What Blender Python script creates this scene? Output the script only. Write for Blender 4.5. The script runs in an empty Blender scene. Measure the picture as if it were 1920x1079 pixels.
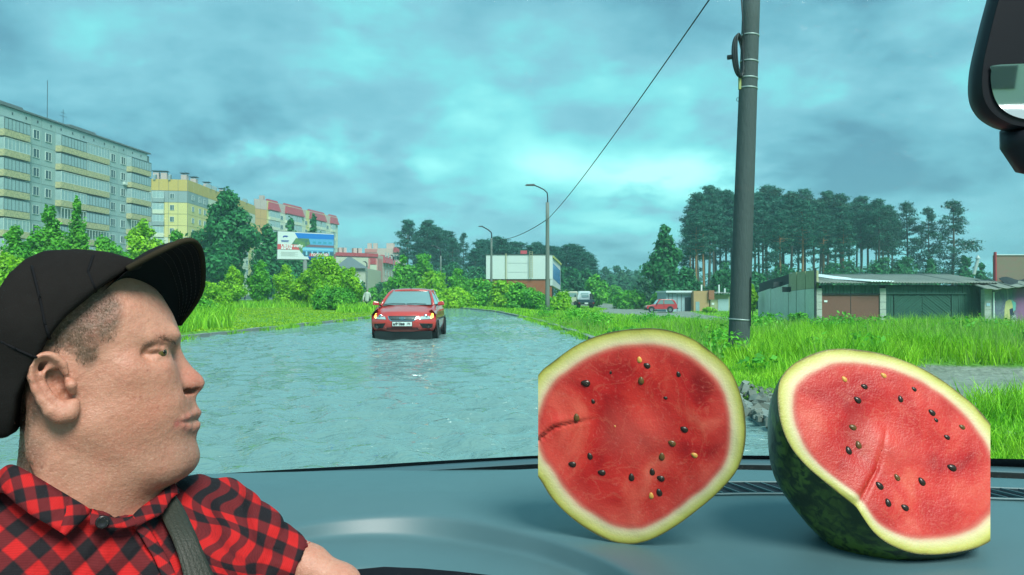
import bpy, bmesh, math, random
import numpy as np
from mathutils import Vector, Matrix, Euler

random.seed(7)
RNG = np.random.default_rng(11)
C = bpy.context.scene.collection
SC = bpy.context.scene
R = math.radians
PI = math.pi

# ------------------------------------------------------------------ camera
F = 1400.0
HORIZON = 556.0
CAM = Vector((0.0, 0.0, 1.22))
TILT = math.atan((HORIZON - 539.5) / F)
cam_data = bpy.data.cameras.new('camera')
cam = bpy.data.objects.new('camera', cam_data)
C.objects.link(cam)
cam.location = CAM
cam.rotation_euler = (PI / 2 + TILT, 0, 0)
cam_data.sensor_width = 36.0
cam_data.lens = F / 1920 * 36.0
cam_data.clip_start = 0.05
cam_data.clip_end = 3000
SC.camera = cam

def P(px, py, Y):
    """point of the place at depth Y that a measured pixel of the photograph looks at"""
    u = (px - 960) / F
    v = (539.5 - py) / F
    d = Vector((u, math.cos(TILT) - v * math.sin(TILT), math.sin(TILT) + v * math.cos(TILT)))
    return CAM + d * (Y / d.y)

# ------------------------------------------------------------------ exposure, world, sun
SC.view_settings.view_transform = 'Standard'
SC.view_settings.look = 'None'
SC.view_settings.gamma = 1.0
SC.view_settings.use_curve_mapping = False
SC.view_settings.exposure = 1.95
SC.cycles.transparent_max_bounces = 24
SC.cycles.max_bounces = 8
SC.cycles.diffuse_bounces = 3
SC.cycles.glossy_bounces = 4
SC.cycles.caustics_reflective = False
SC.cycles.caustics_refractive = False

SUN_DIR = Vector((0.30, -0.62, 0.78)).normalized()
SUN_EL = math.asin(SUN_DIR.z)
SUN_ROT = math.atan2(SUN_DIR.x, SUN_DIR.y)
sun_data = bpy.data.lights.new('sun', 'SUN')
sun_data.energy = 1.5
sun_data.angle = R(25)
sun_data.color = (1.0, 0.93, 0.84)
sun = bpy.data.objects.new('sun', sun_data)
C.objects.link(sun)
sun.rotation_euler = (-SUN_DIR).to_track_quat('-Z', 'Y').to_euler()

def node(nt, kind, **kw):
    n = nt.nodes.new(kind)
    for k, v in kw.items():
        if k.startswith('i_'):
            n.inputs[k[2:].replace('_', ' ')].default_value = v
        elif k.startswith('n') and k[1:].isdigit():
            n.inputs[int(k[1:])].default_value = v
        else:
            setattr(n, k, v)
    return n

def math_n(nt, op, a, b=None, c=None, clamp=False):
    n = nt.nodes.new('ShaderNodeMath'); n.operation = op; n.use_clamp = clamp
    for i, x in enumerate((a, b, c)):
        if x is None: continue
        if isinstance(x, (int, float)): n.inputs[i].default_value = x
        else: nt.links.new(x, n.inputs[i])
    return n.outputs[0]

def mix_c(nt, fac, a, b, mode='MIX'):
    n = nt.nodes.new('ShaderNodeMix'); n.data_type = 'RGBA'; n.blend_type = mode
    for idx, x in ((0, fac), (6, a), (7, b)):
        if isinstance(x, (int, float)): n.inputs[idx].default_value = x
        elif isinstance(x, (tuple, list)): n.inputs[idx].default_value = (*x[:3], 1)
        else: nt.links.new(x, n.inputs[idx])
    return n.outputs[2]

def ramp(nt, fac, stops, interp='LINEAR'):
    n = nt.nodes.new('ShaderNodeValToRGB'); n.color_ramp.interpolation = interp
    el = n.color_ramp.elements
    while len(el) < len(stops): el.new(0.5)
    for e, (p, c) in zip(el, stops):
        e.position = p
        e.color = (*c, 1) if not isinstance(c, (int, float)) else (c, c, c, 1)
    if fac is not None: nt.links.new(fac, n.inputs[0])
    return n.outputs[0]

world = bpy.data.worlds.new("World")
SC.world = world
world.use_nodes = True
wn = world.node_tree; wn.nodes.clear()
w_out = wn.nodes.new('ShaderNodeOutputWorld')
w_bg = wn.nodes.new('ShaderNodeBackground'); w_bg.inputs[1].default_value = 0.078
wn.links.new(w_bg.outputs[0], w_out.inputs[0])
sky = wn.nodes.new('ShaderNodeTexSky'); sky.sky_type = 'NISHITA'; sky.sun_disc = False
sky.sun_elevation = SUN_EL; sky.sun_rotation = SUN_ROT
w_tc = wn.nodes.new('ShaderNodeTexCoord')
w_norm = node(wn, 'ShaderNodeVectorMath', operation='NORMALIZE'); wn.links.new(w_tc.outputs['Generated'], w_norm.inputs[0])
w_sep = wn.nodes.new('ShaderNodeSeparateXYZ'); wn.links.new(w_norm.outputs[0], w_sep.inputs[0])
zz = math_n(wn, 'ADD', math_n(wn, 'MAXIMUM', w_sep.outputs[2], 0.0), 0.30)
w_cmb = wn.nodes.new('ShaderNodeCombineXYZ')
wn.links.new(math_n(wn, 'DIVIDE', w_sep.outputs[0], zz), w_cmb.inputs[0])
wn.links.new(math_n(wn, 'DIVIDE', w_sep.outputs[1], zz), w_cmb.inputs[1])
w_cmb.inputs[2].default_value = 3.7
def w_noise(scale, detail, rough, off=0.0, dist=0.0):
    m = node(wn, 'ShaderNodeMapping'); m.inputs['Location'].default_value = (off, off * 1.7, off * 0.3)
    wn.links.new(w_cmb.outputs[0], m.inputs[0])
    n = node(wn, 'ShaderNodeTexNoise', i_Scale=scale, i_Detail=detail, i_Roughness=rough, i_Distortion=dist)
    wn.links.new(m.outputs[0], n.inputs['Vector'])
    return n.outputs[0]
n_big = w_noise(0.85, 3.0, 0.45, 0.0, 0.1)
n_med = w_noise(2.1, 7.0, 0.56, 4.3, 0.25)
n_fine = w_noise(5.5, 6.0, 0.58, 9.1)
base_v = math_n(wn, 'MULTIPLY_ADD', math_n(wn, 'SUBTRACT', math_n(wn, 'ADD', math_n(wn, 'MULTIPLY', n_big, 0.36), math_n(wn, 'ADD', math_n(wn, 'MULTIPLY', n_med, 0.44), math_n(wn, 'MULTIPLY', n_fine, 0.20))), 0.5), 1.45, 0.5)
# thinner places of the cloud deck where it glows
gl = None
for (px, py, sx, amp) in ((470, 285, 0.075, .85), (620, 285, 0.07, .75), (800, 315, .05, .5), (1040, 310, .07, .8), (1180, 330, .09, .9),
                          (1290, 335, .09, .9), (1330, 300, .08, .4), (1620, 440, .16, .35), (60, 230, .22, .45), (1700, 140, .22, .30), (700, 420, .14, .35), (1150, 450, .16, .45), (960, 370, .10, .3)):
    d = (P(px, py, 10) - CAM).normalized()
    dt = node(wn, 'ShaderNodeVectorMath', operation='DISTANCE'); wn.links.new(w_norm.outputs[0], dt.inputs[0]); dt.inputs[1].default_value = d
    # flatter than high: stretch through the elevation difference
    dz = math_n(wn, 'MULTIPLY', math_n(wn, 'SUBTRACT', w_sep.outputs[2], d.z), 2.6)
    q = math_n(wn, 'ADD', math_n(wn, 'POWER', math_n(wn, 'DIVIDE', dt.outputs[1], sx), 2.0), math_n(wn, 'POWER', math_n(wn, 'DIVIDE', dz, sx), 2.0))
    g = math_n(wn, 'MULTIPLY', math_n(wn, 'EXPONENT', math_n(wn, 'MULTIPLY', q, -1.0)), amp)
    gl = g if gl is None else math_n(wn, 'ADD', gl, g)
gl = math_n(wn, 'MULTIPLY', gl, math_n(wn, 'MULTIPLY', math_n(wn, 'SUBTRACT', n_med, 0.33, clamp=True), 5.0, clamp=True))
tot = math_n(wn, 'ADD', base_v, math_n(wn, 'MULTIPLY', gl, 0.26))
cloud = ramp(wn, tot, [(0.38, (0.52, 1.10, 1.50)), (0.48, (0.82, 1.70, 2.10)), (0.565, (1.15, 2.10, 2.50)), (0.635, (1.15, 2.80, 2.95)), (0.75, (1.8, 3.7, 3.6)), (0.94, (3.0, 4.6, 4.2))])
wn.links.new(mix_c(wn, 0.95, sky.outputs[0], cloud), w_bg.inputs[0])

# ------------------------------------------------------------------ object helpers
def tag(o, label=None, cat=None, group=None, kind=None):
    if label: o['label'] = label
    if cat: o['category'] = cat
    if group: o['group'] = group
    if kind: o['kind'] = kind
    return o

def empty(name, loc=(0, 0, 0), rz=0.0, label=None, cat=None, group=None, kind=None, parent=None):
    o = bpy.data.objects.new(name, None); C.objects.link(o)
    o.location = loc; o.rotation_euler = (0, 0, rz); o.empty_display_size = 0.3
    if parent: o.parent = parent
    return tag(o, label, cat, group, kind)

def link_mesh(name, me, mats=None, parent=None, smooth=False):
    if mats is not None:
        for m in (mats if isinstance(mats, (list, tuple)) else [mats]): me.materials.append(m)
    if smooth: me.shade_smooth()
    o = bpy.data.objects.new(name, me); C.objects.link(o)
    if parent: o.parent = parent
    return o

def inst(name, me, parent=None, loc=None, rot=None):
    o = bpy.data.objects.new(name, me); C.objects.link(o)
    if parent: o.parent = parent
    if loc is not None: o.location = loc
    if rot is not None: o.rotation_euler = rot
    return o

def np_mesh(name, V, Fc, mats=None, parent=None, smooth=False, attrs=None):
    """V (n,3); Fc (m,k) with k = 3 or 4"""
    V = np.ascontiguousarray(V, dtype=np.float32); Fc = np.ascontiguousarray(Fc, dtype=np.int32)
    me = bpy.data.meshes.new(name)
    me.vertices.add(len(V)); me.vertices.foreach_set('co', V.ravel())
    m, k = Fc.shape
    me.loops.add(m * k); me.loops.foreach_set('vertex_index', Fc.ravel())
    me.polygons.add(m); me.polygons.foreach_set('loop_start', np.arange(m, dtype=np.int32) * k)
    me.polygons.foreach_set('loop_total', np.full(m, k, dtype=np.int32))
    me.update(calc_edges=True)
    for nm, (typ, arr) in (attrs or {}).items():
        a = me.attributes.new(nm, typ, 'POINT')
        a.data.foreach_set('color' if typ == 'FLOAT_COLOR' else ('vector' if typ == 'FLOAT_VECTOR' else 'value'), np.ascontiguousarray(arr, dtype=np.float32).ravel())
    return link_mesh(name, me, mats, parent, smooth)

class MB:
    def __init__(s): s.v = []; s.f = []; s.mi = []
    def add(s, vs, fs, mi=0):
        b = len(s.v); s.v += [tuple(v) for v in vs]; s.f += [[b + i for i in f] for f in fs]; s.mi += [mi] * len(fs); return s
    def box(s, x0, y0, z0, x1, y1, z1, mi=0, M=None):
        vs = [Vector(p) for p in ((x0,y0,z0),(x1,y0,z0),(x1,y1,z0),(x0,y1,z0),(x0,y0,z1),(x1,y0,z1),(x1,y1,z1),(x0,y1,z1))]
        if M: vs = [M @ v for v in vs]
        return s.add(vs, [(0,3,2,1),(4,5,6,7),(0,1,5,4),(1,2,6,5),(2,3,7,6),(3,0,4,7)], mi)
    def hexa(s, vs, mi=0):
        return s.add(vs, [(0,3,2,1),(4,5,6,7),(0,1,5,4),(1,2,6,5),(2,3,7,6),(3,0,4,7)], mi)
    def tube(s, pts, r, n=8, mi=0, caps=True, closed=False):
        pts = [Vector(p) for p in pts]; m = len(pts); rr = r if isinstance(r, (list, tuple)) else [r] * m
        vs = []; ref = None
        for i, p in enumerate(pts):
            if closed: t = pts[(i + 1) % m] - pts[i - 1]
            else: t = pts[min(i + 1, m - 1)] - pts[max(i - 1, 0)]
            t.normalize()
            if ref is None: ref = Vector((0, 0, 1)) if abs(t.z) < 0.9 else Vector((1, 0, 0))
            a = t.cross(ref).normalized(); b = t.cross(a).normalized(); ref = -b if False else ref
            for k in range(n):
                an = 2 * PI * k / n
                vs.append(p + (a * math.cos(an) + b * math.sin(an)) * rr[i])
        fs = []
        for i in range(m if closed else m - 1):
            j = (i + 1) % m
            for k in range(n):
                fs.append((i*n+k, i*n+(k+1)%n, j*n+(k+1)%n, j*n+k))
        if caps and not closed:
            fs.append(tuple(range(n))[::-1]); fs.append(tuple((m-1)*n + k for k in range(n)))
        return s.add(vs, fs, mi)
    def prism(s, poly, d, mi=0):
        """polygon of 3-D points pushed along vector d"""
        poly = [Vector(p) for p in poly]; n = len(poly); d = Vector(d)
        return s.add(poly + [p + d for p in poly], [tuple(range(n))[::-1], tuple(range(n, 2*n))] + [(i, (i+1) % n, n+(i+1) % n, n+i) for i in range(n)], mi)
    def lathe(s, prof, n=16, mi=0, M=None):
        """prof: (r, z) pairs about Z"""
        vs = []
        for r_, z in prof:
            for k in range(n):
                a = 2*PI*k/n; v = Vector((r_*math.cos(a), r_*math.sin(a), z)); vs.append(M @ v if M else v)
        fs = [(i*n+k, i*n+(k+1)%n, (i+1)*n+(k+1)%n, (i+1)*n+k) for i in range(len(prof)-1) for k in range(n)]
        return s.add(vs, fs, mi)
    def grid(s, rows, mi=0, close_u=False):
        """rows: list of equal lists of points"""
        m = len(rows); n = len(rows[0]); vs = [p for r_ in rows for p in r_]
        fs = [(i*n+k, i*n+(k+1)%n, (i+1)*n+(k+1)%n, (i+1)*n+k) for i in range(m-1) for k in range(n if close_u else n-1)]
        return s.add(vs, fs, mi)
    def mesh(s, name, mats=None):
        me = bpy.data.meshes.new(name); me.from_pydata([tuple(v) for v in s.v], [], s.f)
        if mats is not None:
            for m in (mats if isinstance(mats, (list, tuple)) else [mats]): me.materials.append(m)
            if len(me.materials) > 1: me.polygons.foreach_set('material_index', s.mi)
        me.update(); return me
    def build(s, name, mats, parent=None, smooth=False, bevel=0.0, fix=True, solid=0.0, subsurf=0):
        me = s.mesh(name, mats)
        if fix:
            bm = bmesh.new(); bm.from_mesh(me); bmesh.ops.recalc_face_normals(bm, faces=bm.faces); bm.to_mesh(me); bm.free()
        o = link_mesh(name, me, None, parent, smooth)
        if solid: md = o.modifiers.new('s', 'SOLIDIFY'); md.thickness = solid; md.offset = 0
        if bevel: md = o.modifiers.new('b', 'BEVEL'); md.width = bevel; md.segments = 2; md.limit_method = 'ANGLE'
        if subsurf: md = o.modifiers.new('u', 'SUBSURF'); md.levels = subsurf; md.render_levels = subsurf
        return o

# ------------------------------------------------------------------ materials
MATS = {}
def mat(name, col=(.5,.5,.5), rough=.6, metal=0.0, var=0.0, vscale=3.0, bump=0.0, bscale=30.0, col2=None, spec=None, emit=None, estr=0.0,
        coat=0.0, isl=0.0, trans=0.0, stretch=None, sss=0.0):
    if name in MATS: return MATS[name]
    m = bpy.data.materials.new(name); m.use_nodes = True; nt = m.node_tree; MATS[name] = m
    b = nt.nodes['Principled BSDF']
    b.inputs['Roughness'].default_value = rough; b.inputs['Metallic'].default_value = metal
    if spec is not None: b.inputs['Specular IOR Level'].default_value = spec
    if coat: b.inputs['Coat Weight'].default_value = coat; b.inputs['Coat Roughness'].default_value = .08
    if sss: b.inputs['Subsurface Weight'].default_value = sss; b.inputs['Subsurface Scale'].default_value = .012; b.inputs['Subsurface Radius'].default_value = (1,.35,.2)
    src = None
    tc = nt.nodes.new('ShaderNodeTexCoord'); vec = tc.outputs['Object']
    if stretch:
        mp = nt.nodes.new('ShaderNodeMapping'); mp.inputs['Scale'].default_value = stretch; nt.links.new(vec, mp.inputs[0]); vec = mp.outputs[0]
    c2 = col2 or tuple(min(1, c * (1 + .0)) for c in col)
    if var or col2:
        n = node(nt, 'ShaderNodeTexNoise', i_Scale=vscale, i_Detail=6.0, i_Roughness=.6); nt.links.new(vec, n.inputs['Vector'])
        if col2:
            fac = ramp(nt, n.outputs[0], [(0.38, 0.0), (0.62, 1.0)]); src = mix_c(nt, fac, col, col2)
        else: src = mix_c(nt, 1.0, col, col)
        if var:
            n2 = node(nt, 'ShaderNodeTexNoise', i_Scale=vscale * 4.3, i_Detail=5.0); nt.links.new(vec, n2.inputs['Vector'])
            k = math_n(nt, 'MULTIPLY_ADD', math_n(nt, 'ADD', math_n(nt, 'MULTIPLY', n.outputs[0], .5), math_n(nt, 'MULTIPLY', n2.outputs[0], .5)), var * 3, 1 - var * 1.5)
            vm = node(nt, 'ShaderNodeVectorMath', operation='SCALE'); nt.links.new(src, vm.inputs[0]); nt.links.new(k, vm.inputs['Scale']); src = vm.outputs[0]
    if isl:
        g = nt.nodes.new('ShaderNodeNewGeometry')
        k = math_n(nt, 'MULTIPLY_ADD', g.outputs['Random Per Island'], isl * 2, 1 - isl)
        vm = node(nt, 'ShaderNodeVectorMath', operation='SCALE')
        if src is not None: nt.links.new(src, vm.inputs[0])
        else: vm.inputs[0].default_value = col
        nt.links.new(k, vm.inputs['Scale']); src = vm.outputs[0]
    if src is not None: nt.links.new(src, b.inputs['Base Color'])
    else: b.inputs['Base Color'].default_value = (*col, 1)
    if bump:
        n = node(nt, 'ShaderNodeTexNoise', i_Scale=bscale, i_Detail=4.0); nt.links.new(vec, n.inputs['Vector'])
        bp = node(nt, 'ShaderNodeBump', i_Strength=bump, i_Distance=1.0 / bscale); nt.links.new(n.outputs[0], bp.inputs['Height']); nt.links.new(bp.outputs[0], b.inputs['Normal'])
    if emit: b.inputs['Emission Color'].default_value = (*emit, 1); b.inputs['Emission Strength'].default_value = estr
    if trans:
        tl = nt.nodes.new('ShaderNodeBsdfTranslucent'); mx = nt.nodes.new('ShaderNodeMixShader'); mx.inputs[0].default_value = trans
        if src is not None: nt.links.new(src, tl.inputs[0])
        else: tl.inputs[0].default_value = (*col, 1)
        nt.links.new(b.outputs[0], mx.inputs[1]); nt.links.new(tl.outputs[0], mx.inputs[2])
        nt.links.new(mx.outputs[0], nt.nodes['Material Output'].inputs[0])
    return m

def attr_mat(name, rough=.5, sss=0.0, bump=0.0, bscale=300., spec=.5, fn=None, attr='col', coat=0.0, bump2=None):
    """colour comes from a painted pigment attribute"""
    m = bpy.data.materials.new(name); m.use_nodes = True; nt = m.node_tree; b = nt.nodes['Principled BSDF']; MATS[name] = m
    a = nt.nodes.new('ShaderNodeAttribute'); a.attribute_name = attr
    src = a.outputs['Color']
    if fn: src = fn(nt, src, a)
    nt.links.new(src, b.inputs['Base Color'])
    b.inputs['Roughness'].default_value = rough; b.inputs['Specular IOR Level'].default_value = spec
    if coat: b.inputs['Coat Weight'].default_value = coat; b.inputs['Coat Roughness'].default_value = .15
    if sss: b.inputs['Subsurface Weight'].default_value = sss; b.inputs['Subsurface Scale'].default_value = .01; b.inputs['Subsurface Radius'].default_value = (1,.35,.2)
    if bump:
        tc = nt.nodes.new('ShaderNodeTexCoord')
        n = node(nt, 'ShaderNodeTexNoise', i_Scale=bscale, i_Detail=5.0); nt.links.new(tc.outputs['Object'], n.inputs['Vector'])
        bp = node(nt, 'ShaderNodeBump', i_Strength=bump, i_Distance=1.0 / bscale); nt.links.new(n.outputs[0], bp.inputs['Height'])
        last = bp
        if bump2:
            n2 = node(nt, 'ShaderNodeTexNoise', i_Scale=bump2[1], i_Detail=3.0); nt.links.new(tc.outputs['Object'], n2.inputs['Vector'])
            b2 = node(nt, 'ShaderNodeBump', i_Strength=bump2[0], i_Distance=1.0 / bump2[1]); nt.links.new(n2.outputs[0], b2.inputs['Height']); nt.links.new(bp.outputs[0], b2.inputs['Normal']); last = b2
        nt.links.new(last.outputs[0], b.inputs['Normal'])
    return m

# ------------------------------------------------------------------ implicit surfaces (for bodies)
def smin(a, b, k):
    h = np.clip(0.5 + 0.5 * (b - a) / k, 0, 1)
    return b + (a - b) * h - k * h * (1 - h)

class Field:
    def __init__(s, lo, hi, step):
        s.ax = [np.arange(lo[i], hi[i] + step, step, dtype=np.float32) for i in range(3)]
        s.f = np.full([len(a) for a in s.ax], 0.05, np.float32); s.step = step
    def _sl(s, lo, hi):
        sl = []
        for i in range(3):
            a = s.ax[i]; i0 = int(np.searchsorted(a, lo[i])); i1 = int(np.searchsorted(a, hi[i]))
            if i1 <= i0: return None, None
            sl.append(slice(i0, i1))
        g = np.meshgrid(s.ax[0][sl[0]], s.ax[1][sl[1]], s.ax[2][sl[2]], indexing='ij', sparse=True)
        return tuple(sl), g
    def _comb(s, sl, d, k, cut):
        if cut: s.f[sl] = -smin(-s.f[sl], d, k)
        else: s.f[sl] = smin(s.f[sl], d, k)
    def ell(s, c, r, k=.01, cut=False, rot=None):
        c = Vector(c); r = (r, r, r) if isinstance(r, (int, float)) else r
        m = max(r) + k * 1.5 + .004
        sl, g = s._sl([c[i] - m for i in range(3)], [c[i] + m for i in range(3)])
        if sl is None: return s
        x, y, z = (g[i] - c[i] for i in range(3))
        if rot is not None:
            M = rot.transposed()
            x, y, z = (M[i][0] * x + M[i][1] * y + M[i][2] * z for i in range(3))
        q = np.sqrt((x / r[0])**2 + (y / r[1])**2 + (z / r[2])**2)
        q2 = np.sqrt((x / r[0]**2)**2 + (y / r[1]**2)**2 + (z / r[2]**2)**2) + 1e-9
        s._comb(sl, q * (q - 1) / q2, k, cut); return s
    def cap(s, a, b, ra, rb=None, k=.01, cut=False, flat=None):
        a = Vector(a); b = Vector(b); rb = ra if rb is None else rb
        m = max(ra, rb) + k * 1.5 + .004
        sl, g = s._sl([min(a[i], b[i]) - m for i in range(3)], [max(a[i], b[i]) + m for i in range(3)])
        if sl is None: return s
        ab = b - a; L2 = max(ab.dot(ab), 1e-12)
        px, py, pz = (g[i] - a[i] for i in range(3))
        h = np.clip((px * ab.x + py * ab.y + pz * ab.z) / L2, 0, 1)
        d = np.sqrt((px - ab.x * h)**2 + (py - ab.y * h)**2 + (pz - ab.z * h)**2) - (ra + (rb - ra) * h)
        s._comb(sl, d.astype(np.float32), k, cut); return s
    def poly(s, pts, w, r=.006, k=.01, kap=None, cut=False, meet=False, z0=0.0, lo=None, hi=None):
        """outline in the x-y plane, as thick as w (half) about z0, its points moved back by kap(y) * z^2"""
        pts = np.array([(p[0], p[1]) for p in pts], np.float32)
        if meet: sl = tuple(slice(0, len(a)) for a in s.ax)
        else:
            m = .02; l_ = (pts[:, 0].min() - m - .03, pts[:, 1].min() - m, z0 - w - m); h_ = (pts[:, 0].max() + m, pts[:, 1].max() + m, z0 + w + m)
            sl, _ = s._sl(l_, h_)
        X = s.ax[0][sl[0]]; Y = s.ax[1][sl[1]]; Z = s.ax[2][sl[2]]
        # signed distance in 2-D on a table that reaches further in x
        xs = np.arange(X[0] - .01, X[-1] + .09, s.step / 2, dtype=np.float32)
        gx, gy = np.meshgrid(xs, Y, indexing='ij'); d2 = np.full(gx.shape, 1e9, np.float32); ins = np.zeros(gx.shape, bool)
        n = len(pts)
        for i in range(n):
            a = pts[i]; b = pts[(i+1) % n]; e = b - a; wx = gx - a[0]; wy = gy - a[1]
            t = np.clip((wx*e[0] + wy*e[1]) / max(e.dot(e), 1e-12), 0, 1)
            d2 = np.minimum(d2, (wx - e[0]*t)**2 + (wy - e[1]*t)**2)
            c = (a[1] > gy) != (b[1] > gy)
            with np.errstate(all='ignore'): xi = e[0] * (gy - a[1]) / (e[1] if e[1] else 1e-12) + a[0]
            ins ^= c & (gx < xi)
        d2 = np.sqrt(d2) * np.where(ins, -1, 1)
        kp = kap(Y) if kap is not None else np.zeros(len(Y))
        off = kp[:, None] * ((Z - z0) ** 2)[None, :]
        q = (X[:, None, None] + off[None] - xs[0]) / (s.step / 2); i0 = np.clip(q.astype(int), 0, len(xs) - 2); t = np.clip(q - i0, 0, 1)
        jj = np.arange(len(Y))[None, :, None]
        D = d2[i0, jj] * (1 - t) + d2[i0 + 1, jj] * t
        wz = w if not callable(w) else w
        A = D + r; B = (np.abs(Z - z0) - wz + r)[None, None, :] + 0 * D
        dd = np.sqrt(np.maximum(A, 0)**2 + np.maximum(B, 0)**2) + np.minimum(np.maximum(A, B), 0) - r
        if meet: s.f[sl] = -smin(-s.f[sl], -dd, k)
        else: s._comb(sl, dd.astype(np.float32), k, cut)
        return s
    def chain(s, pts, rs, k=.005, cut=False):
        for i in range(len(pts) - 1): s.cap(pts[i], pts[i+1], rs[i] if isinstance(rs, (list, tuple)) else rs, rs[i+1] if isinstance(rs, (list, tuple)) else rs, k, cut)
        return s
    def surface(s):
        f = s.f; sg = f < 0
        nx, ny, nz = f.shape
        cnt = np.zeros((nx-1, ny-1, nz-1), np.float32); acc = np.zeros((nx-1, ny-1, nz-1, 3), np.float32)
        X, Y, Z = s.ax
        def corner(i, j, k): return (slice(i, nx-1+i), slice(j, ny-1+j), slice(k, nz-1+k))
        E = []
        for a in (0, 1):
            for b in (0, 1):
                E += [((0,a,b),(1,a,b),0), ((a,0,b),(a,1,b),1), ((a,b,0),(a,b,1),2)]
        for c0, c1, ax in E:
            f0 = f[corner(*c0)]; f1 = f[corner(*c1)]
            ii = np.nonzero(sg[corner(*c0)] != sg[corner(*c1)])
            v0 = f0[ii]; v1 = f1[ii]; t = v0 / (v0 - v1)
            p = np.stack([X[ii[0] + c0[0]], Y[ii[1] + c0[1]], Z[ii[2] + c0[2]]], 1)
            p[:, ax] += t * s.step
            cnt[ii] += 1; acc[ii] += p
        idx = np.full(cnt.shape, -1, np.int64); m = cnt > 0
        idx[m] = np.arange(m.sum()); V = acc[m] / cnt[m][:, None]
        faces = []
        for ax in range(3):
            o = [a for a in range(3) if a != ax]
            sA = [slice(None)] * 3; sB = [slice(None)] * 3
            sA[ax] = slice(0, -1); sB[ax] = slice(1, None)
            for a in o: sA[a] = slice(1, -1); sB[a] = slice(1, -1)
            A = sg[tuple(sA)]; B = sg[tuple(sB)]
            ii = np.nonzero(A != B); fl = A[ii]
            base = [ii[0].copy(), ii[1].copy(), ii[2].copy()]
            for a in o: base[a] = base[a] + 1
            def cell(da, db):
                q = [base[0].copy(), base[1].copy(), base[2].copy()]; q[o[0]] -= da; q[o[1]] -= db
                return idx[q[0], q[1], q[2]]
            q = np.stack([cell(1, 1), cell(0, 1), cell(0, 0), cell(1, 0)], 1)
            if ax == 1: q = q[:, ::-1]
            q[~fl] = q[~fl][:, ::-1]
            faces.append(q)
        Fc = np.concatenate(faces); Fc = Fc[(Fc >= 0).all(1)]
        return V, Fc
    def sample(s, p):
        q = [(p[i] - s.ax[i][0]) / s.step for i in range(3)]
        i = [int(math.floor(v)) for v in q]
        if any(i[a] < 0 or i[a] >= s.f.shape[a]-1 for a in range(3)): return .05
        t = [q[a] - i[a] for a in range(3)]; r_ = 0
        for a in (0,1):
            for b in (0,1):
                for c in (0,1):
                    r_ += s.f[i[0]+a, i[1]+b, i[2]+c] * (t[0] if a else 1-t[0]) * (t[1] if b else 1-t[1]) * (t[2] if c else 1-t[2])
        return r_

def field_mesh(name, fld, m, parent, colfn=None, disp=None, extra=None):
    V, Fc = fld.surface()
    a = V[Fc[:, 0]]; vol = np.einsum('ij,ij->i', a, np.cross(V[Fc[:, 1]], V[Fc[:, 2]])).sum() + np.einsum('ij,ij->i', a, np.cross(V[Fc[:, 2]], V[Fc[:, 3]])).sum()
    if vol < 0: Fc = Fc[:, ::-1]
    # a couple of smoothing passes
    for _ in range(2):
        acc = np.zeros_like(V); cnt = np.zeros(len(V))
        for i in range(4):
            j = Fc[:, i]; k = Fc[:, (i + 1) % 4]
            for ax in range(3): acc[:, ax] += np.bincount(j, V[k, ax], len(V)) + np.bincount(k, V[j, ax], len(V))
            cnt += np.bincount(j, minlength=len(V)) + np.bincount(k, minlength=len(V))
        V = V * .5 + .5 * acc / np.maximum(cnt, 1)[:, None]
    if disp is not None:
        N = np.zeros_like(V); fn = np.cross(V[Fc[:, 2]] - V[Fc[:, 0]], V[Fc[:, 3]] - V[Fc[:, 1]])
        for i in range(4):
            for ax in range(3): N[:, ax] += np.bincount(Fc[:, i], fn[:, ax], len(V))
        N /= np.linalg.norm(N, axis=1)[:, None] + 1e-12
        V = V + N * disp(V, N)[:, None]
    at = {}
    if colfn is not None: at['col'] = ('FLOAT_COLOR', colfn(V))
    if extra is not None:
        for k_, fn_ in extra.items(): at[k_] = ('FLOAT_VECTOR', fn_(V))
    return np_mesh(name, V, Fc, m, parent, True, at)

# ================================================================== ground, road, water
def sm_(t): t = np.clip(t, 0, 1); return t * t * (3 - 2 * t)
ROAD_L = [(-30, -9.8), (0, -9.7), (21, -9.5), (42, -8.0), (60, -9.6), (85, -14.5), (130, -30), (215, -56), (330, -90)]
ROAD_R = [(-30, 2.6), (4, 2.45), (10, 2.5), (22.5, 2.25), (38.8, 1.1), (59, -1.26), (72, -4.2), (85, -7.6), (130, -20), (215, -42), (330, -70)]
_spl = {}
def edge_x(tab, y):
    ys = np.array([p[0] for p in tab]); xs = np.array([p[1] for p in tab])
    # gentle smoothing of the table
    key = id(tab)
    if key not in _spl:
        yy = np.arange(-30, 330, .5); xx = np.interp(yy, ys, xs); k = np.hanning(25); k /= k.sum(); xx2 = np.convolve(np.pad(xx, 12, mode='edge'), k, 'valid'); _spl[key] = (yy, xx2)
    return np.interp(y, *_spl[key])
def xl(y): return edge_x(ROAD_L, y)
def xr(y): return edge_x(ROAD_R, y)
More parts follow.
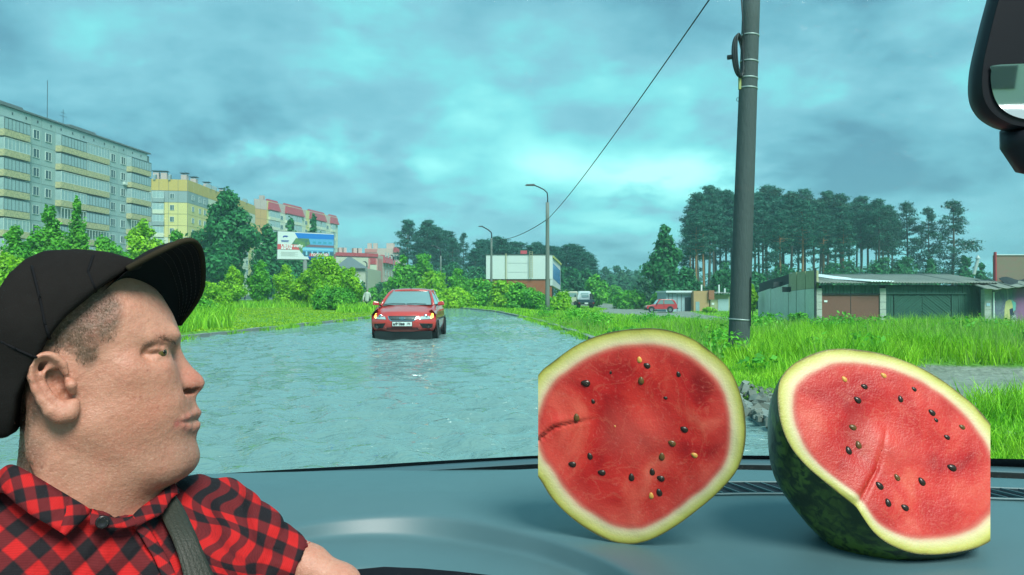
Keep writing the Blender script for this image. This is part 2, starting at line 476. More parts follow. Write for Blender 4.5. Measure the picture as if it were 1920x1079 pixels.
def height(x, y):
    x = np.asarray(x, float); y = np.asarray(y, float)
    h = .13 + .05 * np.sin(x * .31 + 1) * np.sin(y * .23) + .03 * np.sin(x * .9) * np.sin(y * .7 + 2)
    R_ = xr(y); L_ = xl(y)
    d = x - R_
    # right: verge rises a little, then the land falls away to the garages and the dirt yard
    h = h - .03 + .14 * sm_((d - .6) / 4.0) * sm_((28 - y) / 12) - .28 * sm_((d - 1.5) / 4) * sm_((y - 20) / 25) * sm_((150 - y) / 60)
    h = h - .36 * sm_((x - 9) / 8) * sm_((y - 14) / 18) * sm_((190 - y) / 60) - .22 * sm_((x - 9) / 8) * sm_((y - 50) / 30) * sm_((170 - y) / 50) + .5 * sm_((y - 140) / 80) * sm_((x - 0) / 10)
    # dirt turn-off is worn down
    e = L_ - x
    h = h + .15 * sm_((e - 1) / 6) + .9 * sm_((e - 25) / 40)
    inside = (x > L_) & (x < R_)
    near = np.minimum(x - L_, R_ - x)
    h = np.where(inside, -.14 + .02 * np.sin(x * .4) * np.sin(y * .3), h)
    # track joins the road at the lower right
    t = track_mask(x, y)
    h = np.where(inside, h, h * (1 - t) + .03 * t)
    return h
TRACK = [(2.4, 6.0), (2.4, 8.0), (4.6, 10.2), (6.6, 11.8), (8.4, 11.4), (14, 10.0), (14, 5.2), (8, 6.0), (5.3, 7.6), (4.2, 7.0)]
def poly_sd(poly, x, y):
    x = np.asarray(x, float); y = np.asarray(y, float); d2 = np.full(np.broadcast(x, y).shape, 1e9); ins = np.zeros(d2.shape, bool); n = len(poly)
    for i in range(n):
        a = poly[i]; b = poly[(i+1) % n]; ex, ey = b[0]-a[0], b[1]-a[1]; t = np.clip(((x-a[0])*ex+(y-a[1])*ey)/(ex*ex+ey*ey+1e-12), 0, 1)
        d2 = np.minimum(d2, (x-a[0]-ex*t)**2 + (y-a[1]-ey*t)**2); c = (a[1] > y) != (b[1] > y)
        ins ^= c & (x < ex*(y-a[1])/(ey if ey else 1e-12)+a[0])
    return np.sqrt(d2) * np.where(ins, -1, 1)
def track_mask(x, y): return sm_(.5 - poly_sd(TRACK, x, y) / .8)
YARD = [(P(1128, 572, 1).x * 95, 92), (7.0, 62), (10.5, 42), (16, 44), (19.5, 60), (21, 84), (24, 100), (20, 135), (16, 175), (12, 175), (9.5, 120)]
def yard_mask(x, y): return sm_(.5 - poly_sd(YARD, x, y) / 3.0)
FOOT = [(-75, 132), (-28, 120), (-25, 128), (-40, 140), (-75, 150)]
FOOT2 = [(-23, 140), (-27, 141), (-50, 230), (-42, 230)]
def gz(x, y): return float(height(np.array([x]), np.array([y]))[0])

def make_sheet(name, xs, ys, zf, m, attrs=None):
    X, Y = np.meshgrid(xs, ys, indexing='ij'); Z = zf(X, Y); V = np.stack([X.ravel(), Y.ravel(), Z.ravel()], 1)
    nx, ny = len(xs), len(ys); i = np.arange(nx-1)[:, None] * ny + np.arange(ny-1)[None]; Fc = np.stack([i, i+ny, i+ny+1, i+1], -1).reshape(-1, 4)
    at = {k: ('FLOAT', f(X, Y).ravel()) for k, f in (attrs or {}).items()}
    o = np_mesh(name, V, Fc, m, None, True, at); return o
def grow(a, b, s0, rate):
    out = [a]; s = s0
    while out[-1] < b: out.append(out[-1] + s); s *= rate
    return out
xs = np.array(sorted(set([-v for v in grow(12, 900, .5, 1.09)] + list(np.arange(-12, 30, .35)) + grow(30, 900, .5, 1.09))))
ys = np.array(sorted(set([-v for v in grow(2, 300, 1, 1.3)] + list(np.arange(-2, 60, .35)) + grow(60, 1200, .5, 1.04))))
gmat = bpy.data.materials.new('grassy_soil'); gmat.use_nodes = True; nt = gmat.node_tree; b = nt.nodes['Principled BSDF']; b.inputs['Roughness'].default_value = .9
tc = nt.nodes.new('ShaderNodeTexCoord')
def nz(nt, tc, sc, det=5.0, rough=.55, st=None, dist=0.0):
    v = tc.outputs['Object']
    if st: mp_ = nt.nodes.new('ShaderNodeMapping'); mp_.inputs['Scale'].default_value = st; nt.links.new(v, mp_.inputs[0]); v = mp_.outputs[0]
    n = node(nt, 'ShaderNodeTexNoise', i_Scale=sc, i_Detail=det, i_Roughness=rough, i_Distortion=dist); nt.links.new(v, n.inputs['Vector']); return n.outputs[0]
g1 = ramp(nt, nz(nt, tc, .35), [(.3, (.070, .19, .018)), (.5, (.12, .29, .022)), (.72, (.20, .36, .03))])
g2 = ramp(nt, nz(nt, tc, 5.0), [(.3, .55), (.7, 1.35)])
gc = mix_c(nt, 1.0, g1, g2, 'MULTIPLY')
am = nt.nodes.new('ShaderNodeAttribute'); am.attribute_name = 'dirt'
dirt = ramp(nt, nz(nt, tc, 1.6), [(.3, (.15, .165, .135)), (.6, (.26, .27, .23))])
dirt = mix_c(nt, 1.0, dirt, ramp(nt, nz(nt, tc, 14.0), [(.3, .75), (.7, 1.2)]), 'MULTIPLY')
fac = math_n(nt, 'MULTIPLY_ADD', math_n(nt, 'SUBTRACT', math_n(nt, 'ADD', am.outputs['Fac'], math_n(nt, 'MULTIPLY', nz(nt, tc, 2.5), .5)), .75), 5.0, .5, clamp=True)
nt.links.new(mix_c(nt, fac, gc, dirt), b.inputs['Base Color'])
bp = node(nt, 'ShaderNodeBump', i_Strength=.7, i_Distance=.1); nt.links.new(nz(nt, tc, 9.0), bp.inputs['Height']); nt.links.new(bp.outputs[0], b.inputs['Normal'])
M_tarm = mat('wet_asphalt', (.045, .055, .058), rough=.25, var=.15, vscale=2, bump=.3, bscale=40)
make_sheet('ground', xs, ys, height, gmat, {'dirt': lambda X, Y: np.maximum(track_mask(X, Y), yard_mask(X, Y))})['kind'] = 'structure'

# asphalt under the flood, rising out of it beyond the bend
def strip(name, y0, y1, dy, zf, m, inset=0.0, nx=12):
    ys_ = np.arange(y0, y1, dy); rows = []
    for y in ys_:
        a = float(xl(y)) + inset; b_ = float(xr(y)) - inset
        rows.append([(lerp(a, b_, i / nx), y, zf(lerp(a, b_, i / nx), y)) for i in range(nx + 1)])
    o = MB().grid(rows).build(name, m, smooth=True); o['kind'] = 'structure'; return o
def lerp(a, b, t): return a + (b - a) * t
strip('road', -12, 320, 1.0, lambda x, y: -.075 + .09 * float(sm_((y - 78) / 30)) , M_tarm)

# flood water over the whole road, wind ripples as real relief
wm = bpy.data.materials.new('flood_water'); wm.use_nodes = True; nt = wm.node_tree; b = nt.nodes['Principled BSDF']
b.inputs['Base Color'].default_value = (.17, .26, .25, 1); b.inputs['Roughness'].default_value = .02; b.inputs['IOR'].default_value = 1.5; b.inputs['Specular IOR Level'].default_value = .8
tc = nt.nodes.new('ShaderNodeTexCoord')
h1 = nz(nt, tc, 3.6, 3.0, .5, (1, 1.5, 1), 1.4); h2 = nz(nt, tc, 11.0, 3.0, .5, (1, 1.5, 1), 1.0)
nb = math_n(nt, 'ADD', math_n(nt, 'MULTIPLY', h1, .72), math_n(nt, 'MULTIPLY', h2, .28))
bp = node(nt, 'ShaderNodeBump', i_Strength=1.0, i_Distance=.075); nt.links.new(nb, bp.inputs['Height']); nt.links.new(bp.outputs[0], b.inputs['Normal'])
def wave(X, Y):
    a = np.zeros_like(X); rr = np.random.default_rng(3)
    for i in range(46):
        th = rr.normal(1.40, .55); lam = rr.uniform(.22, 1.0); k = 2 * PI / lam
        a += .0056 * (lam / .6) * np.sin(k * (X * math.cos(th) + Y * math.sin(th)) + rr.uniform(0, 6.28) + 1.2 * np.sin(X * .7 + i) + .9 * np.sin(Y * .5 - i))
    fade = np.clip(1.15 - Y / 50, .30, 1)
    a = a * fade * (.65 + .5 * np.sin(X * .5 + Y * .21) * np.sin(Y * .33 - X * .2))
    # bow wave of the oncoming car
    for sgn, x0 in ((-1, -3.9), (1, -2.15)):
        dd = (20.9 - Y); s_ = np.clip(dd, 0, 9); cx = x0 + sgn * s_ * .42
        a += .034 * np.exp(-((X - cx) / (.16 + .05 * s_)) ** 2) * np.exp(-s_ / 5) * (dd > -.2) * (dd < 9)
    return a
ys_w = np.array(list(np.arange(1.8, 10, .055)) + list(np.arange(10, 24, .09)) + list(np.arange(24, 45, .2)) + list(np.arange(45, 101, .8)))
nxw = 190
U = np.linspace(0, 1, nxw); Yg_, Ug = np.meshgrid(ys_w, U, indexing='ij')
Lx = xl(ys_w)[:, None]; Rx = xr(ys_w)[:, None]
# only as wide as anyone can see close to the car
Lx = np.maximum(Lx, -.80 * ys_w[:, None] - 1.2); Xg = Lx + (Rx - Lx) * Ug
Zg_ = wave(Xg, Yg_)
n1, n2 = Xg.shape; i = np.arange(n1-1)[:, None] * n2 + np.arange(n2-1)[None]
o = np_mesh('flood_water', np.stack([Xg.ravel(), Yg_.ravel(), Zg_.ravel()], 1), np.stack([i, i+1, i+n2+1, i+n2], -1).reshape(-1, 4), wm, None, True); o['kind'] = 'structure'
# rest of the sheet, left of the view and behind the car
o = MB().grid([[(x, y, -.001) for x in (float(xl(y)), float(min(max(xl(y), -.80 * max(y, 0) - 1.2), xr(y))))] for y in np.arange(1.8, 12, 1.0)]).add([], []).build('flood_water', wm); o['kind'] = 'structure'
o = MB().add([(-9.7, -30, -.001), (2.45, -30, -.001), (2.45, 1.8, -.001), (-9.7, 1.8, -.001)], [(0, 1, 2, 3)]).build('flood_water', wm); o['kind'] = 'structure'

# kerbs, stone by stone
M_kerb = mat('kerb_concrete', (.23, .25, .23), rough=.85, var=.25, vscale=5, bump=.4, bscale=50, isl=0)
kme = MB().box(-.09, .01, -.14, .09, .985, .055).mesh('kerb_stone', M_kerb)
for side, f_, y0, y1 in (('left', xl, 8, 92), ('right', xr, 3.5, 92)):
    root = empty('kerb', (float(f_(y0)), y0, 0), kind='structure')
    y = y0; px_ = None
    while y < y1:
        x = float(f_(y)); dx = float(f_(y + .5) - f_(y - .5)); L = math.hypot(1, dx); ang = -math.atan2(dx, 1)
        if not (side == 'right' and 5.5 < y < 8.4 and random.random() < .6):
            o = inst('kerb_stone', kme, root, (x - root.location.x + random.uniform(-.012, .012), y - y0, random.uniform(-.012, .012) + .035), (random.uniform(-.01, .01), random.uniform(-.03, .03), ang + random.uniform(-.01, .01)))
        y += 1 / L
# broken rubble where the track meets the water
M_rub = mat('rubble_stone', (.16, .17, .15), rough=.8, var=.3, vscale=6, isl=.4)
rb = MB(); rr = random.Random(4)
for _ in range(420):
    x = 2.35 + abs(rr.gauss(0, .7)); y = rr.uniform(5.5, 8.8); s = rr.uniform(.008, .045) * (1.3 if x < 2.8 else .8)
    M_ = Matrix.Translation((x, y, gz(max(x, 2.6), y) + s * .2)) @ Euler((rr.uniform(0, 3), rr.uniform(0, 3), rr.uniform(0, 3))).to_matrix().to_4x4()
    vs = [(a * s * rr.uniform(.7, 1.2), b_ * s * rr.uniform(.6, 1.1), c * s * .6) for a in (-1, 1) for b_ in (-1, 1) for c in (-1, 1)]
    vs = [M_ @ Vector(v) for v in vs]; rb.add(vs, [(0,1,3,2),(4,6,7,5),(0,4,5,1),(2,3,7,6),(0,2,6,4),(1,5,7,3)])
rb.build('rubble', M_rub)['kind'] = 'stuff'
# paved footpath and the side road beyond the lawn
M_path = mat('footpath_asphalt', (.28, .31, .31), rough=.7, var=.12, vscale=.8)
def sheet_poly(name, poly, m, dz=.05):
    # raised a little above the lawn, follows it
    bm = bmesh.new(); vs = [bm.verts.new((x, y, 0)) for x, y in poly]; bm.faces.new(vs)
    bmesh.ops.triangulate(bm, faces=bm.faces); bmesh.ops.subdivide_edges(bm, edges=bm.edges, cuts=12, use_grid_fill=True)
    for v in bm.verts: v.co.z = gz(v.co.x, v.co.y) + dz
    me = bpy.data.meshes.new(name); bmesh.ops.recalc_face_normals(bm, faces=bm.faces); bm.to_mesh(me); bm.free(); o = link_mesh(name, me, m, None, True); o['kind'] = 'structure'; return o
def gp(px, py):
    """ground point seen at a pixel"""
    d = P(px, py, 1.0) - CAM; y = 10.0
    for _ in range(4000):
        p = CAM + d * y
        if p.z < gz(p.x, p.y): break
        y *= 1.01
    return (p.x, p.y)
# ================================================================== buildings
M_glass = mat('window_glass', (.07, .11, .115), rough=.08, spec=.8)
M_glass2 = mat('balcony_glass', (.34, .43, .44), rough=.12, spec=.8, var=.3, vscale=.9)
M_wframe = mat('window_frame', (.62, .66, .62), rough=.5)
M_seam = mat('panel_seam', (.15, .19, .19), rough=.9)
M_gpan = mat('grey_panel', (.34, .43, .42), rough=.85, var=.09, vscale=.5, isl=0)
M_gpan2 = mat('grey_panel_dark', (.30, .39, .39), rough=.85, var=.09, vscale=.5)
M_beige = mat('speckled_parapet', (.60, .50, .27), rough=.85, col2=(.34, .32, .19), vscale=3.5, var=.1)
M_yel = mat('yellow_panel', (.66, .55, .22), rough=.85, var=.06, vscale=.4)
M_pale = mat('pale_panel', (.60, .60, .47), rough=.85, var=.06, vscale=.4)
M_ora = mat('orange_panel', (.56, .38, .10), rough=.85, var=.06, vscale=.4)
M_orad = mat('deep_orange_panel', (.58, .32, .12), rough=.85, var=.06, vscale=.4)
M_bluegrey = mat('blue_grey_panel', (.27, .32, .33), rough=.85, var=.06, vscale=.4)
M_redroof = mat('red_roof_sheet', (.42, .045, .06), rough=.55, var=.08, vscale=.4)
M_pink = mat('pink_panel', (.58, .20, .19), rough=.85, var=.06, vscale=.3)
M_pinkp = mat('pale_pink_panel', (.55, .40, .36), rough=.85, var=.06, vscale=.3)
M_cream = mat('cream_panel', (.50, .48, .38), rough=.85, var=.06, vscale=.3)
M_rail = mat('dark_metal', (.04, .05, .055), rough=.5)
M_roofg = mat('roof_grey', (.14, .16, .165), rough=.8, var=.1)

_mc = {}
def cbox(name, w, d, h, m):
    """shared box mesh: x 0..w, y -d..0 (towards the viewer side), z 0..h"""
    k = (name, round(w, 2), round(d, 3), round(h, 2), m.name)
    if k not in _mc: _mc[k] = MB().box(0, -d, 0, w, 0, h).mesh(name, m)
    return _mc[k]
def ringbox(name, w, h, t, d, m):
    k = (name, round(w, 2), round(h, 2), t, d, m.name)
    if k not in _mc:
        q = MB(); q.box(0, -d, 0, w, 0, t); q.box(0, -d, h - t, w, 0, h); q.box(0, -d, t, t, 0, h - t); q.box(w - t, -d, t, w, 0, h - t)
        if w > .9: q.box(w * .55 - t / 2, -d + .01, t, w * .55 + t / 2, 0, h - t)
        _mc[k] = q.mesh(name, m)
    return _mc[k]
class Face:
    """one facade: local x runs along it, local -y is outwards"""
    def __init__(s, root, a, b, z0=0.0):
        s.a = Vector((a[0], a[1])); s.b = Vector((b[0], b[1])); s.L = (s.b - s.a).length; s.dir = (s.b - s.a) / s.L
        s.ang = math.atan2(s.dir.y, s.dir.x); s.root = root; s.z0 = z0
        s.rl = root.location
    def put(s, name, me, x, z, out=0.0, parent=None, off=None):
        if parent is not None:
            return inst(name, me, parent, off or (0, 0, 0))
        n = Vector((s.dir.y, -s.dir.x)); p = s.a + s.dir * x + n * out
        return inst(name, me, s.root, (p.x - s.rl.x, p.y - s.rl.y, z + s.z0 - s.rl.z), (0, 0, s.ang))
    def px(s, px):
        """distance along the facade seen at a picture column"""
        u = (px - 960) / F; # x = u*y
        den = s.dir.x - u * s.dir.y; return (u * s.a.y - s.a.x) / den
    def window(s, x, z, w, h, fm=M_wframe, out=.12):
        f = s.put('window', ringbox('window', w, h, .07, .09, fm), x, z, out); inst('pane', cbox('pane', w - .14, .02, h - .14, M_glass), f, (.07, -.02, .07)); return f
    def balcony(s, x, z, w, h, depth=.9, par=M_beige, glazed=True, kind=0):
        sb = s.put('balcony', cbox('balcony', w, depth, 1.0, par), x, z, .1)
        if glazed:
            k = ('glz', round(w, 1), round(h, 1), kind)
            if k not in _mc:
                q = MB(); n = max(3, int(w / .75)); tt = .05 if kind != 1 else .03
                for i in range(n + 1): q.box(i * w / n - tt / 2, -depth, 1.0, i * w / n + tt / 2, -depth + .06, h - .25)
                q.box(0, -depth - .01, 1.0, w, -depth + .07, 1.06); q.box(0, -depth - .01, h - .33, w, -depth + .07, h - .25)
                _mc[k] = q.mesh('glazing_bars', M_wframe if kind != 1 else M_rail)
            inst('glazing_bars', _mc[k], sb)
            gk = ('glzp', round(w, 1), round(h, 1))
            if gk not in _mc: _mc[gk] = MB().box(.02, -depth + .03, 1.0, w - .02, -.02, h - .28).mesh('glazing', M_glass2)
            if kind != 3: inst('glazing', _mc[gk], sb)
        return sb

# ---- nine-storey grey panel block, far left
A = (-77.5, 96.0); B = (-73.3, 150.5)
top = P(273, 290, 150.5).z
g = gz(-75, 130); grey = empty('apartment_building', (B[0], B[1], g), label='long grey nine-storey panel block with beige balconies, leftmost of the buildings', cat='apartment block')
fw = Face(grey, A, B, 0)
q = MB(); n_ = Vector((fw.dir.y, -fw.dir.x, 0)); a3 = Vector((*A, g - 1)); b3 = Vector((*B, g - 1)); back = -n_ * 13
q.add([a3, b3, b3 + back, a3 + back] + [v + Vector((0, 0, top - g + .6)) for v in (a3, b3, b3 + back, a3 + back)], [(0,3,2,1),(4,5,6,7),(0,1,5,4),(1,2,6,5),(2,3,7,6),(3,0,4,7)])
o = q.build('wall', M_seam, None); o.parent = grey; o.location = -grey.location
FL = 9; sh = (top - g - 2.2) / FL
zt = [g + .6 + i * sh for i in range(FL + 1)]
xb = [fw.px(v) for v in (-60, -20, 42, 55, 75, 100, 147, 193, 205, 219, 235, 254, 273.5)]
for j in range(FL + 1):
    z0_ = zt[j]; h_ = (sh if j < FL else top - zt[FL] - .05)
    for i in range(len(xb) - 1):
        w_ = xb[i+1] - xb[i] - .06
        fw.put('wall_panel', cbox('wall_panel', w_, .05, h_ - .06, M_gpan if (i + j) % 3 else M_gpan2), xb[i] + .03, z0_, .06)
vent = cbox('vent_hole', .25, .03, .4, M_rail)
for px_ in (18, 44, 66, 91, 110, 132, 153, 172, 192, 210, 228, 245, 261): fw.put('vent_hole', vent, fw.px(px_), zt[FL] + .55, .12)
rr = random.Random(2)
for j in range(FL):
    for c0, c1, nseg in ((-8, 42, 1), (101, 193, 2), (235, 272, 1)):
        x0, x1 = fw.px(c0), fw.px(c1)
        for k in range(nseg):
            w_ = (x1 - x0) / nseg - .1; fw.balcony(x0 + k * (w_ + .1), zt[j] - .15, round(w_, 1), sh, 1.1, M_beige, True, rr.choice((0, 0, 0, 1, 1, 3)))
    for c in (64, 87, 209, 228):
        fw.window(fw.px(c) - .7, zt[j] + .95, 1.4, 1.45)
    for c in (47, ): fw.window(fw.px(c) - .2, zt[j] + .95, .9, 1.45)
for c, j in ((228, 7), (195, 5), (272, 4)): fw.put('air_conditioner', cbox('air_conditioner', .8, .45, .55, M_wframe), fw.px(c), zt[j] + .2, .12)
q = MB(); q.box(0, -.35, 0, fw.L, 13.2, .25); o = fw.put('roof', q.mesh('roof', M_roofg), 0, top - .02, .0)
q = MB(); q.box(0, 2, 0, 7, 6, 1.1); me_ = q.mesh('roof_hatch', M_roofg); fw.put('roof_hatch', me_, fw.px(150), top + .2, 0); fw.put('roof_hatch', me_, fw.px(0), top + .2, 0)
q = MB(); q.tube([(0, 3, 0), (0, 3, 7.5)], .05, 6); q.box(-.03, 2, 0, .03, 4, .06); me_ = q.mesh('antenna', M_rail); fw.put('antenna', me_, fw.px(118), top + .2, 0)
q = MB(); q.tube([(0, 3, 0), (0, 3, 3.6)], .04, 6); q.tube([(-.9, 3, 2.4), (.9, 3, 2.4)], .03, 6); q.tube([(-.6, 3, 3.0), (.6, 3, 3.0)], .03, 6); me_ = q.mesh('antenna', M_rail); fw.put('antenna', me_, fw.px(147), top + .2, 0)

# ---- yellow, pale and grey panel block with rooftop chimneys
def block(label, pts, top, colf, n_floors, bays, name='apartment_building', depth=14):
    a, c, b = pts      # left end, corner, far end
    g = gz(c[0], c[1]); root = empty(name, (c[0], c[1], g), label=label, cat='apartment block')
    q = MB(); f1 = Face(root, a, c); f2 = Face(root, c, b)
    n1 = Vector((f1.dir.y, -f1.dir.x)); n2 = Vector((f2.dir.y, -f2.dir.x))
    d_ = Vector((a[0] - n2.x * 0, a[1]))
    poly = [a, c, b, (b[0] + (a[0] - c[0]) * .9, b[1] + (a[1] - c[1]) * .9 + 2)]
    q.prism([(p[0], p[1], g - 1) for p in poly], (0, 0, top - g + .9)); o = q.build('wall', M_seam); o.parent = root; o.location = -root.location
    sh = (top - g - 1.2) / n_floors; zt = [g + 1.2 + i * sh for i in range(n_floors + 1)]
    for fi, f in enumerate((f1, f2)):
        nb = bays[fi]; w = f.L / nb
        for j in range(n_floors + 1):
            for i in range(nb):
                z_ = zt[j] if j < n_floors else top - .9
                hh = sh if j < n_floors else .85
                if j == n_floors: continue
                m = colf(fi, i, j, nb); f.put('wall_panel', cbox('wall_panel', w - .08, .05, hh - .08, m), i * w + .04, z_, .06)
    return root, f1, f2, zt, sh
def ycol(fi, i, j, nb):
    nf = 10
    if j == 9: return M_ora
    if j == 8: return M_bluegrey if (fi == 0 or i < 4) else M_pale
    if j in (5, 6, 7): return M_yel if not (fi == 0 and i == 1) else M_bluegrey
    if j in (2, 3, 4): return M_pale if (i + fi) % 3 else M_yel
    return M_pale
cY = P(352, 337, 186); aY = P(262, 337, 184); bY = P(478, 377, 240)
root, f1, f2, zt, sh = block('yellow and pale grey panel block with chimneys on its roof, behind the tall birch', ((aY.x, aY.y), (cY.x, cY.y), (bY.x, bY.y)), cY.z, ycol, 10, (5, 16))
for j in range(1, 9):
    f1.balcony(f1.px(287), zt[j] - .1, round(f1.px(308) - f1.px(287), 1), sh, .9, M_pale if j % 2 else M_bluegrey, True, 0)
    for c in (279, 322): f1.window(f1.px(c) - .5, zt[j] + .9, 1.0, 1.3)
    for c in (360, 373, 382): f2.window(f2.px(c) - .7, zt[j] + .9, 1.4, 1.3)
    for c in (410, 428, 446, 462): f2.window(f2.px(c) - 1, zt[j] + .9, 2.0, 1.3)
chm = MB(); chm.box(-.7, -.7, 0, .7, .7, 1.9); chm2 = MB(); chm2.box(-.95, -.95, 2.25, .95, .95, 2.4); 
cm1 = chm.mesh('chimney', M_pinkp); 
q = MB(); q.box(-.6, -.6, 1.9, -.5, -.5, 2.25); q.box(.5, .5, 1.9, .6, .6, 2.25); q.box(-.95, -.95, 2.25, .95, .95, 2.4); cm2 = q.mesh('chimney_cap', M_rail)
for f, c in ((f1, 287), (f1, 302), (f2, 364), (f2, 381), (f2, 404), (f2, 432)):
    o = f.put('chimney', cm1, f.px(c), cY.z - .1, -2.5); inst('chimney_cap', cm2, o)
fin = MB().prism([(0, -.3, 0), (0, 1.2, 0), (0, 1.2, 1.2), (0, .6, 1.5), (0, -.3, 1.1)], (.5, 0, 0)).mesh('roof_fin', M_bluegrey)
for f, c in ((f1, 287), (f1, 315), (f2, 392), (f2, 402), (f2, 440), (f2, 460)): f.put('roof_fin', fin, f.px(c), cY.z - .3, .1)
# ---- orange block with red mansard roofs
def ocol(fi, i, j, nb):
    if fi == 0: return M_pinkp if j == 9 else (M_orad if j in (6, 7, 8) else M_pale)
    k = i % 5
    if k == 0: return M_yel if j > 5 else M_pale
    return M_pale if j < 9 else M_pinkp
cO = P(500, 376, 246); aO = P(476, 378, 241); bO = P(633, 415, 300)
root, f1, f2, zt, sh = block('long pale block with an orange end wall and red sloping roof pieces', ((aO.x, aO.y), (cO.x, cO.y), (bO.x, bO.y)), cO.z, ocol, 10, (2, 20))
for a_, b_ in ((501, 522), (533, 567), (579, 609), (618, 632)):
    x0, x1 = f2.px(a_), f2.px(b_); q = MB(); w_ = x1 - x0
    q.hexa([(0, -.9, 0), (w_, -.9, 0), (w_, 1, 0), (0, 1, 0), (.5, .3, 3.6), (w_ - .5, .3, 3.6), (w_ - .5, 1, 3.6), (.5, 1, 3.6)]); f2.put('mansard_roof', q.mesh('mansard_roof', M_redroof), x0, cO.z - 3.0, .1)
    for j in range(1, 9):
        for k in range(max(1, int((b_ - a_) / 9))): f2.balcony(f2.px(a_ + 1 + k * 10), zt[j], 3.2, sh, .7, M_pale, True, 0)
for j in range(1, 9):
    for c in (527, 573, 613): f2.window(f2.px(c) - .9, zt[j] + .8, 1.8, 1.4)
    f1.window(1.0, zt[j] + .8, 1.3, 1.4) if j < 6 else None
o = f2.put('chimney', cm1, f2.px(506), cO.z, -3)
# ---- pink buildings
def pink(label, a_px, b_px, top_py, Y0, Y1, floors, cols, dep_px=None, roofm=M_pink, pieces=()):
    a = P(a_px, top_py, Y0); b = P(b_px, top_py, Y1); g = gz(a.x, a.y)
    root = empty('apartment_building', (a.x, a.y, g), label=label, cat='apartment block'); f = Face(root, (a.x, a.y), (b.x, b.y)); top = a.z
    q = MB(); n = Vector((f.dir.y, -f.dir.x, 0)); A_ = Vector((a.x, a.y, g - 1)); B_ = Vector((b.x, b.y, g - 1)); bk = -n * 12
    q.prism([A_, B_, B_ + bk, A_ + bk], (0, 0, top - g + 1)); o = q.build('wall', cols[0]); o.parent = root; o.location = -root.location
    sh = (top - g - 1.5) / floors
    return root, f, g, top, sh
root, f, g, top_, sh = pink('long pale pink building with red roof edge and dark lower windows, beyond the bend', 628, 708, 476, 205, 212, 5, (M_pink,))
def panel(f, c0, c1, z0_, z1_, m, name='wall_panel', out=.1): f.put(name, MB().box(0, -.06, 0, f.px(c1) - f.px(c0), 0, z1_ - z0_).mesh(name, m), f.px(c0), z0_, out)
zp = lambda py, Y=208: P(660, py, Y).z
panel(f, 629, 690, zp(500), zp(483), M_cream); panel(f, 693, 706, zp(520), zp(496), M_cream); panel(f, 682, 705, zp(531), zp(521), M_glass, 'window'); panel(f, 694, 704, zp(495), zp(483), M_redroof)
panel(f, 628, 708, zp(481), zp(474.5), M_redroof, 'roof_edge', .3)
o = f.put('chimney', cm1, f.px(646), top_, -3); f.put('chimney', cm1, f.px(651), top_, -3); f.put('chimney', cm1, f.px(673), top_, -3); f.put('chimney', cm1, f.px(680), top_, -3)
root, f, g, top_, sh = pink('pink corner block with a row of narrow windows, behind the walking man', 708, 740, 478, 212, 236, 5, (M_pinkp,))
for j in range(5):
    for c in (722, 727, 733, 737): f.window(f.px(c) - .6, g + 2 + j * 2.7, 1.4, 1.5)
x0 = f.px(718); x1 = f.px(739); q = MB(); w_ = x1 - x0
q.hexa([(0, -.9, 0), (w_, -.9, 0), (w_, 1, 0), (0, 1, 0), (.4, .3, 2.4), (w_ - .4, .3, 2.4), (w_ - .4, 1, 2.4), (.4, 1, 2.4)]); f.put('mansard_roof', q.mesh('mansard_roof', M_redroof), x0, top_ - 2.0, .1)
panel(f, 709, 716, g, top_ - 1, M_pink)
root, f, g, top_, sh = pink('taller pale block with chimneys and a rounded red roof corner, rearmost of the pink ones', 684, 752, 466, 262, 262, 6, (M_pinkp,))
panel(f, 684, 707, zp(474, 262), zp(467.5, 262), M_pink); panel(f, 738, 749, zp(474, 262), zp(464.5, 262), M_redroof, 'roof_piece', .5)
for j in range(6):
    for c in (742, 747): f.window(f.px(c) - .6, g + 2 + j * 3, 1.5, 1.5)
for c in (691, 727, 734, 702): f.put('chimney', cm1, f.px(c), top_, -2)
# ---- low hall with a grey pitched roof in front of them
a = P(650, 486, 165); b = P(684, 503, 165); gq = gz(a.x, 165)
hall = empty('hall', (a.x, 165, gq), label='low hall with grey pitched roof in front of the pink building', cat='building')
q = MB(); x0 = P(634, 500, 165).x; x1 = P(685, 500, 165).x; z_e = P(650, 503, 165).z; z_r = P(650, 484, 172).z
q.box(x0, 165, gq - 1, x1, 185, z_e); o = q.build('wall', M_cream); o.parent = hall; o.location = -hall.location
q = MB(); q.prism([(x0 - .5, 164.3, z_e - .1), (x1 + .5, 164.3, z_e - .1), (x1 - 5, 174, z_r), (x0, 174, z_r)], (0, .1, .25)); o = q.build('roof', M_roofg); o.parent = hall; o.location = -hall.location
q = MB(); q.box(x0 + 1, 164.9, gq + .8, x1 - 1, 164.96, gq + 2.6); o = q.build('window', M_glass); o.parent = hall; o.location = -hall.location

# ---- white clad shop on a brick base, centre
a = P(911, 478, 118); b = P(1036, 478, 118); gq = gz(0, 118)
shop = empty('shop_building', (a.x, 118, gq), label='white clad box building on a red brick base with a ladder', cat='building')
M_white = mat('white_cladding', (.58, .60, .60), rough=.6, var=.05, vscale=.3); M_brickb = mat('red_brick_wall', (.30, .085, .035), rough=.85, var=.15, vscale=1.2)
M_lad = mat('ladder_beige', (.42, .38, .22), rough=.6); M_bluw = mat('blue_window', (.05, .20, .50), rough=.2)
def sub(name, q, m, root, **kw): o = q.build(name, m, **kw); o.parent = root; o.location = -root.location; return o
ztop = a.z; zb = P(960, 524, 118).z; wx0, wx1 = a.x, b.x; br0 = P(906, 540, 118).x
cols_ = [wx0, P(951, 500, 118).x, P(992, 500, 118).x, wx1]
rowsz = [zb, P(0, 511, 118).z, P(0, 494, 118).z, ztop]
sub('wall', MB().box(wx0 + .05, 118.06, zb + .05, wx1, 142, ztop - .05), M_white, shop)
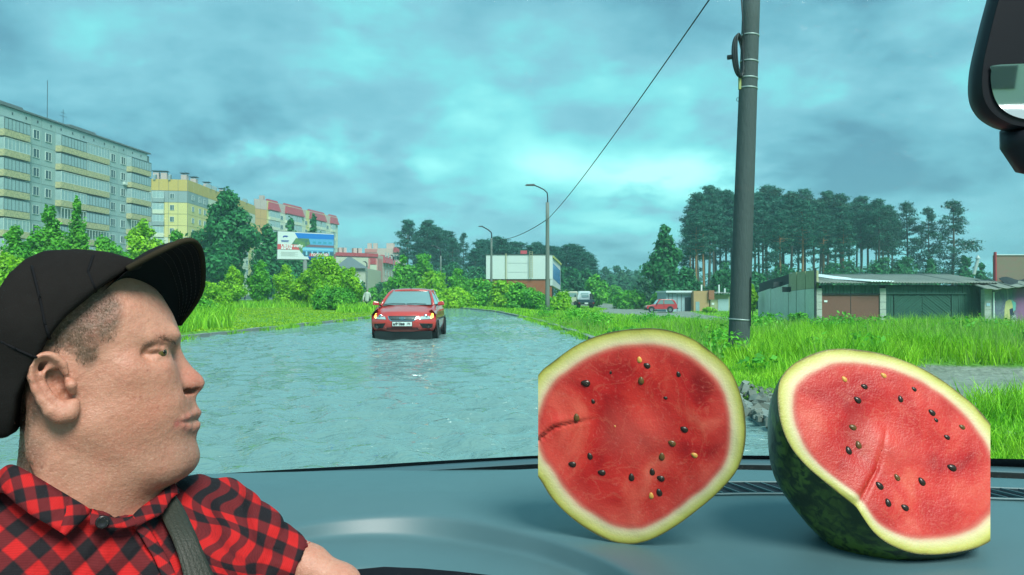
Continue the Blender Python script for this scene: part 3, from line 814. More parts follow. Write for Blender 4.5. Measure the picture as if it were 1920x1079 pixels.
for i in range(3):
    zs = rowsz if i == 1 else [zb, ztop]
    for j in range(len(zs) - 1): sub('wall_panel', MB().box(cols_[i] + .03, 118, zs[j] + .03, cols_[i+1] - .03, 118.05, zs[j+1] - .03), M_white, shop)
sub('brick_base', MB().box(br0, 118.2, gq - 1, wx1 - .1, 141, zb), M_brickb, shop)
sub('cornice', MB().box(wx0 - .1, 117.9, ztop - .02, wx1 + .1, 118.3, ztop + .12), M_rail, shop)
lx = P(992, 0, 118).x
ladd = MB(); zl0 = P(0, 522, 118).z; zl1 = P(0, 473, 118).z
ladd.box(lx, 117.6, zl0, lx + .06, 117.66, zl1); ladd.box(lx + .5, 117.6, zl0, lx + .56, 117.66, zl1)
o_l = sub('ladder', ladd, M_lad, shop)
for k in range(15): sub('rung', MB().box(lx, 117.6, zl0 + .2 + k * .28, lx + .56, 117.65, zl0 + .26 + k * .28), M_lad, shop)
sub('downpipe', MB().box(P(948, 0, 118).x, 117.8, zb, P(948, 0, 118).x + .14, 117.92, ztop + .2), M_lad, shop)
# right side wall runs back
ex, ey = P(1051, 478, 134).x, 134.0
zt2 = P(1051, 498, 134).z
sub('side_wall', MB().prism([(wx1, 118.0, zb - 1.0), (ex, ey, zb - 1.6), (ex, ey, zt2), (wx1, 118.0, ztop - .5)], (-.4, .1, 0)), M_white, shop)
for k in range(6):
    t0, t1 = .06 + k * .15, .06 + k * .15 + .12
    pa_ = lambda t, z: (lerp(wx1, ex, t) + .03, lerp(118, ey, t) - .03, z)
    z_a = lambda t: lerp(zb + .2, zb - .8, t); z_b = lambda t: lerp(zb + 2.6, zt2 - 1.0, t)
    sub('window', MB().prism([pa_(t0, z_a(t0)), pa_(t1, z_a(t1)), pa_(t1, z_b(t1)), pa_(t0, z_b(t0))], (-.05, .02, 0)), M_bluw, shop)
sub('roof_edge', MB().prism([pa_(0, ztop - .5), pa_(1, zt2), pa_(1, zt2 + .35), pa_(0, ztop - .15)], (.15, -.05, 0)), mat('yellow_edge', (.5, .48, .12), rough=.6), shop)
sub('roof_box', MB().box(P(976, 0, 124).x, 124, ztop - .3, P(988, 0, 124).x, 127, P(0, 470, 124).z), M_redroof, shop)

# ---- garages on the right
M_cor = mat('corrugated_asbestos', (.20, .215, .19), rough=.9, var=.28, vscale=1.2, bump=.3, bscale=15)
M_corw = mat('new_zinc_sheet', (.66, .70, .72), rough=.45, var=.08)
M_con = mat('pale_concrete', (.58, .66, .56), rough=.9, var=.22, vscale=.9, bump=.3, bscale=12)
M_con2 = mat('stained_concrete', (.36, .37, .22), rough=.9, var=.3, vscale=1.1, bump=.3, bscale=12)
M_tar = mat('tar_paper', (.02, .03, .035), rough=.8)
M_rust = mat('brown_door_paint', (.185, .075, .055), rough=.6, var=.14, vscale=1.6)
M_grn = mat('green_boards', (.022, .085, .065), rough=.75, var=.3, vscale=2.2, isl=.25)
M_whb = mat('whitewashed_brick', (.42, .44, .40), rough=.9, var=.3, vscale=3)
M_sign = mat('white_sign', (.75, .78, .78), rough=.5)
GY = 44.0
def gX(px, y=GY): return P(px, 556, y).x
def gZ(py, y=GY): return P(960, py, y).z
gb = gz(gX(1680), GY)
gar = empty('garage', (gX(1530), GY, gb), label='low garage row with brown steel door and green board doors under a corrugated roof', cat='garage')
zb_ = gb - .3
kx_ = (gX(1421, 62) - gX(1528)) / (62 - GY)
sub('wall', MB().prism([(gX(1531), GY + .25, zb_), (gX(1845), GY + .25, zb_), (gX(1845) + 7 * kx_, GY + 7, zb_), (gX(1531) + 7.2 * kx_, GY + 7, zb_)], (0, 0, gZ(535) - zb_)), M_tar, gar)
# front posts
for c0, c1 in ((1529, 1541), (1650, 1661)):
    zz0 = zb_; k = 0
    while zz0 < gZ(541):
        sub('wall_block', MB().box(gX(c0), GY - .02 + (k % 2) * .01, zz0 + .01, gX(c1), GY + .24, min(zz0 + .42, gZ(541))), M_whb, gar); zz0 += .43; k += 1
sub('post', MB().box(gX(1528) - .05, GY - .1, zb_, gX(1528) + .06, GY, gZ(503)), M_tar, gar)
# door
dr = sub('garage_door', MB().box(gX(1542), GY + .08, zb_, gX(1650), GY + .16, gZ(553)), M_rust, gar, bevel=.01)
for k in range(1): sub('door_seam', MB().box(gX(1596) - .01, GY + .065, zb_, gX(1596) + .015, GY + .079, gZ(553)), M_tar, gar)
sub('number_plate', MB().box(gX(1546), GY + .05, gZ(567), gX(1552), GY + .076, gZ(563.5)), M_sign, gar)
sub('door_frame', MB().box(gX(1541), GY + .0, gZ(553), gX(1651), GY + .1, gZ(551)), M_tar, gar)
# boards over the brown door
n = 16
for k in range(n):
    x0, x1 = lerp(gX(1541), gX(1650), k / n), lerp(gX(1541), gX(1650), (k + 1) / n)
    sub('board', MB().box(x0 + .012, GY + .04 + (k % 2) * .012, gZ(550.5), x1 - .012, GY + .09, gZ(535)), M_grn, gar)
# green double doors: boards set as chevrons, fields between straight boards
def vboards(c0, c1, n, zlo, zhi, yo=.05):
    for k in range(n):
        x0, x1 = lerp(gX(c0), gX(c1), k / n), lerp(gX(c0), gX(c1), (k + 1) / n)
        sub('board', MB().box(x0 + .010, GY + yo + (k % 3) * .010, zlo, x1 - .010, GY + yo + .06, zhi), M_grn, gar)
vboards(1661, 1676, 3, zb_, gZ(552)); vboards(1785, 1844, 14, zb_, gZ(552)); vboards(1661, 1844, 38, gZ(551), gZ(537), .02)
sub('lintel', MB().box(gX(1661), GY - .02, gZ(552), gX(1845), GY + .12, gZ(550.5)), M_grn, gar)
sub('door_backing', MB().box(gX(1676), GY + .12, zb_, gX(1785), GY + .16, gZ(552)), M_tar, gar)
x0, xm, x1 = gX(1677), gX(1730), gX(1784); zl, zh = zb_ + .25, gZ(553)
def clip_board(p0, p1, w, xlo, xhi):
    p0 = Vector(p0); p1 = Vector(p1); d = (p1 - p0).normalized(); nrm = Vector((-d.y, d.x)) * w / 2
    bm = bmesh.new(); vs = [bm.verts.new((p.x, 0, p.y)) for p in (p0 - nrm, p1 - nrm, p1 + nrm, p0 + nrm)]; bm.faces.new(vs)
    for co, no in (((xlo, 0, 0), (-1, 0, 0)), ((xhi, 0, 0), (1, 0, 0)), ((0, 0, zl), (0, 0, -1)), ((0, 0, zh), (0, 0, 1))):
        bmesh.ops.bisect_plane(bm, geom=bm.verts[:] + bm.edges[:] + bm.faces[:], plane_co=co, plane_no=no, clear_outer=True)
    if not bm.faces: bm.free(); return None
    bm.faces.ensure_lookup_table(); f = bm.faces[0]; pts = [tuple(v.co) for v in f.verts]; bm.free(); return pts
for sgn in (1, -1):
    k = 0
    for off in np.arange(-3.2, 2.6, .17):
        xa, xb_ = (x0, xm) if sgn > 0 else (xm, x1)
        s0 = (xa, zl + off) if sgn > 0 else (xb_, zl + off); L = xm - x0; sl = .80
        e_ = (xm + .0, zl + off + L * sl)
        pts = clip_board(s0, e_, .115, xa + .01, xb_ - .01); k += 1
        if pts and len(pts) > 2: sub('board', MB().prism([(p[0], GY + .05 + (k % 3) * .012, p[2]) for p in pts], (0, .05, 0)), M_grn, gar)
# corrugated roof sheets, laid side by side, uneven
def corr(xa, xb_, ya, yb, za, zb2, m, parent, pitch=.17, amp=.028, jag=0.0, name='roof_sheet', n_per=6, sag=0.0):
    n = max(4, int((xb_ - xa) / pitch * n_per)); rows = []
    for j in range(5):
        t = j / 4; rows.append([(lerp(xa, xb_, i / n) + jag * t, lerp(ya, yb, t), lerp(za, zb2, t) + amp * math.sin(2 * PI * (xb_ - xa) / pitch * i / n) + sag * math.sin(PI * i / n)) for i in range(n + 1)])
    return sub(name, MB().grid(rows), m, parent, smooth=True, solid=.02)
ze = gZ(531); yr_ = GY + 6.5; zr = gZ(514.5, yr_)
edges_ = [1530, 1556, 1583, 1610, 1640, 1668, 1700, 1733, 1767, 1800, 1830, 1862]
for i in range(len(edges_) - 1):
    dz_ = random.uniform(-.015, .015); corr(gX(edges_[i]) - .03, gX(edges_[i+1]) + .04, GY - .45, yr_, ze + dz_, zr + dz_ + .008 * (i % 2), M_cor, gar, jag=kx_ * 6.95)
corr(gX(1622), gX(1668), GY - .62, GY + 2.4, ze + .075, ze + .30, M_corw, gar, jag=-1.2); corr(gX(1586), gX(1628), GY + 2.0, yr_ - .4, ze + .30, zr + .06, M_corw, gar, jag=-1.0)
# concrete side wall of the row, runs back to the left
sx, sy = gX(1421, 62), 62.0
def wall_seg(t0, t1, zt0, zt1, m, name='wall_panel', th=.25, zb0=None, zb1=None, out=0.0):
    p = lambda t: (lerp(gX(1528), sx, t) - out, lerp(GY, sy, t))
    a_, b_ = p(t0 + .004), p(t1 - .004); z0_ = (zb_ - .8) if zb0 is None else zb0; z1_ = (zb_ - .8) if zb1 is None else zb1
    return sub(name, MB().prism([(a_[0], a_[1], z0_), (b_[0], b_[1], z1_), (b_[0], b_[1], zt1), (a_[0], a_[1], zt0)], (th, .1, 0)), m, gar)
def zt_at(t, py): return P(960, py, lerp(GY, sy, t)).z
T = lambda c: (lambda u: (u * GY - gX(1528)) / ((sx - gX(1528)) - u * (sy - GY)))((c - 960) / F)
t1, t2, t3 = T(1478), T(1445), 1.0
for u0, u1 in ((0, .34), (.34, .67), (.67, 1)):
    wall_seg(t1 * u0, t1 * u1, zt_at(t1 * u0, lerp(541, 547, u0)), zt_at(t1 * u1, lerp(541, 547, u1)), M_con)
    wall_seg(t1 * u0, t1 * u1, zt_at(t1 * u0, lerp(507, 512, u0)), zt_at(t1 * u1, lerp(507, 512, u1)), M_con2, zb0=zt_at(t1 * u0, lerp(541, 547, u0)) + .02, zb1=zt_at(t1 * u1, lerp(541, 547, u1)) + .02, out=-.03)
wall_seg(t1, t2, zt_at(t1, 533), zt_at(t2, 543), M_con); wall_seg(t2, t3, zt_at(t2, 541), zt_at(t3, 549), M_con)
wall_seg(t1, t3, zt_at(t1, 514), zt_at(t3, 532), M_tar, 'tar_edge', zb0=zt_at(t1, 533) + .02, zb1=zt_at(t3, 549) + .02, out=-.1)
for c, py in ((1464, 538), (1482, 548)):
    t = T(c); sub('lamp_bracket', MB().box(lerp(gX(1528), sx, t) - .5, lerp(GY, sy, t), zt_at(t, py), lerp(gX(1528), sx, t) + .1, lerp(GY, sy, t) + .15, zt_at(t, py) + .35), M_rail, gar)
q = MB(); q.tube([(gX(1826, 52), 52, gZ(515, 52)), (gX(1834, 52), 52, gZ(487, 52))], .11, 10); q.lathe([(.16, 0), (.16, .05), (.0, .3)], 10, M=Matrix.Translation((gX(1834, 52), 52, gZ(486, 52)))); sub('flue_pipe', q, mat('zinc', (.4, .45, .45), rough=.5), gar)

# graffiti garage at the right edge and the brick upper storey behind it
G2 = 43.2
g2b = gz(gX(1890, G2), G2)
gr2 = empty('garage', (gX(1846, G2), G2, g2b), label='rightmost garage painted with graffiti under a sagging grey roof', cat='garage')
zb_ = g2b - .3
gm2 = bpy.data.materials.new('graffiti_wall'); gm2.use_nodes = True; nt = gm2.node_tree; b = nt.nodes['Principled BSDF']; b.inputs['Roughness'].default_value = .8
tc = nt.nodes.new('ShaderNodeTexCoord'); sp = nt.nodes.new('ShaderNodeSeparateXYZ')
nzv = nz(nt, tc, 1.5, 5.0, .6, (1, 1, .35), 1.0)
c_ = ramp(nt, nzv, [(.32, (.05, .07, .12)), (.45, (.16, .22, .24)), (.55, (.12, .13, .20)), (.68, (.30, .34, .34))])
nt.links.new(tc.outputs['Object'], sp.inputs[0])
u_ = math_n(nt, 'MULTIPLY_ADD', math_n(nt, 'SUBTRACT', sp.outputs[0], gX(1904, G2)), 3.0, math_n(nt, 'MULTIPLY', nzv, 1.0), clamp=True)
c_ = mix_c(nt, math_n(nt, 'MULTIPLY', u_, .75), c_, (.33, .10, .26)); nt.links.new(c_, b.inputs['Base Color'])
sub('wall', MB().box(gX(1861, G2), G2 + .03, zb_, gX(2010, G2), G2 + .3, gZ(541, G2)), gm2, gr2)
for k in range(6):
    sub('wall_block', MB().box(gX(1846, G2), G2, zb_ + k * .42 + .01, gX(1860, G2), G2 + .35, min(zb_ + (k + 1) * .42, gZ(543, G2))), M_whb, gr2)
sub('downpipe', MB().tube([(gX(1861.5, G2), G2 - .08, zb_), (gX(1861.5, G2), G2 - .08, gZ(548, G2))], .045, 8), M_sign, gr2)
sub('number_plate', MB().box(gX(1849, G2), G2 - .03, gZ(574, G2), gX(1856, G2), G2 - .01, gZ(569, G2)), mat('blue_sign', (.45, .6, .75), rough=.5), gr2)
# painted figure shapes: pale yellow hair-like strokes, white rays (flat paint)
M_py = mat('yellow_paint', (.55, .50, .22), rough=.7, var=.3, vscale=5); M_pw = mat('white_paint', (.65, .68, .66), rough=.7); M_pd = mat('dark_paint', (.02, .03, .07), rough=.7)
def paint(pl, m, off): sub('painted_shape', MB().prism([(gX(a_, G2), G2 + .026 - off, gZ(b_, G2)) for a_, b_ in pl], (0, .002, 0)), m, gr2)
paint([(1886, 566), (1892, 562), (1899, 563), (1903, 572), (1901, 590), (1896, 606), (1894, 628), (1890, 628), (1888, 612), (1885, 625), (1883, 600), (1884, 580)], M_py, .004)
paint([(1893, 580), (1899, 578), (1902, 592), (1900, 626), (1896, 627), (1895, 604)], M_pd, .010)
for k in range(12):
    a_ = 2 * PI * k / 12; cx, cy = 1901.5, 598; dx, dy = math.cos(a_), math.sin(a_)
    paint([(cx + dx * 2.2 - dy * .5, cy + dy * 3 + dx * .5), (cx + dx * 6 - dy * .4, cy + dy * 7.5 + dx * .4), (cx + dx * 6 + dy * .4, cy + dy * 7.5 - dx * .4), (cx + dx * 2.2 + dy * .5, cy + dy * 3 - dx * .5)], M_pw, .016)
paint([(1896, 562), (1905, 568), (1904, 582), (1900, 584), (1899, 572)], mat('teal_paint', (.15, .42, .40), rough=.7), .012)
for k in range(4):
    xa = gX(1836 + k * 24, G2); sub('roof_sheet', MB().grid([[(xa + i * .12, lerp(G2 - .7, G2 + 1.6, j / 4), lerp(gZ(543 - 1.5 * k, G2), gZ(530 - k, G2) + .1, j / 4) + .03 * math.sin(i * 1.1 + k) + .02 * k) for i in range(8)] for j in range(5)]), M_cor, gr2, smooth=True, solid=.05)
BY = 44.2
bk_ = empty('brick_shed', (gX(1866, BY), BY, g2b), label='weathered brick upper storey with a narrow corner strip, above the graffiti garage', cat='shed')
bmat = bpy.data.materials.new('old_brick'); bmat.use_nodes = True; nt = bmat.node_tree; b = nt.nodes['Principled BSDF']; b.inputs['Roughness'].default_value = .9
tc = nt.nodes.new('ShaderNodeTexCoord'); mp_ = nt.nodes.new('ShaderNodeMapping'); mp_.inputs['Rotation'].default_value = (PI / 2, 0, 0); nt.links.new(tc.outputs['Object'], mp_.inputs[0])
bt = node(nt, 'ShaderNodeTexBrick', i_Scale=3.6); bt.inputs['Color1'].default_value = (.21, .16, .12, 1); bt.inputs['Color2'].default_value = (.27, .13, .10, 1); bt.inputs['Mortar'].default_value = (.20, .21, .18, 1); bt.inputs['Mortar Size'].default_value = .02
nt.links.new(mp_.outputs[0], bt.inputs['Vector'])
nt.links.new(mix_c(nt, ramp(nt, nz(nt, tc, 1.2, 6.0, .6, (1, 1, 3)), [(.42, 0.0), (.6, .8)]), bt.outputs[0], (.20, .17, .12)), b.inputs['Base Color'])
sub('wall', MB().box(gX(1868, BY), BY, g2b + .5, gX(2030, BY), BY + .3, gZ(479, BY)), bmat, bk_)
sub('corner_strip', MB().box(gX(1865.5, BY), BY - .08, gZ(530, BY), gX(1867.8, BY), BY + .1, gZ(473, BY)), M_redroof, bk_)
sub('coping', MB().box(gX(1867.9, BY), BY - .06, gZ(479, BY), gX(2030, BY), BY + .3, gZ(477.5, BY)), M_corw, bk_)
q = MB(); q.grid([[(lerp(gX(1868, BY), gX(2010, BY), i / 20), BY - .25 - .8 * j, gZ(523, BY) + .1 * math.sin(i * .9) - .45 * j) for i in range(21)] for j in range(2)]); sub('tar_flap', q, M_tar, bk_, solid=.04)

# ---- small far garages
SY = 98.0
def sX(px): return P(px, 556, SY).x
def sZ(py): return P(960, py, SY).z
sb_ = gz(sX(1310), SY)
M_bluesh = mat('pale_blue_sheet', (.32, .42, .45), rough=.6, var=.12, vscale=.6); M_tan = mat('tan_brick', (.45, .27, .13), rough=.85, var=.15, vscale=1.5)
g3 = empty('garage', (sX(1248), SY, sb_), label='pale blue sheet metal garage behind the red boxy car', cat='garage')
sub('wall', MB().box(sX(1249), SY, sb_ - .5, sX(1296), SY + 6, sZ(549)), M_bluesh, g3); sub('roof', MB().box(sX(1247), SY - .6, sZ(549), sX(1297), SY + 6.4, sZ(545.5)), M_corw, g3)
sub('fascia', MB().box(sX(1268), SY - .3, sZ(552), sX(1295), SY - .1, sZ(550)), M_corw, g3); sub('door', MB().box(sX(1284), SY - .06, sb_ - .4, sX(1295), SY - .02, sZ(558)), M_tar, g3)
for c in (1253, 1260, 1269, 1277): sub('sheet_joint', MB().box(sX(c), SY - .05, sb_ - .3, sX(c) + .08, SY - .01, sZ(551)), M_roofg, g3)
g4 = empty('garage', (sX(1296), SY - 1.5, sb_), label='tan brick garage, middle one of the small distant garages', cat='garage')
sub('wall', MB().box(sX(1295.5), SY - 1.5, sb_ - .5, sX(1324), SY + 6, sZ(546)), M_tan, g4); sub('corner_pier', MB().box(sX(1322), SY - 1.9, sZ(562), sX(1332), SY - .2, sZ(545)), mat('rust_brick', (.32, .13, .07), rough=.9, var=.2), g4)
sub('painted_shape', MB().box(sX(1299), SY - 1.54, sb_, sX(1306), SY - 1.51, sZ(566)), mat('faded_blue', (.25, .36, .38), rough=.8, var=.3), g4)
g5 = empty('garage', (sX(1332), SY, sb_), label='small grey garage with a pale door, rightmost of the distant garages', cat='garage')
sub('wall', MB().box(sX(1332), SY, sb_ - .5, sX(1368), SY + 6, sZ(553)), M_con2, g5); sub('door', MB().box(sX(1346), SY - .06, sb_ - .4, sX(1366), SY - .02, sZ(561)), M_bluesh, g5)
corr(sX(1331), sX(1370), SY - .8, SY + 6, sZ(550.5), sZ(547.5), M_cor, g5, pitch=.35, amp=.05); sub('number_plate', MB().box(sX(1334), SY - .05, sZ(572), sX(1339), SY - .02, sZ(568)), M_sign, g5)
for c, p0, p1 in ((1319, 545, 534), (1352, 550, 534), (1363, 550, 541)):
    sub('flue_pipe', MB().tube([(sX(c), SY + 1, sZ(p0 + 2)), (sX(c), SY + 1, sZ(p1))], .11, 8), M_sign, g5 if c > 1340 else g4)
# ================================================================== poles, lamps, wire, billboard
M_pole = mat('dark_wet_concrete', (.060, .075, .078), rough=.8, var=.18, vscale=5, bump=.5, bscale=35, stretch=(1, 1, .25))
M_pole2 = mat('grey_concrete', (.17, .185, .17), rough=.85, var=.12, vscale=3, stretch=(1, 1, .3))
M_band = mat('steel_band', (.34, .38, .38), rough=.5, metal=.3)
PY_ = 14.0
pb_ = P(1385, 655, PY_); pt_ = P(1411, -60, PY_)
pole = empty('utility_pole', (pb_.x, PY_, pb_.z - .4), label='thick dark concrete pole with a cable coil, standing in the grass', cat='pole')
rw = lambda py: interp_((0, 300, 640), (15.8, 17.5, 19.5), py) * PY_ / 1400
def interp_(xs_, ys_, x): return float(np.interp(x, xs_, ys_))
q = MB(); pts = [pb_ - (pt_ - pb_) * .1] + [pb_.lerp(pt_, t) for t in np.linspace(0, 1, 8)] ; q.tube(pts, [.197] + [lerp(.195, .155, t) for t in np.linspace(0, 1, 8)], 28)
sub('shaft', q, M_pole, pole, smooth=True)
def on_pole(py):
    t = (655 - py) / 715; return pb_.lerp(pt_, t), lerp(.195, .155, t)
for py, tl in ((69, 3), (118, 3), (149, 3), (168, 3), (600, 0)):
    c_, r_ = on_pole(py); ax = (pt_ - pb_).normalized()
    q = MB(); m_ = Matrix.Translation(c_) @ Matrix.Rotation(R(4), 4, 'Y')
    q.lathe([(r_ + .001, -.014), (r_ + .008, -.012), (r_ + .008, .012), (r_ + .001, .014)], 28, M=m_); sub('steel_band', q, M_band, pole, smooth=True)
# coil of spare cable tied to the left of the shaft
q = MB(); cc = P(1386, 105, PY_ - .1)
for k in range(9):
    pts = []
    for i in range(28):
        a_ = 2 * PI * i / 28; rx = .10 + .014 * ((k * 7) % 5 - 2); rz = .40 - .012 * ((k * 3) % 5)
        pts.append((cc.x + rx * math.cos(a_) - .02 * math.sin(a_), cc.y + .045 * math.cos(a_) + (k - 4) * .012, cc.z + rz * math.sin(a_)))
    q.tube(pts, .019, 6, closed=True)
o = sub('cable_coil', q, mat('cable_black', (.012, .016, .02), rough=.5), pole, smooth=True); o['kind'] = 'stuff'
M_cab = mat('cable_black', (.012, .016, .02), rough=.5)
q = MB(); c0_ = P(1368, 107, PY_ - .1); q.lathe([(0, -.1), (.045, -.09), (.045, .09), (0, .1)], 10, M=Matrix.Translation(c0_ + Vector((.05, 0, 0))) @ Matrix.Rotation(R(82), 4, 'Y')); sub('cable_joint', q, M_cab, pole, smooth=True)
q = MB(); q.tube([P(1389, -20, PY_ - .15), P(1392, 25, PY_ - .18), P(1395, 60, PY_ - .16), P(1390, 85, PY_ - .16)], .014, 6); sub('drop_cable', q, M_cab, pole, smooth=True)
q = MB(); q.box(-.02, -.03, 0, .02, .03, .26); o = sub('tag_strip', q, mat('olive_tag', (.35, .36, .12), rough=.6), pole); o.location = o.location + P(1387, 168, PY_ - .05)
q = MB(); q.tube([P(1384 + 3 * math.cos(t), 187 + 3.5 * math.sin(t), PY_) for t in np.linspace(0, 6.28, 12, endpoint=False)], .006, 5, closed=True); sub('cable_hook', q, M_cab, pole)
q = MB(); q.tube([P(1407, 612, PY_ - .17), P(1408, 520, PY_ - .17)], .012, 6); sub('side_cable', q, M_cab, pole)

def lamp(px, base_py, topp, Y, r0, r1, arm, label, head_w=.5, group='street lamps along the road'):
    bz = gz(P(px[0], 556, Y).x, Y); b_ = P(px[0], 556, Y); b_.z = bz - .3; t_ = P(px[1], topp, Y)
    root = empty('street_lamp', b_, label=label, cat='street lamp', group=group)
    sub('shaft', MB().tube([b_.lerp(t_, k / 6) for k in range(7)], [lerp(r0, r1, k / 6) for k in range(7)], 14), M_pole2, root, smooth=True)
    pts = [P(a_, c_, Y) for a_, c_ in arm]; sub('arm', MB().tube([t_ - Vector((0, 0, .3))] + pts, .045 * Y / 55 ** 1 if Y > 80 else .045, 8), M_cab, root, smooth=True)
    e_ = pts[-1]; s_ = head_w * Y / 55
    q = MB(); q.hexa([(-s_ * 1.5, -.14, -.05), (.1, -.10, -.06), (.1, .10, -.06), (-s_ * 1.5, .14, -.05), (-s_ * 1.4, -.10, .06), (.05, -.07, .09), (.05, .07, .09), (-s_ * 1.4, .10, .06)])
    o = sub('lamp_head', q, M_cab, root, bevel=.02); o.location = o.location + e_
    return root
lamp((1026.5, 1026.5), 577, 380, 55, .17, .13, [(1027, 372), (1026, 362), (1020, 356), (1010, 351), (1001, 347.5)], 'nearest street lamp on a concrete post between road and bushes', .42)
lamp((921, 921.5), 572, 447, 92, .17, .12, [(922, 442), (921, 436), (915, 431), (908, 427), (904, 425)], 'middle street lamp on a thin post left of the white building', .18)
lamp((826, 826.5), 566, 480, 120, .17, .12, [(826, 474), (825, 468), (820, 464), (813, 461)], 'farthest street lamp on a thin post, right of the oncoming red car', .12)
for (px_, t_, Y, lb) in ((688, 498, 150, 'thin dark lamp post in front of the pink building, above the walking man'), (738, 486, 165, 'thin dark lamp post at the right edge of the pink building')):
    lamp((px_, px_), 570, t_, Y, .12, .09, [(px_, t_ - 3), (px_ - 2, t_ - 6), (px_ - 4, t_ - 7)], lb, .1)
# overhead wire
pa_, pb2 = P(1345, -22, 11), P(1031, 407, 55)
w_ = empty('power_line', pb2, label='black overhead wire sagging from the near top to the street lamps', cat='wire')
def sag(a_, b_, n, s_): return [a_.lerp(b_, t) - Vector((0, 0, s_ * 4 * t * (1 - t))) for t in np.linspace(0, 1, n)]
pc, pd = P(921, 446, 92), P(976, 449, 75)
sub('wire', MB().tube(sag(P(1345, -22, 11), P(1027, 411, 55), 30, .25), [lerp(.012, .022, t / 29) for t in range(30)], 6), M_cab, w_, smooth=True)
sub('wire', MB().tube(sag(P(1027, 411, 55), P(922, 449.5, 92), 14, .55), .03, 6), M_cab, w_, smooth=True)

# billboard
BYY = 78.0
bb = empty('billboard', P(573, 556, BYY), label='advertising billboard with blue band and red slogan strip above the bushes', cat='billboard')
c = [P(521, 434, BYY), P(626, 439, BYY + 1.5), P(625, 487.5, BYY + 1.5), P(520, 486, BYY)]
def bbp(u, v, off=0.0):
    """u, v in 0..1 from the top left"""
    p = c[0].lerp(c[1], u).lerp(c[3].lerp(c[2], u), v); n = (c[1] - c[0]).cross(c[3] - c[0]).normalized()
    if n.y > 0: n = -n
    return p + n * off
def bbq(pl, m, name, off): return sub(name, MB().prism([bbp(a_, b_, off) for a_, b_ in pl], bbp(0, 0, -.012) - bbp(0, 0, 0)), m, bb)
M_ad = mat('ad_white', (.62, .64, .63), rough=.5); M_adb = mat('ad_blue', (.01, .17, .55), rough=.5); M_adr = mat('ad_red', (.62, .09, .10), rough=.5)
M_ads = mat('ad_photo_sky', (.10, .34, .58), rough=.5, var=.1); M_adg = mat('ad_photo_trees', (.14, .26, .08), rough=.5, col2=(.05, .14, .12), vscale=2.5); M_adn = mat('ad_navy', (.01, .05, .30), rough=.5)
sub('board', MB().prism([bbp(-.012, -.02, -.02), bbp(1.012, -.02, -.02), bbp(1.012, 1.03, -.02), bbp(-.012, 1.03, -.02)], bbp(0, 0, -.3) - bbp(0, 0, 0)), M_roofg, bb)
bbq([(0, 0), (1, 0), (1, 1), (0, 1)], M_ad, 'poster', .012)
bbq([(.30, .03), (1, .03), (1, .22), (.355, .22)], M_adb, 'blue_band', .03)
bbq([(.33, .22), (1, .22), (1, .97), (.56, .97), (.47, .86), (.385, .66), (.36, .50), (.245, .46)], M_ads, 'printed_photo', .022)
bbq([(.32, .225), (.55, .225), (.58, .42), (.46, .56), (.44, .80), (.385, .66), (.36, .50), (.245, .46)], M_adg, 'printed_trees', .032)
bbq([(.50, .44), (1, .46), (1, .54), (.50, .54)], mat('ad_brown', (.18, .12, .16), rough=.5), 'printed_facade', .032); bbq([(.44, .56), (1, .60), (1, .66), (.44, .66)], mat('ad_light', (.22, .50, .66), rough=.5), 'printed_facade', .034)
bbq([(.44, .70), (1, .70), (1, .88), (.47, .88)], mat('ad_dark', (.04, .12, .18), rough=.5), 'printed_shopfront', .032)
for k in range(4): bbq([(.62 + k * .095, .32), (.68 + k * .095, .32), (.68 + k * .095, .40), (.62 + k * .095, .40)], mat('ad_win', (.05, .28, .42), rough=.5), 'printed_window', .036)
for k in range(5): bbq([(.50 + k * .1, .70), (.53 + k * .1, .70), (.53 + k * .1, .84), (.50 + k * .1, .84)], mat('ad_light', (.22, .50, .66), rough=.5), 'printed_column', .036)
bbq([(0, .46), (.345, .46), (.39, .65), (0, .65)], M_adr, 'red_strip', .034); bbq([(.58, .77), (.92, .77), (.90, .88), (.56, .88)], M_adr, 'red_strip', .044)
bbq([(0, .66), (.385, .66), (.475, .90), (.54, .90), (.565, 1.0), (0, 1.0)], M_ad, 'white_field', .036); bbq([(.54, .90), (.70, .88), (.70, 1), (.57, 1)], M_adn, 'blue_mark', .040)
bbq([(.085, .20), (.10, .155), (.13, .14), (.17, .15), (.185, .175), (.165, .19), (.16, .215), (.145, .19), (.115, .195), (.10, .22)], M_adn, 'bear_emblem', .030)
for k, (a_, b_, v) in enumerate(((.06, .20, .315), (.065, .19, .355))): bbq([(a_, v), (b_, v), (b_, v + .022), (a_, v + .022)], M_adn, 'small_print', .030)
for k in range(5): bbq([(.06, .745 + .034 * k), (.36 - .05 * (k % 2), .745 + .034 * k), (.36 - .05 * (k % 2), .752 + .034 * k), (.06, .752 + .034 * k)], M_pole2, 'small_print', .046)
def text_obj(name, body, size, m, parent, M_, extr=.004, align='LEFT', xs=1.0):
    cu = bpy.data.curves.new(name, 'FONT'); cu.body = body; cu.size = size; cu.extrude = extr; cu.align_x = align; cu.offset = .004 * size / .1
    o = bpy.data.objects.new(name, cu); C.objects.link(o); dg = bpy.context.evaluated_depsgraph_get(); me = bpy.data.meshes.new_from_object(o.evaluated_get(dg)); bpy.data.objects.remove(o)
    me.materials.clear(); me.materials.append(m); o = bpy.data.objects.new(name, me); C.objects.link(o); o.parent = parent
    o.matrix_local = Matrix.Translation(-parent.location) @ M_ @ Matrix.Scale(xs, 4, (1, 0, 0)); return o
bx_ = (c[1] - c[0]).normalized(); by_ = (c[0] - c[3]).normalized(); bn_ = bx_.cross(by_)
def bb_text(t, u, v, size, m, off=.05):
    M3 = Matrix((bx_, by_, bn_)).transposed().to_4x4(); M3.translation = bbp(u, v, off); return text_obj('slogan', t, size, m, bb, M3)
M_txt = mat('ad_text_white', (.8, .8, .8), rough=.5)
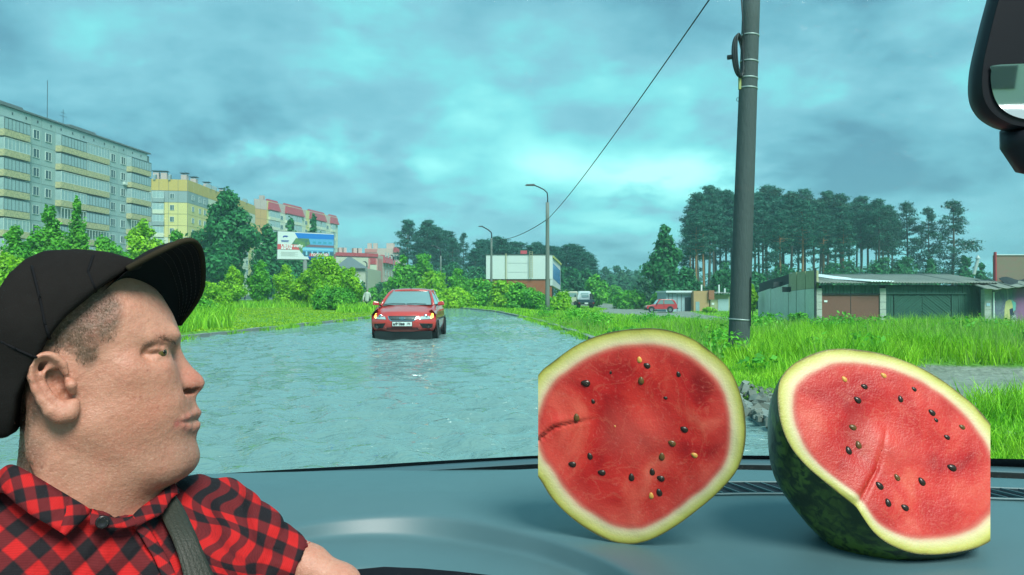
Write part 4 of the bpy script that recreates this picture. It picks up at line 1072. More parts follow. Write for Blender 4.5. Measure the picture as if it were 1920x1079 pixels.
bb_text('Свети небу', .06, .545, .40, M_txt); bb_text('жизни', .06, .635, .36, M_txt); bb_text('ГОЛОСУЙ', .60, .865, .34, M_txt, .06)
pst = MB(); p0 = bbp(.49, 1.0, -.2); pst.tube([(p0.x, p0.y, -.5), (p0.x, p0.y, p0.z)], .22, 12); sub('post', pst, M_pole2, bb, smooth=True)

# small road signs by the far bend
sg = empty('road_sign', P(673, 556, 100), label='small white and blue road sign beside the round hedge', cat='sign')
p = P(673, 533, 100); sub('sign_plate', MB().box(p.x - .35, p.y, p.z - .1, p.x + .35, p.y + .04, p.z + .55), M_sign, sg); sub('sign_plate', MB().box(p.x - .2, p.y, p.z - .75, p.x + .35, p.y + .04, p.z - .25), mat('blue_sign', (.45, .6, .75), rough=.5), sg)
sub('post', MB().tube([(p.x, p.y + .08, -.1), (p.x, p.y + .08, p.z + .5)], .035, 8), M_band, sg)

# ================================================================== people outside
def figure(name, x, y, zf, h, heading, label, jacket, trousers, hairc, stride=.16, bent=0.0):
    """small walking figure: one body, clothes over it"""
    root = empty(name, (x, y, zf), heading, label=label, cat='person'); k = h / 1.75
    f = Field((-.5 * k, -.5 * k, -.02), (.5 * k, .5 * k, 1.85 * k), .018)
    def j(px_, py_, pz_): return Vector((px_ * k, py_ * k - bent * max(0, pz_ - .95) * k, pz_ * k))
    hipL, hipR = j(.09, 0, .92), j(-.09, 0, .92); kL, kR = j(.10, -.12 - stride * .5, .50), j(-.10, .02, .50); fL, fR = j(.10, -stride, .07), j(-.10, stride * 1.4, .09)
    for a_, b_, r1, r2 in ((hipL, kL, .085, .06), (kL, fL, .06, .045), (hipR, kR, .085, .06), (kR, fR, .06, .045)): f.cap(a_, b_, r1 * k, r2 * k, .03)
    for q_ in (fL, fR): f.ell(q_ + Vector((0, -.06 * k, -.03 * k)), (.045 * k, .12 * k, .045 * k), .02)
    f.cap(j(0, 0, .95), j(0, 0, 1.38), .15 * k, .16 * k, .05); f.cap(j(-.15, 0, 1.40), j(.15, 0, 1.40), .075 * k, .075 * k, .04)
    f.cap(j(0, 0, 1.42), j(0, -.02, 1.56), .055 * k, .05 * k, .02); f.ell(j(0, -.03, 1.65), (.075 * k, .095 * k, .12 * k), .015); f.ell(j(0, -.13, 1.64), .018 * k, .01)
    hL, hR = j(.26, .14, .86), j(-.26, -.18, .90)
    for a_, e_, h_ in ((j(.20, 0, 1.38), j(.26, .08, 1.10), hL), (j(-.20, 0, 1.38), j(-.27, -.02, 1.12), hR)):
        f.cap(a_, e_, .055 * k, .045 * k, .02); f.cap(e_, h_, .045 * k, .035 * k, .015); f.ell(h_ + Vector((0, 0, -.06 * k)), (.028 * k, .045 * k, .07 * k), .015)
    def col(V): c_ = np.ones((len(V), 4), np.float32); c_[:, :3] = (.42, .22, .15); return c_
    field_mesh('body', f, mat('far_skin', (.42, .22, .15), rough=.6), root, col)
    g_ = Field((-.5 * k, -.5 * k, .70 * k), (.5 * k, .5 * k, 1.6 * k), .02)
    g_.cap(j(0, 0, .86), j(0, 0, 1.36), .185 * k, .18 * k, .05); g_.cap(j(-.16, 0, 1.39), j(.16, 0, 1.39), .09 * k, .09 * k, .04)
    for a_, e_, h_ in ((j(.20, 0, 1.38), j(.26, .08, 1.10), hL), (j(-.20, 0, 1.38), j(-.27, -.02, 1.12), hR)): g_.cap(a_, e_, .072 * k, .062 * k, .02); g_.cap(e_, e_.lerp(h_, .8), .062 * k, .052 * k, .015)
    field_mesh('jacket', g_, jacket, root)
    t_ = Field((-.4 * k, -.6 * k, .0), (.4 * k, .6 * k, 1.05 * k), .02)
    for a_, b_, r1, r2 in ((hipL, kL, .105, .08), (kL, fL + Vector((0, 0, .05)), .08, .068), (hipR, kR, .105, .08), (kR, fR + Vector((0, 0, .05)), .08, .068)): t_.cap(a_, b_, r1 * k, r2 * k, .03)
    field_mesh('trousers', t_, trousers, root)
    h_ = Field((-.15, -.25, 1.5 * k), (.15, .25, 1.85 * k), .016); c0 = j(0, -.015, 1.68); h_.ell(c0, (.083 * k, .10 * k, .115 * k), .01); h_.ell(j(0, -.12, 1.60), (.12 * k, .08 * k, .11 * k), .01, cut=True); field_mesh('hair', h_, hairc, root)
    return root
# ================================================================== people and vehicles
M_skf = mat('far_skin', (.42, .22, .15), rough=.6)
pw_ = P(688, 556, 58); figure('person', pw_.x, 58, gz(pw_.x, 58), 1.72, PI * .95, 'pedestrian in pale grey jacket and dark trousers walking away, left of the red car',
       mat('pale_jacket', (.42, .44, .38), rough=.8), mat('dark_trousers', (.02, .03, .05), rough=.8), mat('grey_hair', (.22, .20, .17), rough=.8), bent=.12)
gx2, gy2 = P(459, 556, 128).x, 128
figure('person', gx2, gy2, gz(gx2, gy2) + .1, 1.7, .2, 'tiny distant pedestrian in a white top on the footpath between the young trees', mat('white_top', (.7, .7, .68), rough=.8), mat('dark_trousers', (.02, .03, .05)), mat('grey_hair', (.22, .20, .17)))

def paint_mat(name, col, rough=.28, coat=.8):
    return mat(name, col, rough=rough, coat=coat, var=.03, vscale=6)
M_red = paint_mat('red_car_paint', (.54, .045, .038)); M_chr = mat('chrome', (.7, .72, .74), rough=.12, metal=1); M_tyre = mat('tyre_rubber', (.012, .013, .014), rough=.8)
M_rim = mat('alloy_rim', (.35, .37, .38), rough=.3, metal=.8); M_blk = mat('black_plastic', (.014, .018, .02), rough=.55); M_lens = mat('headlight_lens', (.42, .50, .50), rough=.08, spec=.8, coat=1)
M_amb = mat('lit_indicator', (.9, .42, .05), rough=.3, emit=(1.0, .48, .06), estr=1.6); M_plate = mat('plate_white', (.72, .74, .72), rough=.4); M_ink = mat('plate_ink', (.01, .01, .01), rough=.5)
M_cgl = mat('car_glass', (.20, .29, .29), rough=.04, spec=1.0, coat=1); M_int = mat('car_inside', (.03, .035, .035), rough=.8)
M_redd = mat('tail_lens', (.45, .02, .02), rough=.15)
def part(name, q, m, root, **kw): o = q.build(name, m, **kw); o.parent = root; return o
def wheel(root, x, y, r, w, side, zc=None, name='wheel'):
    zc = r if zc is None else zc
    M_ = Matrix.Translation((x, y, zc)) @ Matrix.Rotation(PI / 2 * side, 4, 'Y')
    hub = bpy.data.objects.new(name, MB().lathe([(r * .55, -w), (r * .93, -w), (r, -w * .8), (r, -w * .15), (r * .95, 0), (r * .64, .0), (r * .62, -.03)], 26, M=M_).mesh('tyre', M_tyre)); C.objects.link(hub); hub.parent = root
    o = MB().lathe([(0, -.03), (r * .14, -.02), (r * .16, -.045), (r * .5, -.035), (r * .6, -.015), (r * .64, -.02), (r * .64, -.05)], 20, M=M_).build('rim', M_rim, smooth=True); o.parent = hub; return hub

# ---- red family hatchback coming through the flood
CY0 = 20.9; ccx = P(757, 640, CY0 + .3).x
carr = empty('car', (ccx, CY0, -.075), .012, 'red hatchback with lit orange indicators driving towards us through the flood', 'car')
nose = []     # rows from bumper bottom to hood edge
for (z, y0, w, cv) in ((.30, .14, .80, .30), (.36, .07, .86, .34), (.44, .03, .895, .36), (.55, .0, .91, .38), (.64, .015, .91, .40), (.70, .035, .905, .42), (.77, .07, .89, .46), (.83, .13, .865, .50), (.865, .20, .84, .50)):
    row = []
    for i in range(25):
        t = -1 + 2 * i / 24; a = abs(t); row.append((w * math.sin(t * PI / 2 * .98) if False else w * t, y0 + cv * a ** 3.2 * .9, z - .02 * a ** 4 * (z > .7)))
    nose.append(row)
hood = [nose[-1]]
for (y, z, w, cr) in ((.42, .925, .83, .06), (.70, .985, .80, .06), (.98, 1.035, .765, .05), (1.16, 1.055, .745, .045)):
    hood.append([(w * (-1 + 2 * i / 24), y + .10 * abs(-1 + 2 * i / 24) ** 2 * (1 if y < 1 else .6), z - cr * abs(-1 + 2 * i / 24) ** 2.5) for i in range(25)])
def side_rows(s):
    R0 = []
    for (z, w) in ((.22, .80), (.30, .885), (.45, .915), (.62, .922), (.78, .915), (.88, .895), (.96, .86), (1.03, .815), (1.06, .77)):
        R0.append([(s * (w * (1 - .08 * max(0, (y - 3.0)) ** 2 * .8) - (.05 if y < .5 else 0) * (z > .8)), y, (z if z < .85 else .85 + (z - .85) * (1 if y > 1.1 else lerp(.45, 1, max(0, (y - .45) / .65))))) for y in (.36, .6, .9, 1.2, 1.7, 2.3, 2.9, 3.4, 3.9, 4.15, 4.28)])
    return R0
bd = MB(); bd.grid(nose); bd.grid(hood)
for s_ in (-1, 1): bd.grid(side_rows(s_))
# tail, floor
bd.add([(-.75, 4.28, .25), (.75, 4.28, .25), (.72, 4.28, 1.05), (-.72, 4.28, 1.05)], [(0, 1, 2, 3)])
body_ = part('body', bd, M_red, carr, smooth=True)
gh = MB()   # roof and pillars
roof = [[(w * (-1 + 2 * i / 16), y + .05 * (i / 8 - 1) ** 2, z - .045 * abs(-1 + 2 * i / 16) ** 3) for i in range(17)] for (y, z, w) in ((1.90, 1.465, .54), (2.0, 1.50, .57), (2.4, 1.53, .60), (3.0, 1.52, .60), (3.6, 1.46, .575), (3.9, 1.39, .55))]
gh.grid(roof)
part('roof', gh, M_red, carr, smooth=True, solid=.03)
for s_ in (-1, 1):
    q = MB(); q.tube([(s_ * .765, 1.10, 1.03), (s_ * .70, 1.45, 1.22), (s_ * .63, 1.75, 1.38), (s_ * .575, 1.95, 1.455), (s_ * .60, 2.3, 1.485), (s_ * .605, 3.0, 1.475), (s_ * .59, 3.6, 1.42)], [.045, .042, .04, .04, .035, .03, .03], 8); part('pillar', q, M_red, carr, smooth=True)
    q = MB(); q.grid([[(s_ * .80, 1.25, 1.03), (s_ * .82, 2.0, 1.05), (s_ * .82, 3.0, 1.06), (s_ * .76, 3.8, 1.08)], [(s_ * .63, 1.78, 1.38), (s_ * .615, 2.1, 1.46), (s_ * .62, 3.0, 1.46), (s_ * .60, 3.6, 1.40)]]); part('side_window', q, M_cgl, carr, smooth=True)
    q = MB(); q.tube([(s_ * .71, 2.35, 1.04), (s_ * .62, 2.35, 1.47)], .035, 6); part('door_pillar', q, M_red, carr)
q = MB(); q.grid([[(.735 * t, 1.13 + .06 * t * t - .0, 1.035), ] for t in ()] or [[(x * lerp(.735, .545, v), lerp(1.10, 1.93, v) + .10 * x * x * (1 - .4 * v), lerp(1.045, 1.462, v) + .02 * math.sin(PI * v)) for x in np.linspace(-1, 1, 13)] for v in np.linspace(0, 1, 9)])
part('windscreen', q, M_cgl, carr, smooth=True)
def nose_y(x, z):
    zs = [r_[0][2] for r_ in nose]; j = int(np.clip(np.searchsorted(zs, z) - 1, 0, len(nose) - 2)); 
    ya = np.interp(x, [p[0] for p in nose[j]], [p[1] for p in nose[j]]); yb = np.interp(x, [p[0] for p in nose[j+1]], [p[1] for p in nose[j+1]]); t = np.clip((z - zs[j]) / (zs[j+1] - zs[j]), 0, 1)
    return float(lerp(ya, yb, t))
def on_nose(name, poly, m, out=.006, th=.03, root=carr, nx=8):
    """a piece that follows the curve of the nose"""
    xs_ = [p[0] for p in poly]; x0, x1 = min(xs_), max(xs_); V = []; n = len(poly)
    bm = bmesh.new(); f_ = bm.faces.new([bm.verts.new((p[0], 0, p[1])) for p in poly])
    for k in range(1, nx):
        bmesh.ops.bisect_plane(bm, geom=bm.verts[:] + bm.edges[:] + bm.faces[:], plane_co=(lerp(x0, x1, k / nx), 0, 0), plane_no=(1, 0, 0))
    zs_ = [p[1] for p in poly]
    for k in range(1, 4):
        bmesh.ops.bisect_plane(bm, geom=bm.verts[:] + bm.edges[:] + bm.faces[:], plane_co=(0, 0, lerp(min(zs_), max(zs_), k / 4)), plane_no=(0, 0, 1))
    for v in bm.verts: v.co.y = nose_y(v.co.x, v.co.z) - out
    r_ = bmesh.ops.extrude_face_region(bm, geom=bm.faces[:])
    for v in [g_ for g_ in r_['geom'] if isinstance(g_, bmesh.types.BMVert)]: v.co.y += th
    bmesh.ops.recalc_face_normals(bm, faces=bm.faces); me = bpy.data.meshes.new(name); bm.to_mesh(me); bm.free(); o = link_mesh(name, me, m, root, False); return o
G0 = [(-.40, .745), (.40, .745), (.36, .66), (.30, .615), (-.30, .615), (-.36, .66)]
gr = on_nose('grille', [(x * 1.07, .68 + (z - .68) * 1.22) for x, z in G0], M_chr, .010); on_nose('grille_mesh', G0, M_blk, .014)
for zz1 in (.66, .70): on_nose('grille_bar', [(-.35, zz1), (.35, zz1), (.35, zz1 + .008), (-.35, zz1 + .008)], M_rim, .018, .01)
ov = [(.085 * math.cos(a), .680 + .036 * math.sin(a)) for a in np.linspace(0, 2 * PI, 22, endpoint=False)]
on_nose('badge', ov, M_chr, .026, .02); on_nose('badge_field', [(x * .86, .680 + (z - .680) * .80) for x, z in ov], mat('badge_blue', (.10, .16, .24), rough=.2), .030, .01)
text_obj('badge_text', 'Ford', .062, M_chr, carr, Matrix.Translation(carr.location) @ Matrix.Translation((0, nose_y(0, .68) - .034, .662)) @ Matrix.Rotation(PI / 2, 4, 'X'), .002, 'CENTER')
for s_ in (-1, 1):
    hl = on_nose('headlight', [(s_ * a, b_) for a, b_ in ((.46, .645), (.80, .66), (.845, .70), (.83, .80), (.74, .835), (.60, .80), (.50, .72))], M_lens, .008)
    on_nose('headlight_rim', [(s_ * a, b_) for a, b_ in ((.445, .635), (.81, .648), (.858, .70), (.842, .812), (.74, .848), (.595, .812), (.488, .725))], M_blk, .003)
    on_nose('indicator', [(s_ * a, b_) for a, b_ in ((.775, .665), (.838, .70), (.826, .798), (.765, .822))], M_amb, .014)
    q = MB(); cx_ = s_ * .63; cy_ = nose_y(.63, .72) - .010; q.lathe([(0, .0), (.055, .002), (.062, .012), (.062, .03)], 16, M=Matrix.Translation((cx_, cy_, .725)) @ Matrix.Rotation(PI / 2, 4, 'X') @ Matrix.Scale(-1, 4, (0, 0, 1))); part('reflector', q, M_chr, carr, smooth=True)
    on_nose('air_intake', [(s_ * a, b_) for a, b_ in ((.47, .54), (.83, .52), (.82, .42), (.74, .39), (.56, .40))], M_blk, .004)
    q = MB(); q.lathe([(0, 0), (.045, .0), (.05, .02)], 14, M=Matrix.Translation((s_ * .72, nose_y(.72, .46) - .012, .46)) @ Matrix.Rotation(PI / 2, 4, 'X')); part('fog_lamp', q, M_int, carr, smooth=True)
    q = MB(); q.hexa([(s_ * .86, 1.35, 1.02), (s_ * 1.08, 1.33, 1.03), (s_ * 1.08, 1.46, 1.04), (s_ * .88, 1.48, 1.02), (s_ * .87, 1.36, 1.13), (s_ * 1.04, 1.34, 1.16), (s_ * 1.04, 1.46, 1.16), (s_ * .89, 1.48, 1.13)]); mo = part('side_mirror', q, M_red, carr, bevel=.03)
    q = MB(); q.hexa([(s_ * .78, 1.38, 1.00), (s_ * .90, 1.38, 1.02), (s_ * .90, 1.45, 1.02), (s_ * .78, 1.46, 1.0), (s_ * .78, 1.38, 1.06), (s_ * .90, 1.38, 1.08), (s_ * .90, 1.45, 1.08), (s_ * .78, 1.46, 1.06)]); part('mirror_arm', q, M_blk, carr)
    for yy in (.86, 3.5):
        q = MB(); M_ = Matrix.Translation((s_ * .926, yy, .33)) @ Matrix.Rotation(PI / 2 * s_, 4, 'Y'); q.lathe([(0, -.006), (.36, -.006), (.365, .0)], 24, M=M_); part('wheel_arch', q, M_blk, carr)
        wheel(carr, s_ * .945, yy, .315, .2, s_)
    q = MB(); q.box(s_ * .905 - .012, 1.3, .62, s_ * .905 + .022, 3.2, .66); part('door_trim', q, M_blk, carr)
    for yy in (1.75, 2.75): q = MB(); q.box(s_ * .92 - .02, yy, .86, s_ * .92 + .015, yy + .18, .90); part('door_handle', q, M_red, carr)
on_nose('lower_grille', [(-.42, .42), (.42, .42), (.46, .36), (-.46, .36)], M_blk, .006)
for k in range(2): on_nose('lower_bar', [(-.41, .375 + .02 * k), (.41, .375 + .02 * k), (.41, .381 + .02 * k), (-.41, .381 + .02 * k)], M_red, .010, .01)
q = MB(); q.hexa([(-.80, .22, -.0), (.80, .22, -.0), (.85, 4.1, -.0), (-.85, 4.1, -.0), (-.80, .15, .31), (.80, .15, .31), (.85, 4.1, .30), (-.85, 4.1, .30)]); part('underbody', q, M_blk, carr)
py0 = nose_y(0, .52) - .030
q = MB(); q.box(-.272, py0, .462, .272, py0 + .03, .578); pl = part('number_plate', q, M_plate, carr, bevel=.003)
q = MB(); q.box(-.285, py0 + .005, .450, .285, py0 + .035, .590); part('plate_frame', q, M_blk, carr)
text_obj('plate_text', 'м960вв', .105, M_ink, carr, Matrix.Translation(carr.location) @ Matrix.Translation((-.255, py0 - .003, .487)) @ Matrix.Rotation(PI / 2, 4, 'X'), .002, xs=.92)
text_obj('plate_text', '174', .080, M_ink, carr, Matrix.Translation(carr.location) @ Matrix.Translation((.125, py0 - .003, .497)) @ Matrix.Rotation(PI / 2, 4, 'X'), .002, xs=.85)
for a_, b_ in (((-.68, 1.14, 1.062), (-.05, 1.10, 1.075)), ((-.02, 1.10, 1.075), (.55, 1.14, 1.068))):
    part('wiper', MB().tube([a_, (lerp(a_[0], b_[0], .5), 1.09, 1.085), b_], .011, 6), M_blk, carr)
part('cowl', MB().box(-.70, 1.06, 1.035, .70, 1.20, 1.048), M_blk, carr)
part('antenna', MB().tube([(0, 2.05, 1.50), (0, 2.0, 1.53), (0, 1.98, 1.60)], .012, 6), M_blk, carr)
part('licence_sticker', MB().box(.40, 1.50, 1.2, .40, 1.5, 1.2), M_plate, carr) if False else None
# driver seen dimly behind the glass is left to the reflections

# ---- red boxy hatchback at the garages (side view, nose to the left)
NYY = 90.0
nx0 = P(1212, 556, NYY).x; ng = gz(P(1241, 556, NYY).x, NYY)
niv = empty('car', (nx0, NYY, ng), label='red boxy two-door car parked on the dirt yard by the garages, nose to the left', cat='car')
M_red2 = paint_mat('faded_red_paint', (.48, .035, .045), .4, .3)
L_ = 3.75; W_ = 1.62
prof_ = [(.05, .45), (.02, .60), (.06, .80), (.30, .88), (.95, .97), (1.10, 1.00), (1.52, 1.56), (1.75, 1.64), (3.1, 1.62), (3.40, 1.50), (3.66, 1.05), (3.74, .95), (3.74, .50), (3.3, .40), (.5, .40)]
q = MB(); q.prism([(a_, 0, b_) for a_, b_ in prof_], (0, W_, 0)); part('body', q, M_red2, niv, bevel=.06)
for name_, pl_ in (('side_window', [(1.32, 1.06), (1.68, 1.50), (2.05, 1.52), (2.05, 1.06)]), ('side_window', [(2.15, 1.06), (2.15, 1.52), (3.05, 1.50), (3.38, 1.08)])):
    part(name_, MB().prism([(a_, -.012, b_) for a_, b_ in pl_], (0, .02, 0)), M_cgl, niv)
    part('window_trim', MB().prism([((a_ - 2.2) * 1.03 + 2.2, -.006, (b_ - 1.28) * 1.12 + 1.28) for a_, b_ in pl_], (0, .02, 0)), M_rim, niv)
part('windscreen', MB().prism([(1.14, .12, 1.04), (1.50, .16, 1.52), (1.50, W_ - .16, 1.52), (1.14, W_ - .12, 1.04)], (-.02, 0, .01)), M_cgl, niv)
for yy in (.62, 2.86):
    q = MB(); q.lathe([(0, .0), (.40, .0)], 20, M=Matrix.Translation((yy, -.008, .40)) @ Matrix.Rotation(PI / 2, 4, 'X')); part('wheel_arch', q, M_blk, niv)
    hub = MB().lathe([(.18, -.16), (.33, -.16), (.345, -.1), (.345, 0), (.32, .03), (.2, .03)], 22, M=Matrix.Translation((yy, -.0, .345)) @ Matrix.Rotation(PI / 2, 4, 'X')).build('wheel', M_tyre, niv); hub2 = MB().lathe([(0, .02), (.19, .034), (.2, .0)], 14, M=Matrix.Translation((yy, 0, .345)) @ Matrix.Rotation(PI / 2, 4, 'X')).build('rim', M_rim, hub)
part('bumper', MB().box(-.06, .02, .46, .10, W_ - .02, .60), M_blk, niv); part('bumper', MB().box(3.70, .02, .46, 3.84, W_ - .02, .60), M_blk, niv)
part('sill', MB().box(.95, -.02, .36, 2.5, .1, .44), M_rim, niv); part('headlight', MB().box(-.02, .12, .64, .06, .38, .82), M_lens, niv); part('door_handle', MB().box(1.98, -.03, .94, 2.14, .0, .98), M_chr, niv)
part('side_mirror', MB().box(1.22, -.16, 1.02, 1.32, .0, 1.16), M_blk, niv); part('door_seam', MB().box(2.10, -.004, .45, 2.12, .01, 1.05), M_blk, niv); part('indicator', MB().box(.30, -.02, .78, .40, .0, .82), M_amb if False else mat('amber_lens', (.7, .3, .04), rough=.2), niv)
# ---- pale pickup truck seen from behind
TY = 85.0; tx = P(1099.5, 556, TY).x; tg = gz(tx, TY)
tr_ = empty('truck', (tx, TY, tg), label='pale grey pickup truck with dark load bed, seen from behind on the dirt yard', cat='truck')
M_wh = paint_mat('white_car_paint', (.55, .60, .62), .35, .4)
q = MB(); q.prism([(-.82, 2.0, .9), (-.86, 2.0, 1.30), (-.70, 2.05, 1.92), (-.55, 2.1, 2.05), (.55, 2.1, 2.05), (.70, 2.05, 1.92), (.86, 2.0, 1.30), (.82, 2.0, .9)], (0, 1.5, 0)); part('cab', q, M_wh, tr_, bevel=.05)
part('rear_window', MB().prism([(-.48, 1.99, 1.36), (.48, 1.99, 1.36), (.44, 2.02, 1.80), (-.44, 2.02, 1.80)], (0, -.02, 0)), M_cgl, tr_)
part('load_frame', MB().box(-.50, 1.6, 1.0, -.42, 1.66, 1.65).box(.42, 1.6, 1.0, .50, 1.66, 1.65).box(-.5, 1.6, 1.6, .5, 1.66, 1.66), M_wh, tr_); part('gas_bottle', MB().tube([(.62, 1.2, .9), (.62, 1.2, 1.75)], .13, 10), M_int, tr_)
part('load_bed', MB().box(-.93, .1, .78, .93, 2.2, 1.08), mat('dark_blue_paint', (.015, .04, .06), rough=.5), tr_, bevel=.02); part('tailgate', MB().box(-.93, 0, .72, .93, .08, 1.06), mat('dark_blue_paint', (.015, .04, .06)), tr_)
part('number_plate', MB().box(-.20, -.02, .60, .20, .0, .72), M_plate, tr_); part('bumper', MB().box(-.8, .02, .52, .8, .12, .62), M_blk, tr_)
for s_ in (-1, 1):
    for yy in (.9, 3.0): wheel(tr_, s_ * .86, yy, .38, .2, s_)
    part('side_mirror', MB().box(s_ * 1.05 - .07, 2.7, 1.35, s_ * 1.05 + .07, 2.75, 1.62), M_blk, tr_); part('tail_light', MB().box(s_ * .80 - .08, -.03, .64, s_ * .80 + .08, .0, .72), M_redd, tr_); part('mud_flap', MB().box(s_ * .78 - .14, .2, .25, s_ * .78 + .14, .22, .7), M_blk, tr_)
part('bonnet', MB().box(-.8, 3.4, .8, .8, 4.2, 1.25), M_wh, tr_, bevel=.06)
# ---- white car beyond
def small_car(px_, Y, label, m, rz=0.0, zoff=0.0):
    x = P(px_, 556, Y).x; g_ = gz(x, Y) + zoff; r_ = empty('car', (x, Y, g_), rz, label=label, cat='car')
    q = MB(); q.prism([(-.85, 0, .35), (-.88, 0, .75), (-.80, 0, .95), (.80, 0, .95), (.88, 0, .75), (.85, 0, .35)], (0, 4.1, 0)); part('body', q, m, r_, bevel=.06)
    q = MB(); q.hexa([(-.78, .5, .94), (.78, .5, .94), (.78, 3.4, .94), (-.78, 3.4, .94), (-.58, .9, 1.48), (.58, .9, 1.48), (.58, 2.7, 1.48), (-.58, 2.7, 1.48)]); part('cabin', q, m, r_, bevel=.05)
    part('rear_window', MB().prism([(-.60, .56, 1.05), (.60, .56, 1.05), (.50, .83, 1.40), (-.50, .83, 1.40)], (0, -.03, 0)), M_int, r_)
    for s_ in (-1, 1):
        part('tail_light', MB().box(s_ * .74 - .12, -.02, .66, s_ * .74 + .12, .02, .82), M_redd, r_); wheel(r_, s_ * .80, .7, .3, .2, s_); wheel(r_, s_ * .80, 3.3, .3, .2, s_)
    part('number_plate', MB().box(-.26, -.02, .55, .26, .0, .66), M_plate, r_); return r_
small_car(1077.5, 128, 'small white car parked beyond the pickup truck', paint_mat('bright_white_paint', (.70, .72, .74), .3, .4), zoff=.25)
vx = P(1063, 556, 112).x; van = empty('van', (vx, 112, gz(vx, 112)), label='pale beige van half hidden by bushes beside the brick building', cat='van')
M_bei = paint_mat('beige_paint', (.45, .42, .33), .4, .3); q = MB(); q.prism([(-1.6, 0, .4), (-1.7, 0, 1.2), (-1.0, 0, 2.1), (1.6, 0, 2.1), (2.0, 0, 1.2), (2.0, 0, .4)], (0, 1.8, 0)); part('body', q, M_bei, van, bevel=.1)
part('side_window', MB().prism([(-1.1, -.02, 1.25), (-.75, -.02, 1.85), (.1, -.02, 1.85), (.1, -.02, 1.25)], (0, .03, 0)), M_cgl, van); part('side_window', MB().prism([(.3, -.02, 1.25), (.3, -.02, 1.85), (1.4, -.02, 1.85), (1.6, -.02, 1.25)], (0, .03, 0)), M_cgl, van)
for yy in (-1.0, 1.3): MB().lathe([(0, .0), (.33, .02), (.33, -.2)], 16, M=Matrix.Translation((yy, 0, .33)) @ Matrix.Rotation(PI / 2, 4, 'X')).build('wheel', M_tyre, van)
gbx = P(1152, 556, 150).x; gb_ = empty('container', (gbx, 150, gz(gbx, 150)), label='bright green metal waste container at the far end of the dirt yard', cat='waste container')
part('bin', MB().hexa([(-1.3, 0, .2), (1.3, 0, .2), (1.3, 1.6, .2), (-1.3, 1.6, .2), (-1.5, -.1, 1.5), (1.5, -.1, 1.5), (1.5, 1.7, 1.5), (-1.5, 1.7, 1.5)]), mat('green_metal', (.03, .32, .14), rough=.5), gb_); part('lid', MB().box(-1.5, -.12, 1.5, 1.5, 1.7, 1.7), mat('green_metal', (.03, .32, .14)), gb_)
wc = small_car(960, 90, 'white parked car behind us at the roadside, seen in the mirror', paint_mat('bright_white_paint', (.70, .72, .74), .3, .4)); wc.location = (5.6, -7.4, .0); wc.rotation_euler = (0, 0, .5)
hb = empty('building', (31.5, -46.6, 0), .58, 'pale panelled house behind us, seen in the mirror', 'building'); part('wall', MB().box(-12, 0, -1, 12, 8, 7), mat('white_render', (.75, .75, .72), rough=.8), hb)
for i_ in range(6):
    for j_ in range(3): part('window', MB().box(-11.4 + i_ * 4, 8.0, 1 + j_ * 2.1, -8.4 + i_ * 4, 8.06, 2.2 + j_ * 2.1), M_glass, hb)
# ================================================================== trees, bushes, grass
def leaf_mat(name, c1, c2, trans=.35, isl=.35):
    m = bpy.data.materials.new(name); m.use_nodes = True; nt = m.node_tree; b = nt.nodes['Principled BSDF']; MATS[name] = m
    b.inputs['Roughness'].default_value = .55; b.inputs['Specular IOR Level'].default_value = .3
    g = nt.nodes.new('ShaderNodeNewGeometry'); tc = nt.nodes.new('ShaderNodeTexCoord')
    n = node(nt, 'ShaderNodeTexNoise', i_Scale=1.1, i_Detail=3.0); nt.links.new(tc.outputs['Object'], n.inputs['Vector'])
    f = math_n(nt, 'ADD', math_n(nt, 'MULTIPLY', ramp(nt, n.outputs[0], [(.35, 0.0), (.65, 1.0)]), .6), math_n(nt, 'MULTIPLY', g.outputs['Random Per Island'], .4))
    c = mix_c(nt, f, c1, c2)
    k = math_n(nt, 'MULTIPLY_ADD', g.outputs['Random Per Island'], isl * 2, 1 - isl)
    vm = node(nt, 'ShaderNodeVectorMath', operation='SCALE'); nt.links.new(c, vm.inputs[0]); nt.links.new(k, vm.inputs['Scale'])
    nt.links.new(vm.outputs[0], b.inputs['Base Color']); tl = nt.nodes.new('ShaderNodeBsdfTranslucent'); nt.links.new(vm.outputs[0], tl.inputs[0])
    mx = nt.nodes.new('ShaderNodeMixShader'); mx.inputs[0].default_value = trans; nt.links.new(b.outputs[0], mx.inputs[1]); nt.links.new(tl.outputs[0], mx.inputs[2]); nt.links.new(mx.outputs[0], nt.nodes['Material Output'].inputs[0])
    return m
L_bright = leaf_mat('bright_leaf', (.13, .42, .018), (.42, .68, .028), .42)
L_mid = leaf_mat('mid_leaf', (.055, .31, .036), (.20, .54, .036), .40)
L_dark = leaf_mat('dark_leaf', (.018, .13, .052), (.045, .21, .062), .3)
L_birch = leaf_mat('birch_leaf', (.022, .16, .060), (.06, .28, .070), .36)
L_pine = leaf_mat('pine_needle', (.010, .092, .062), (.032, .155, .092), .24, .35)
L_pinel = leaf_mat('pine_needle_light', (.016, .085, .058), (.03, .12, .075), .2, .3)
L_far = leaf_mat('far_leaf', (.018, .10, .045), (.035, .15, .055), .2, .25)
M_bark = mat('dark_bark', (.035, .035, .028), rough=.9); M_birch = mat('birch_bark', (.42, .44, .38), rough=.8, col2=(.10, .11, .10), vscale=2, stretch=(1, 1, .5)); M_pineb = mat('pine_bark', (.30, .15, .065), rough=.85, var=.2, vscale=2); M_pined = mat('pine_bark_dark', (.075, .065, .048), rough=.9); M_pineg = mat('pine_bark_grey', (.17, .13, .09), rough=.9)

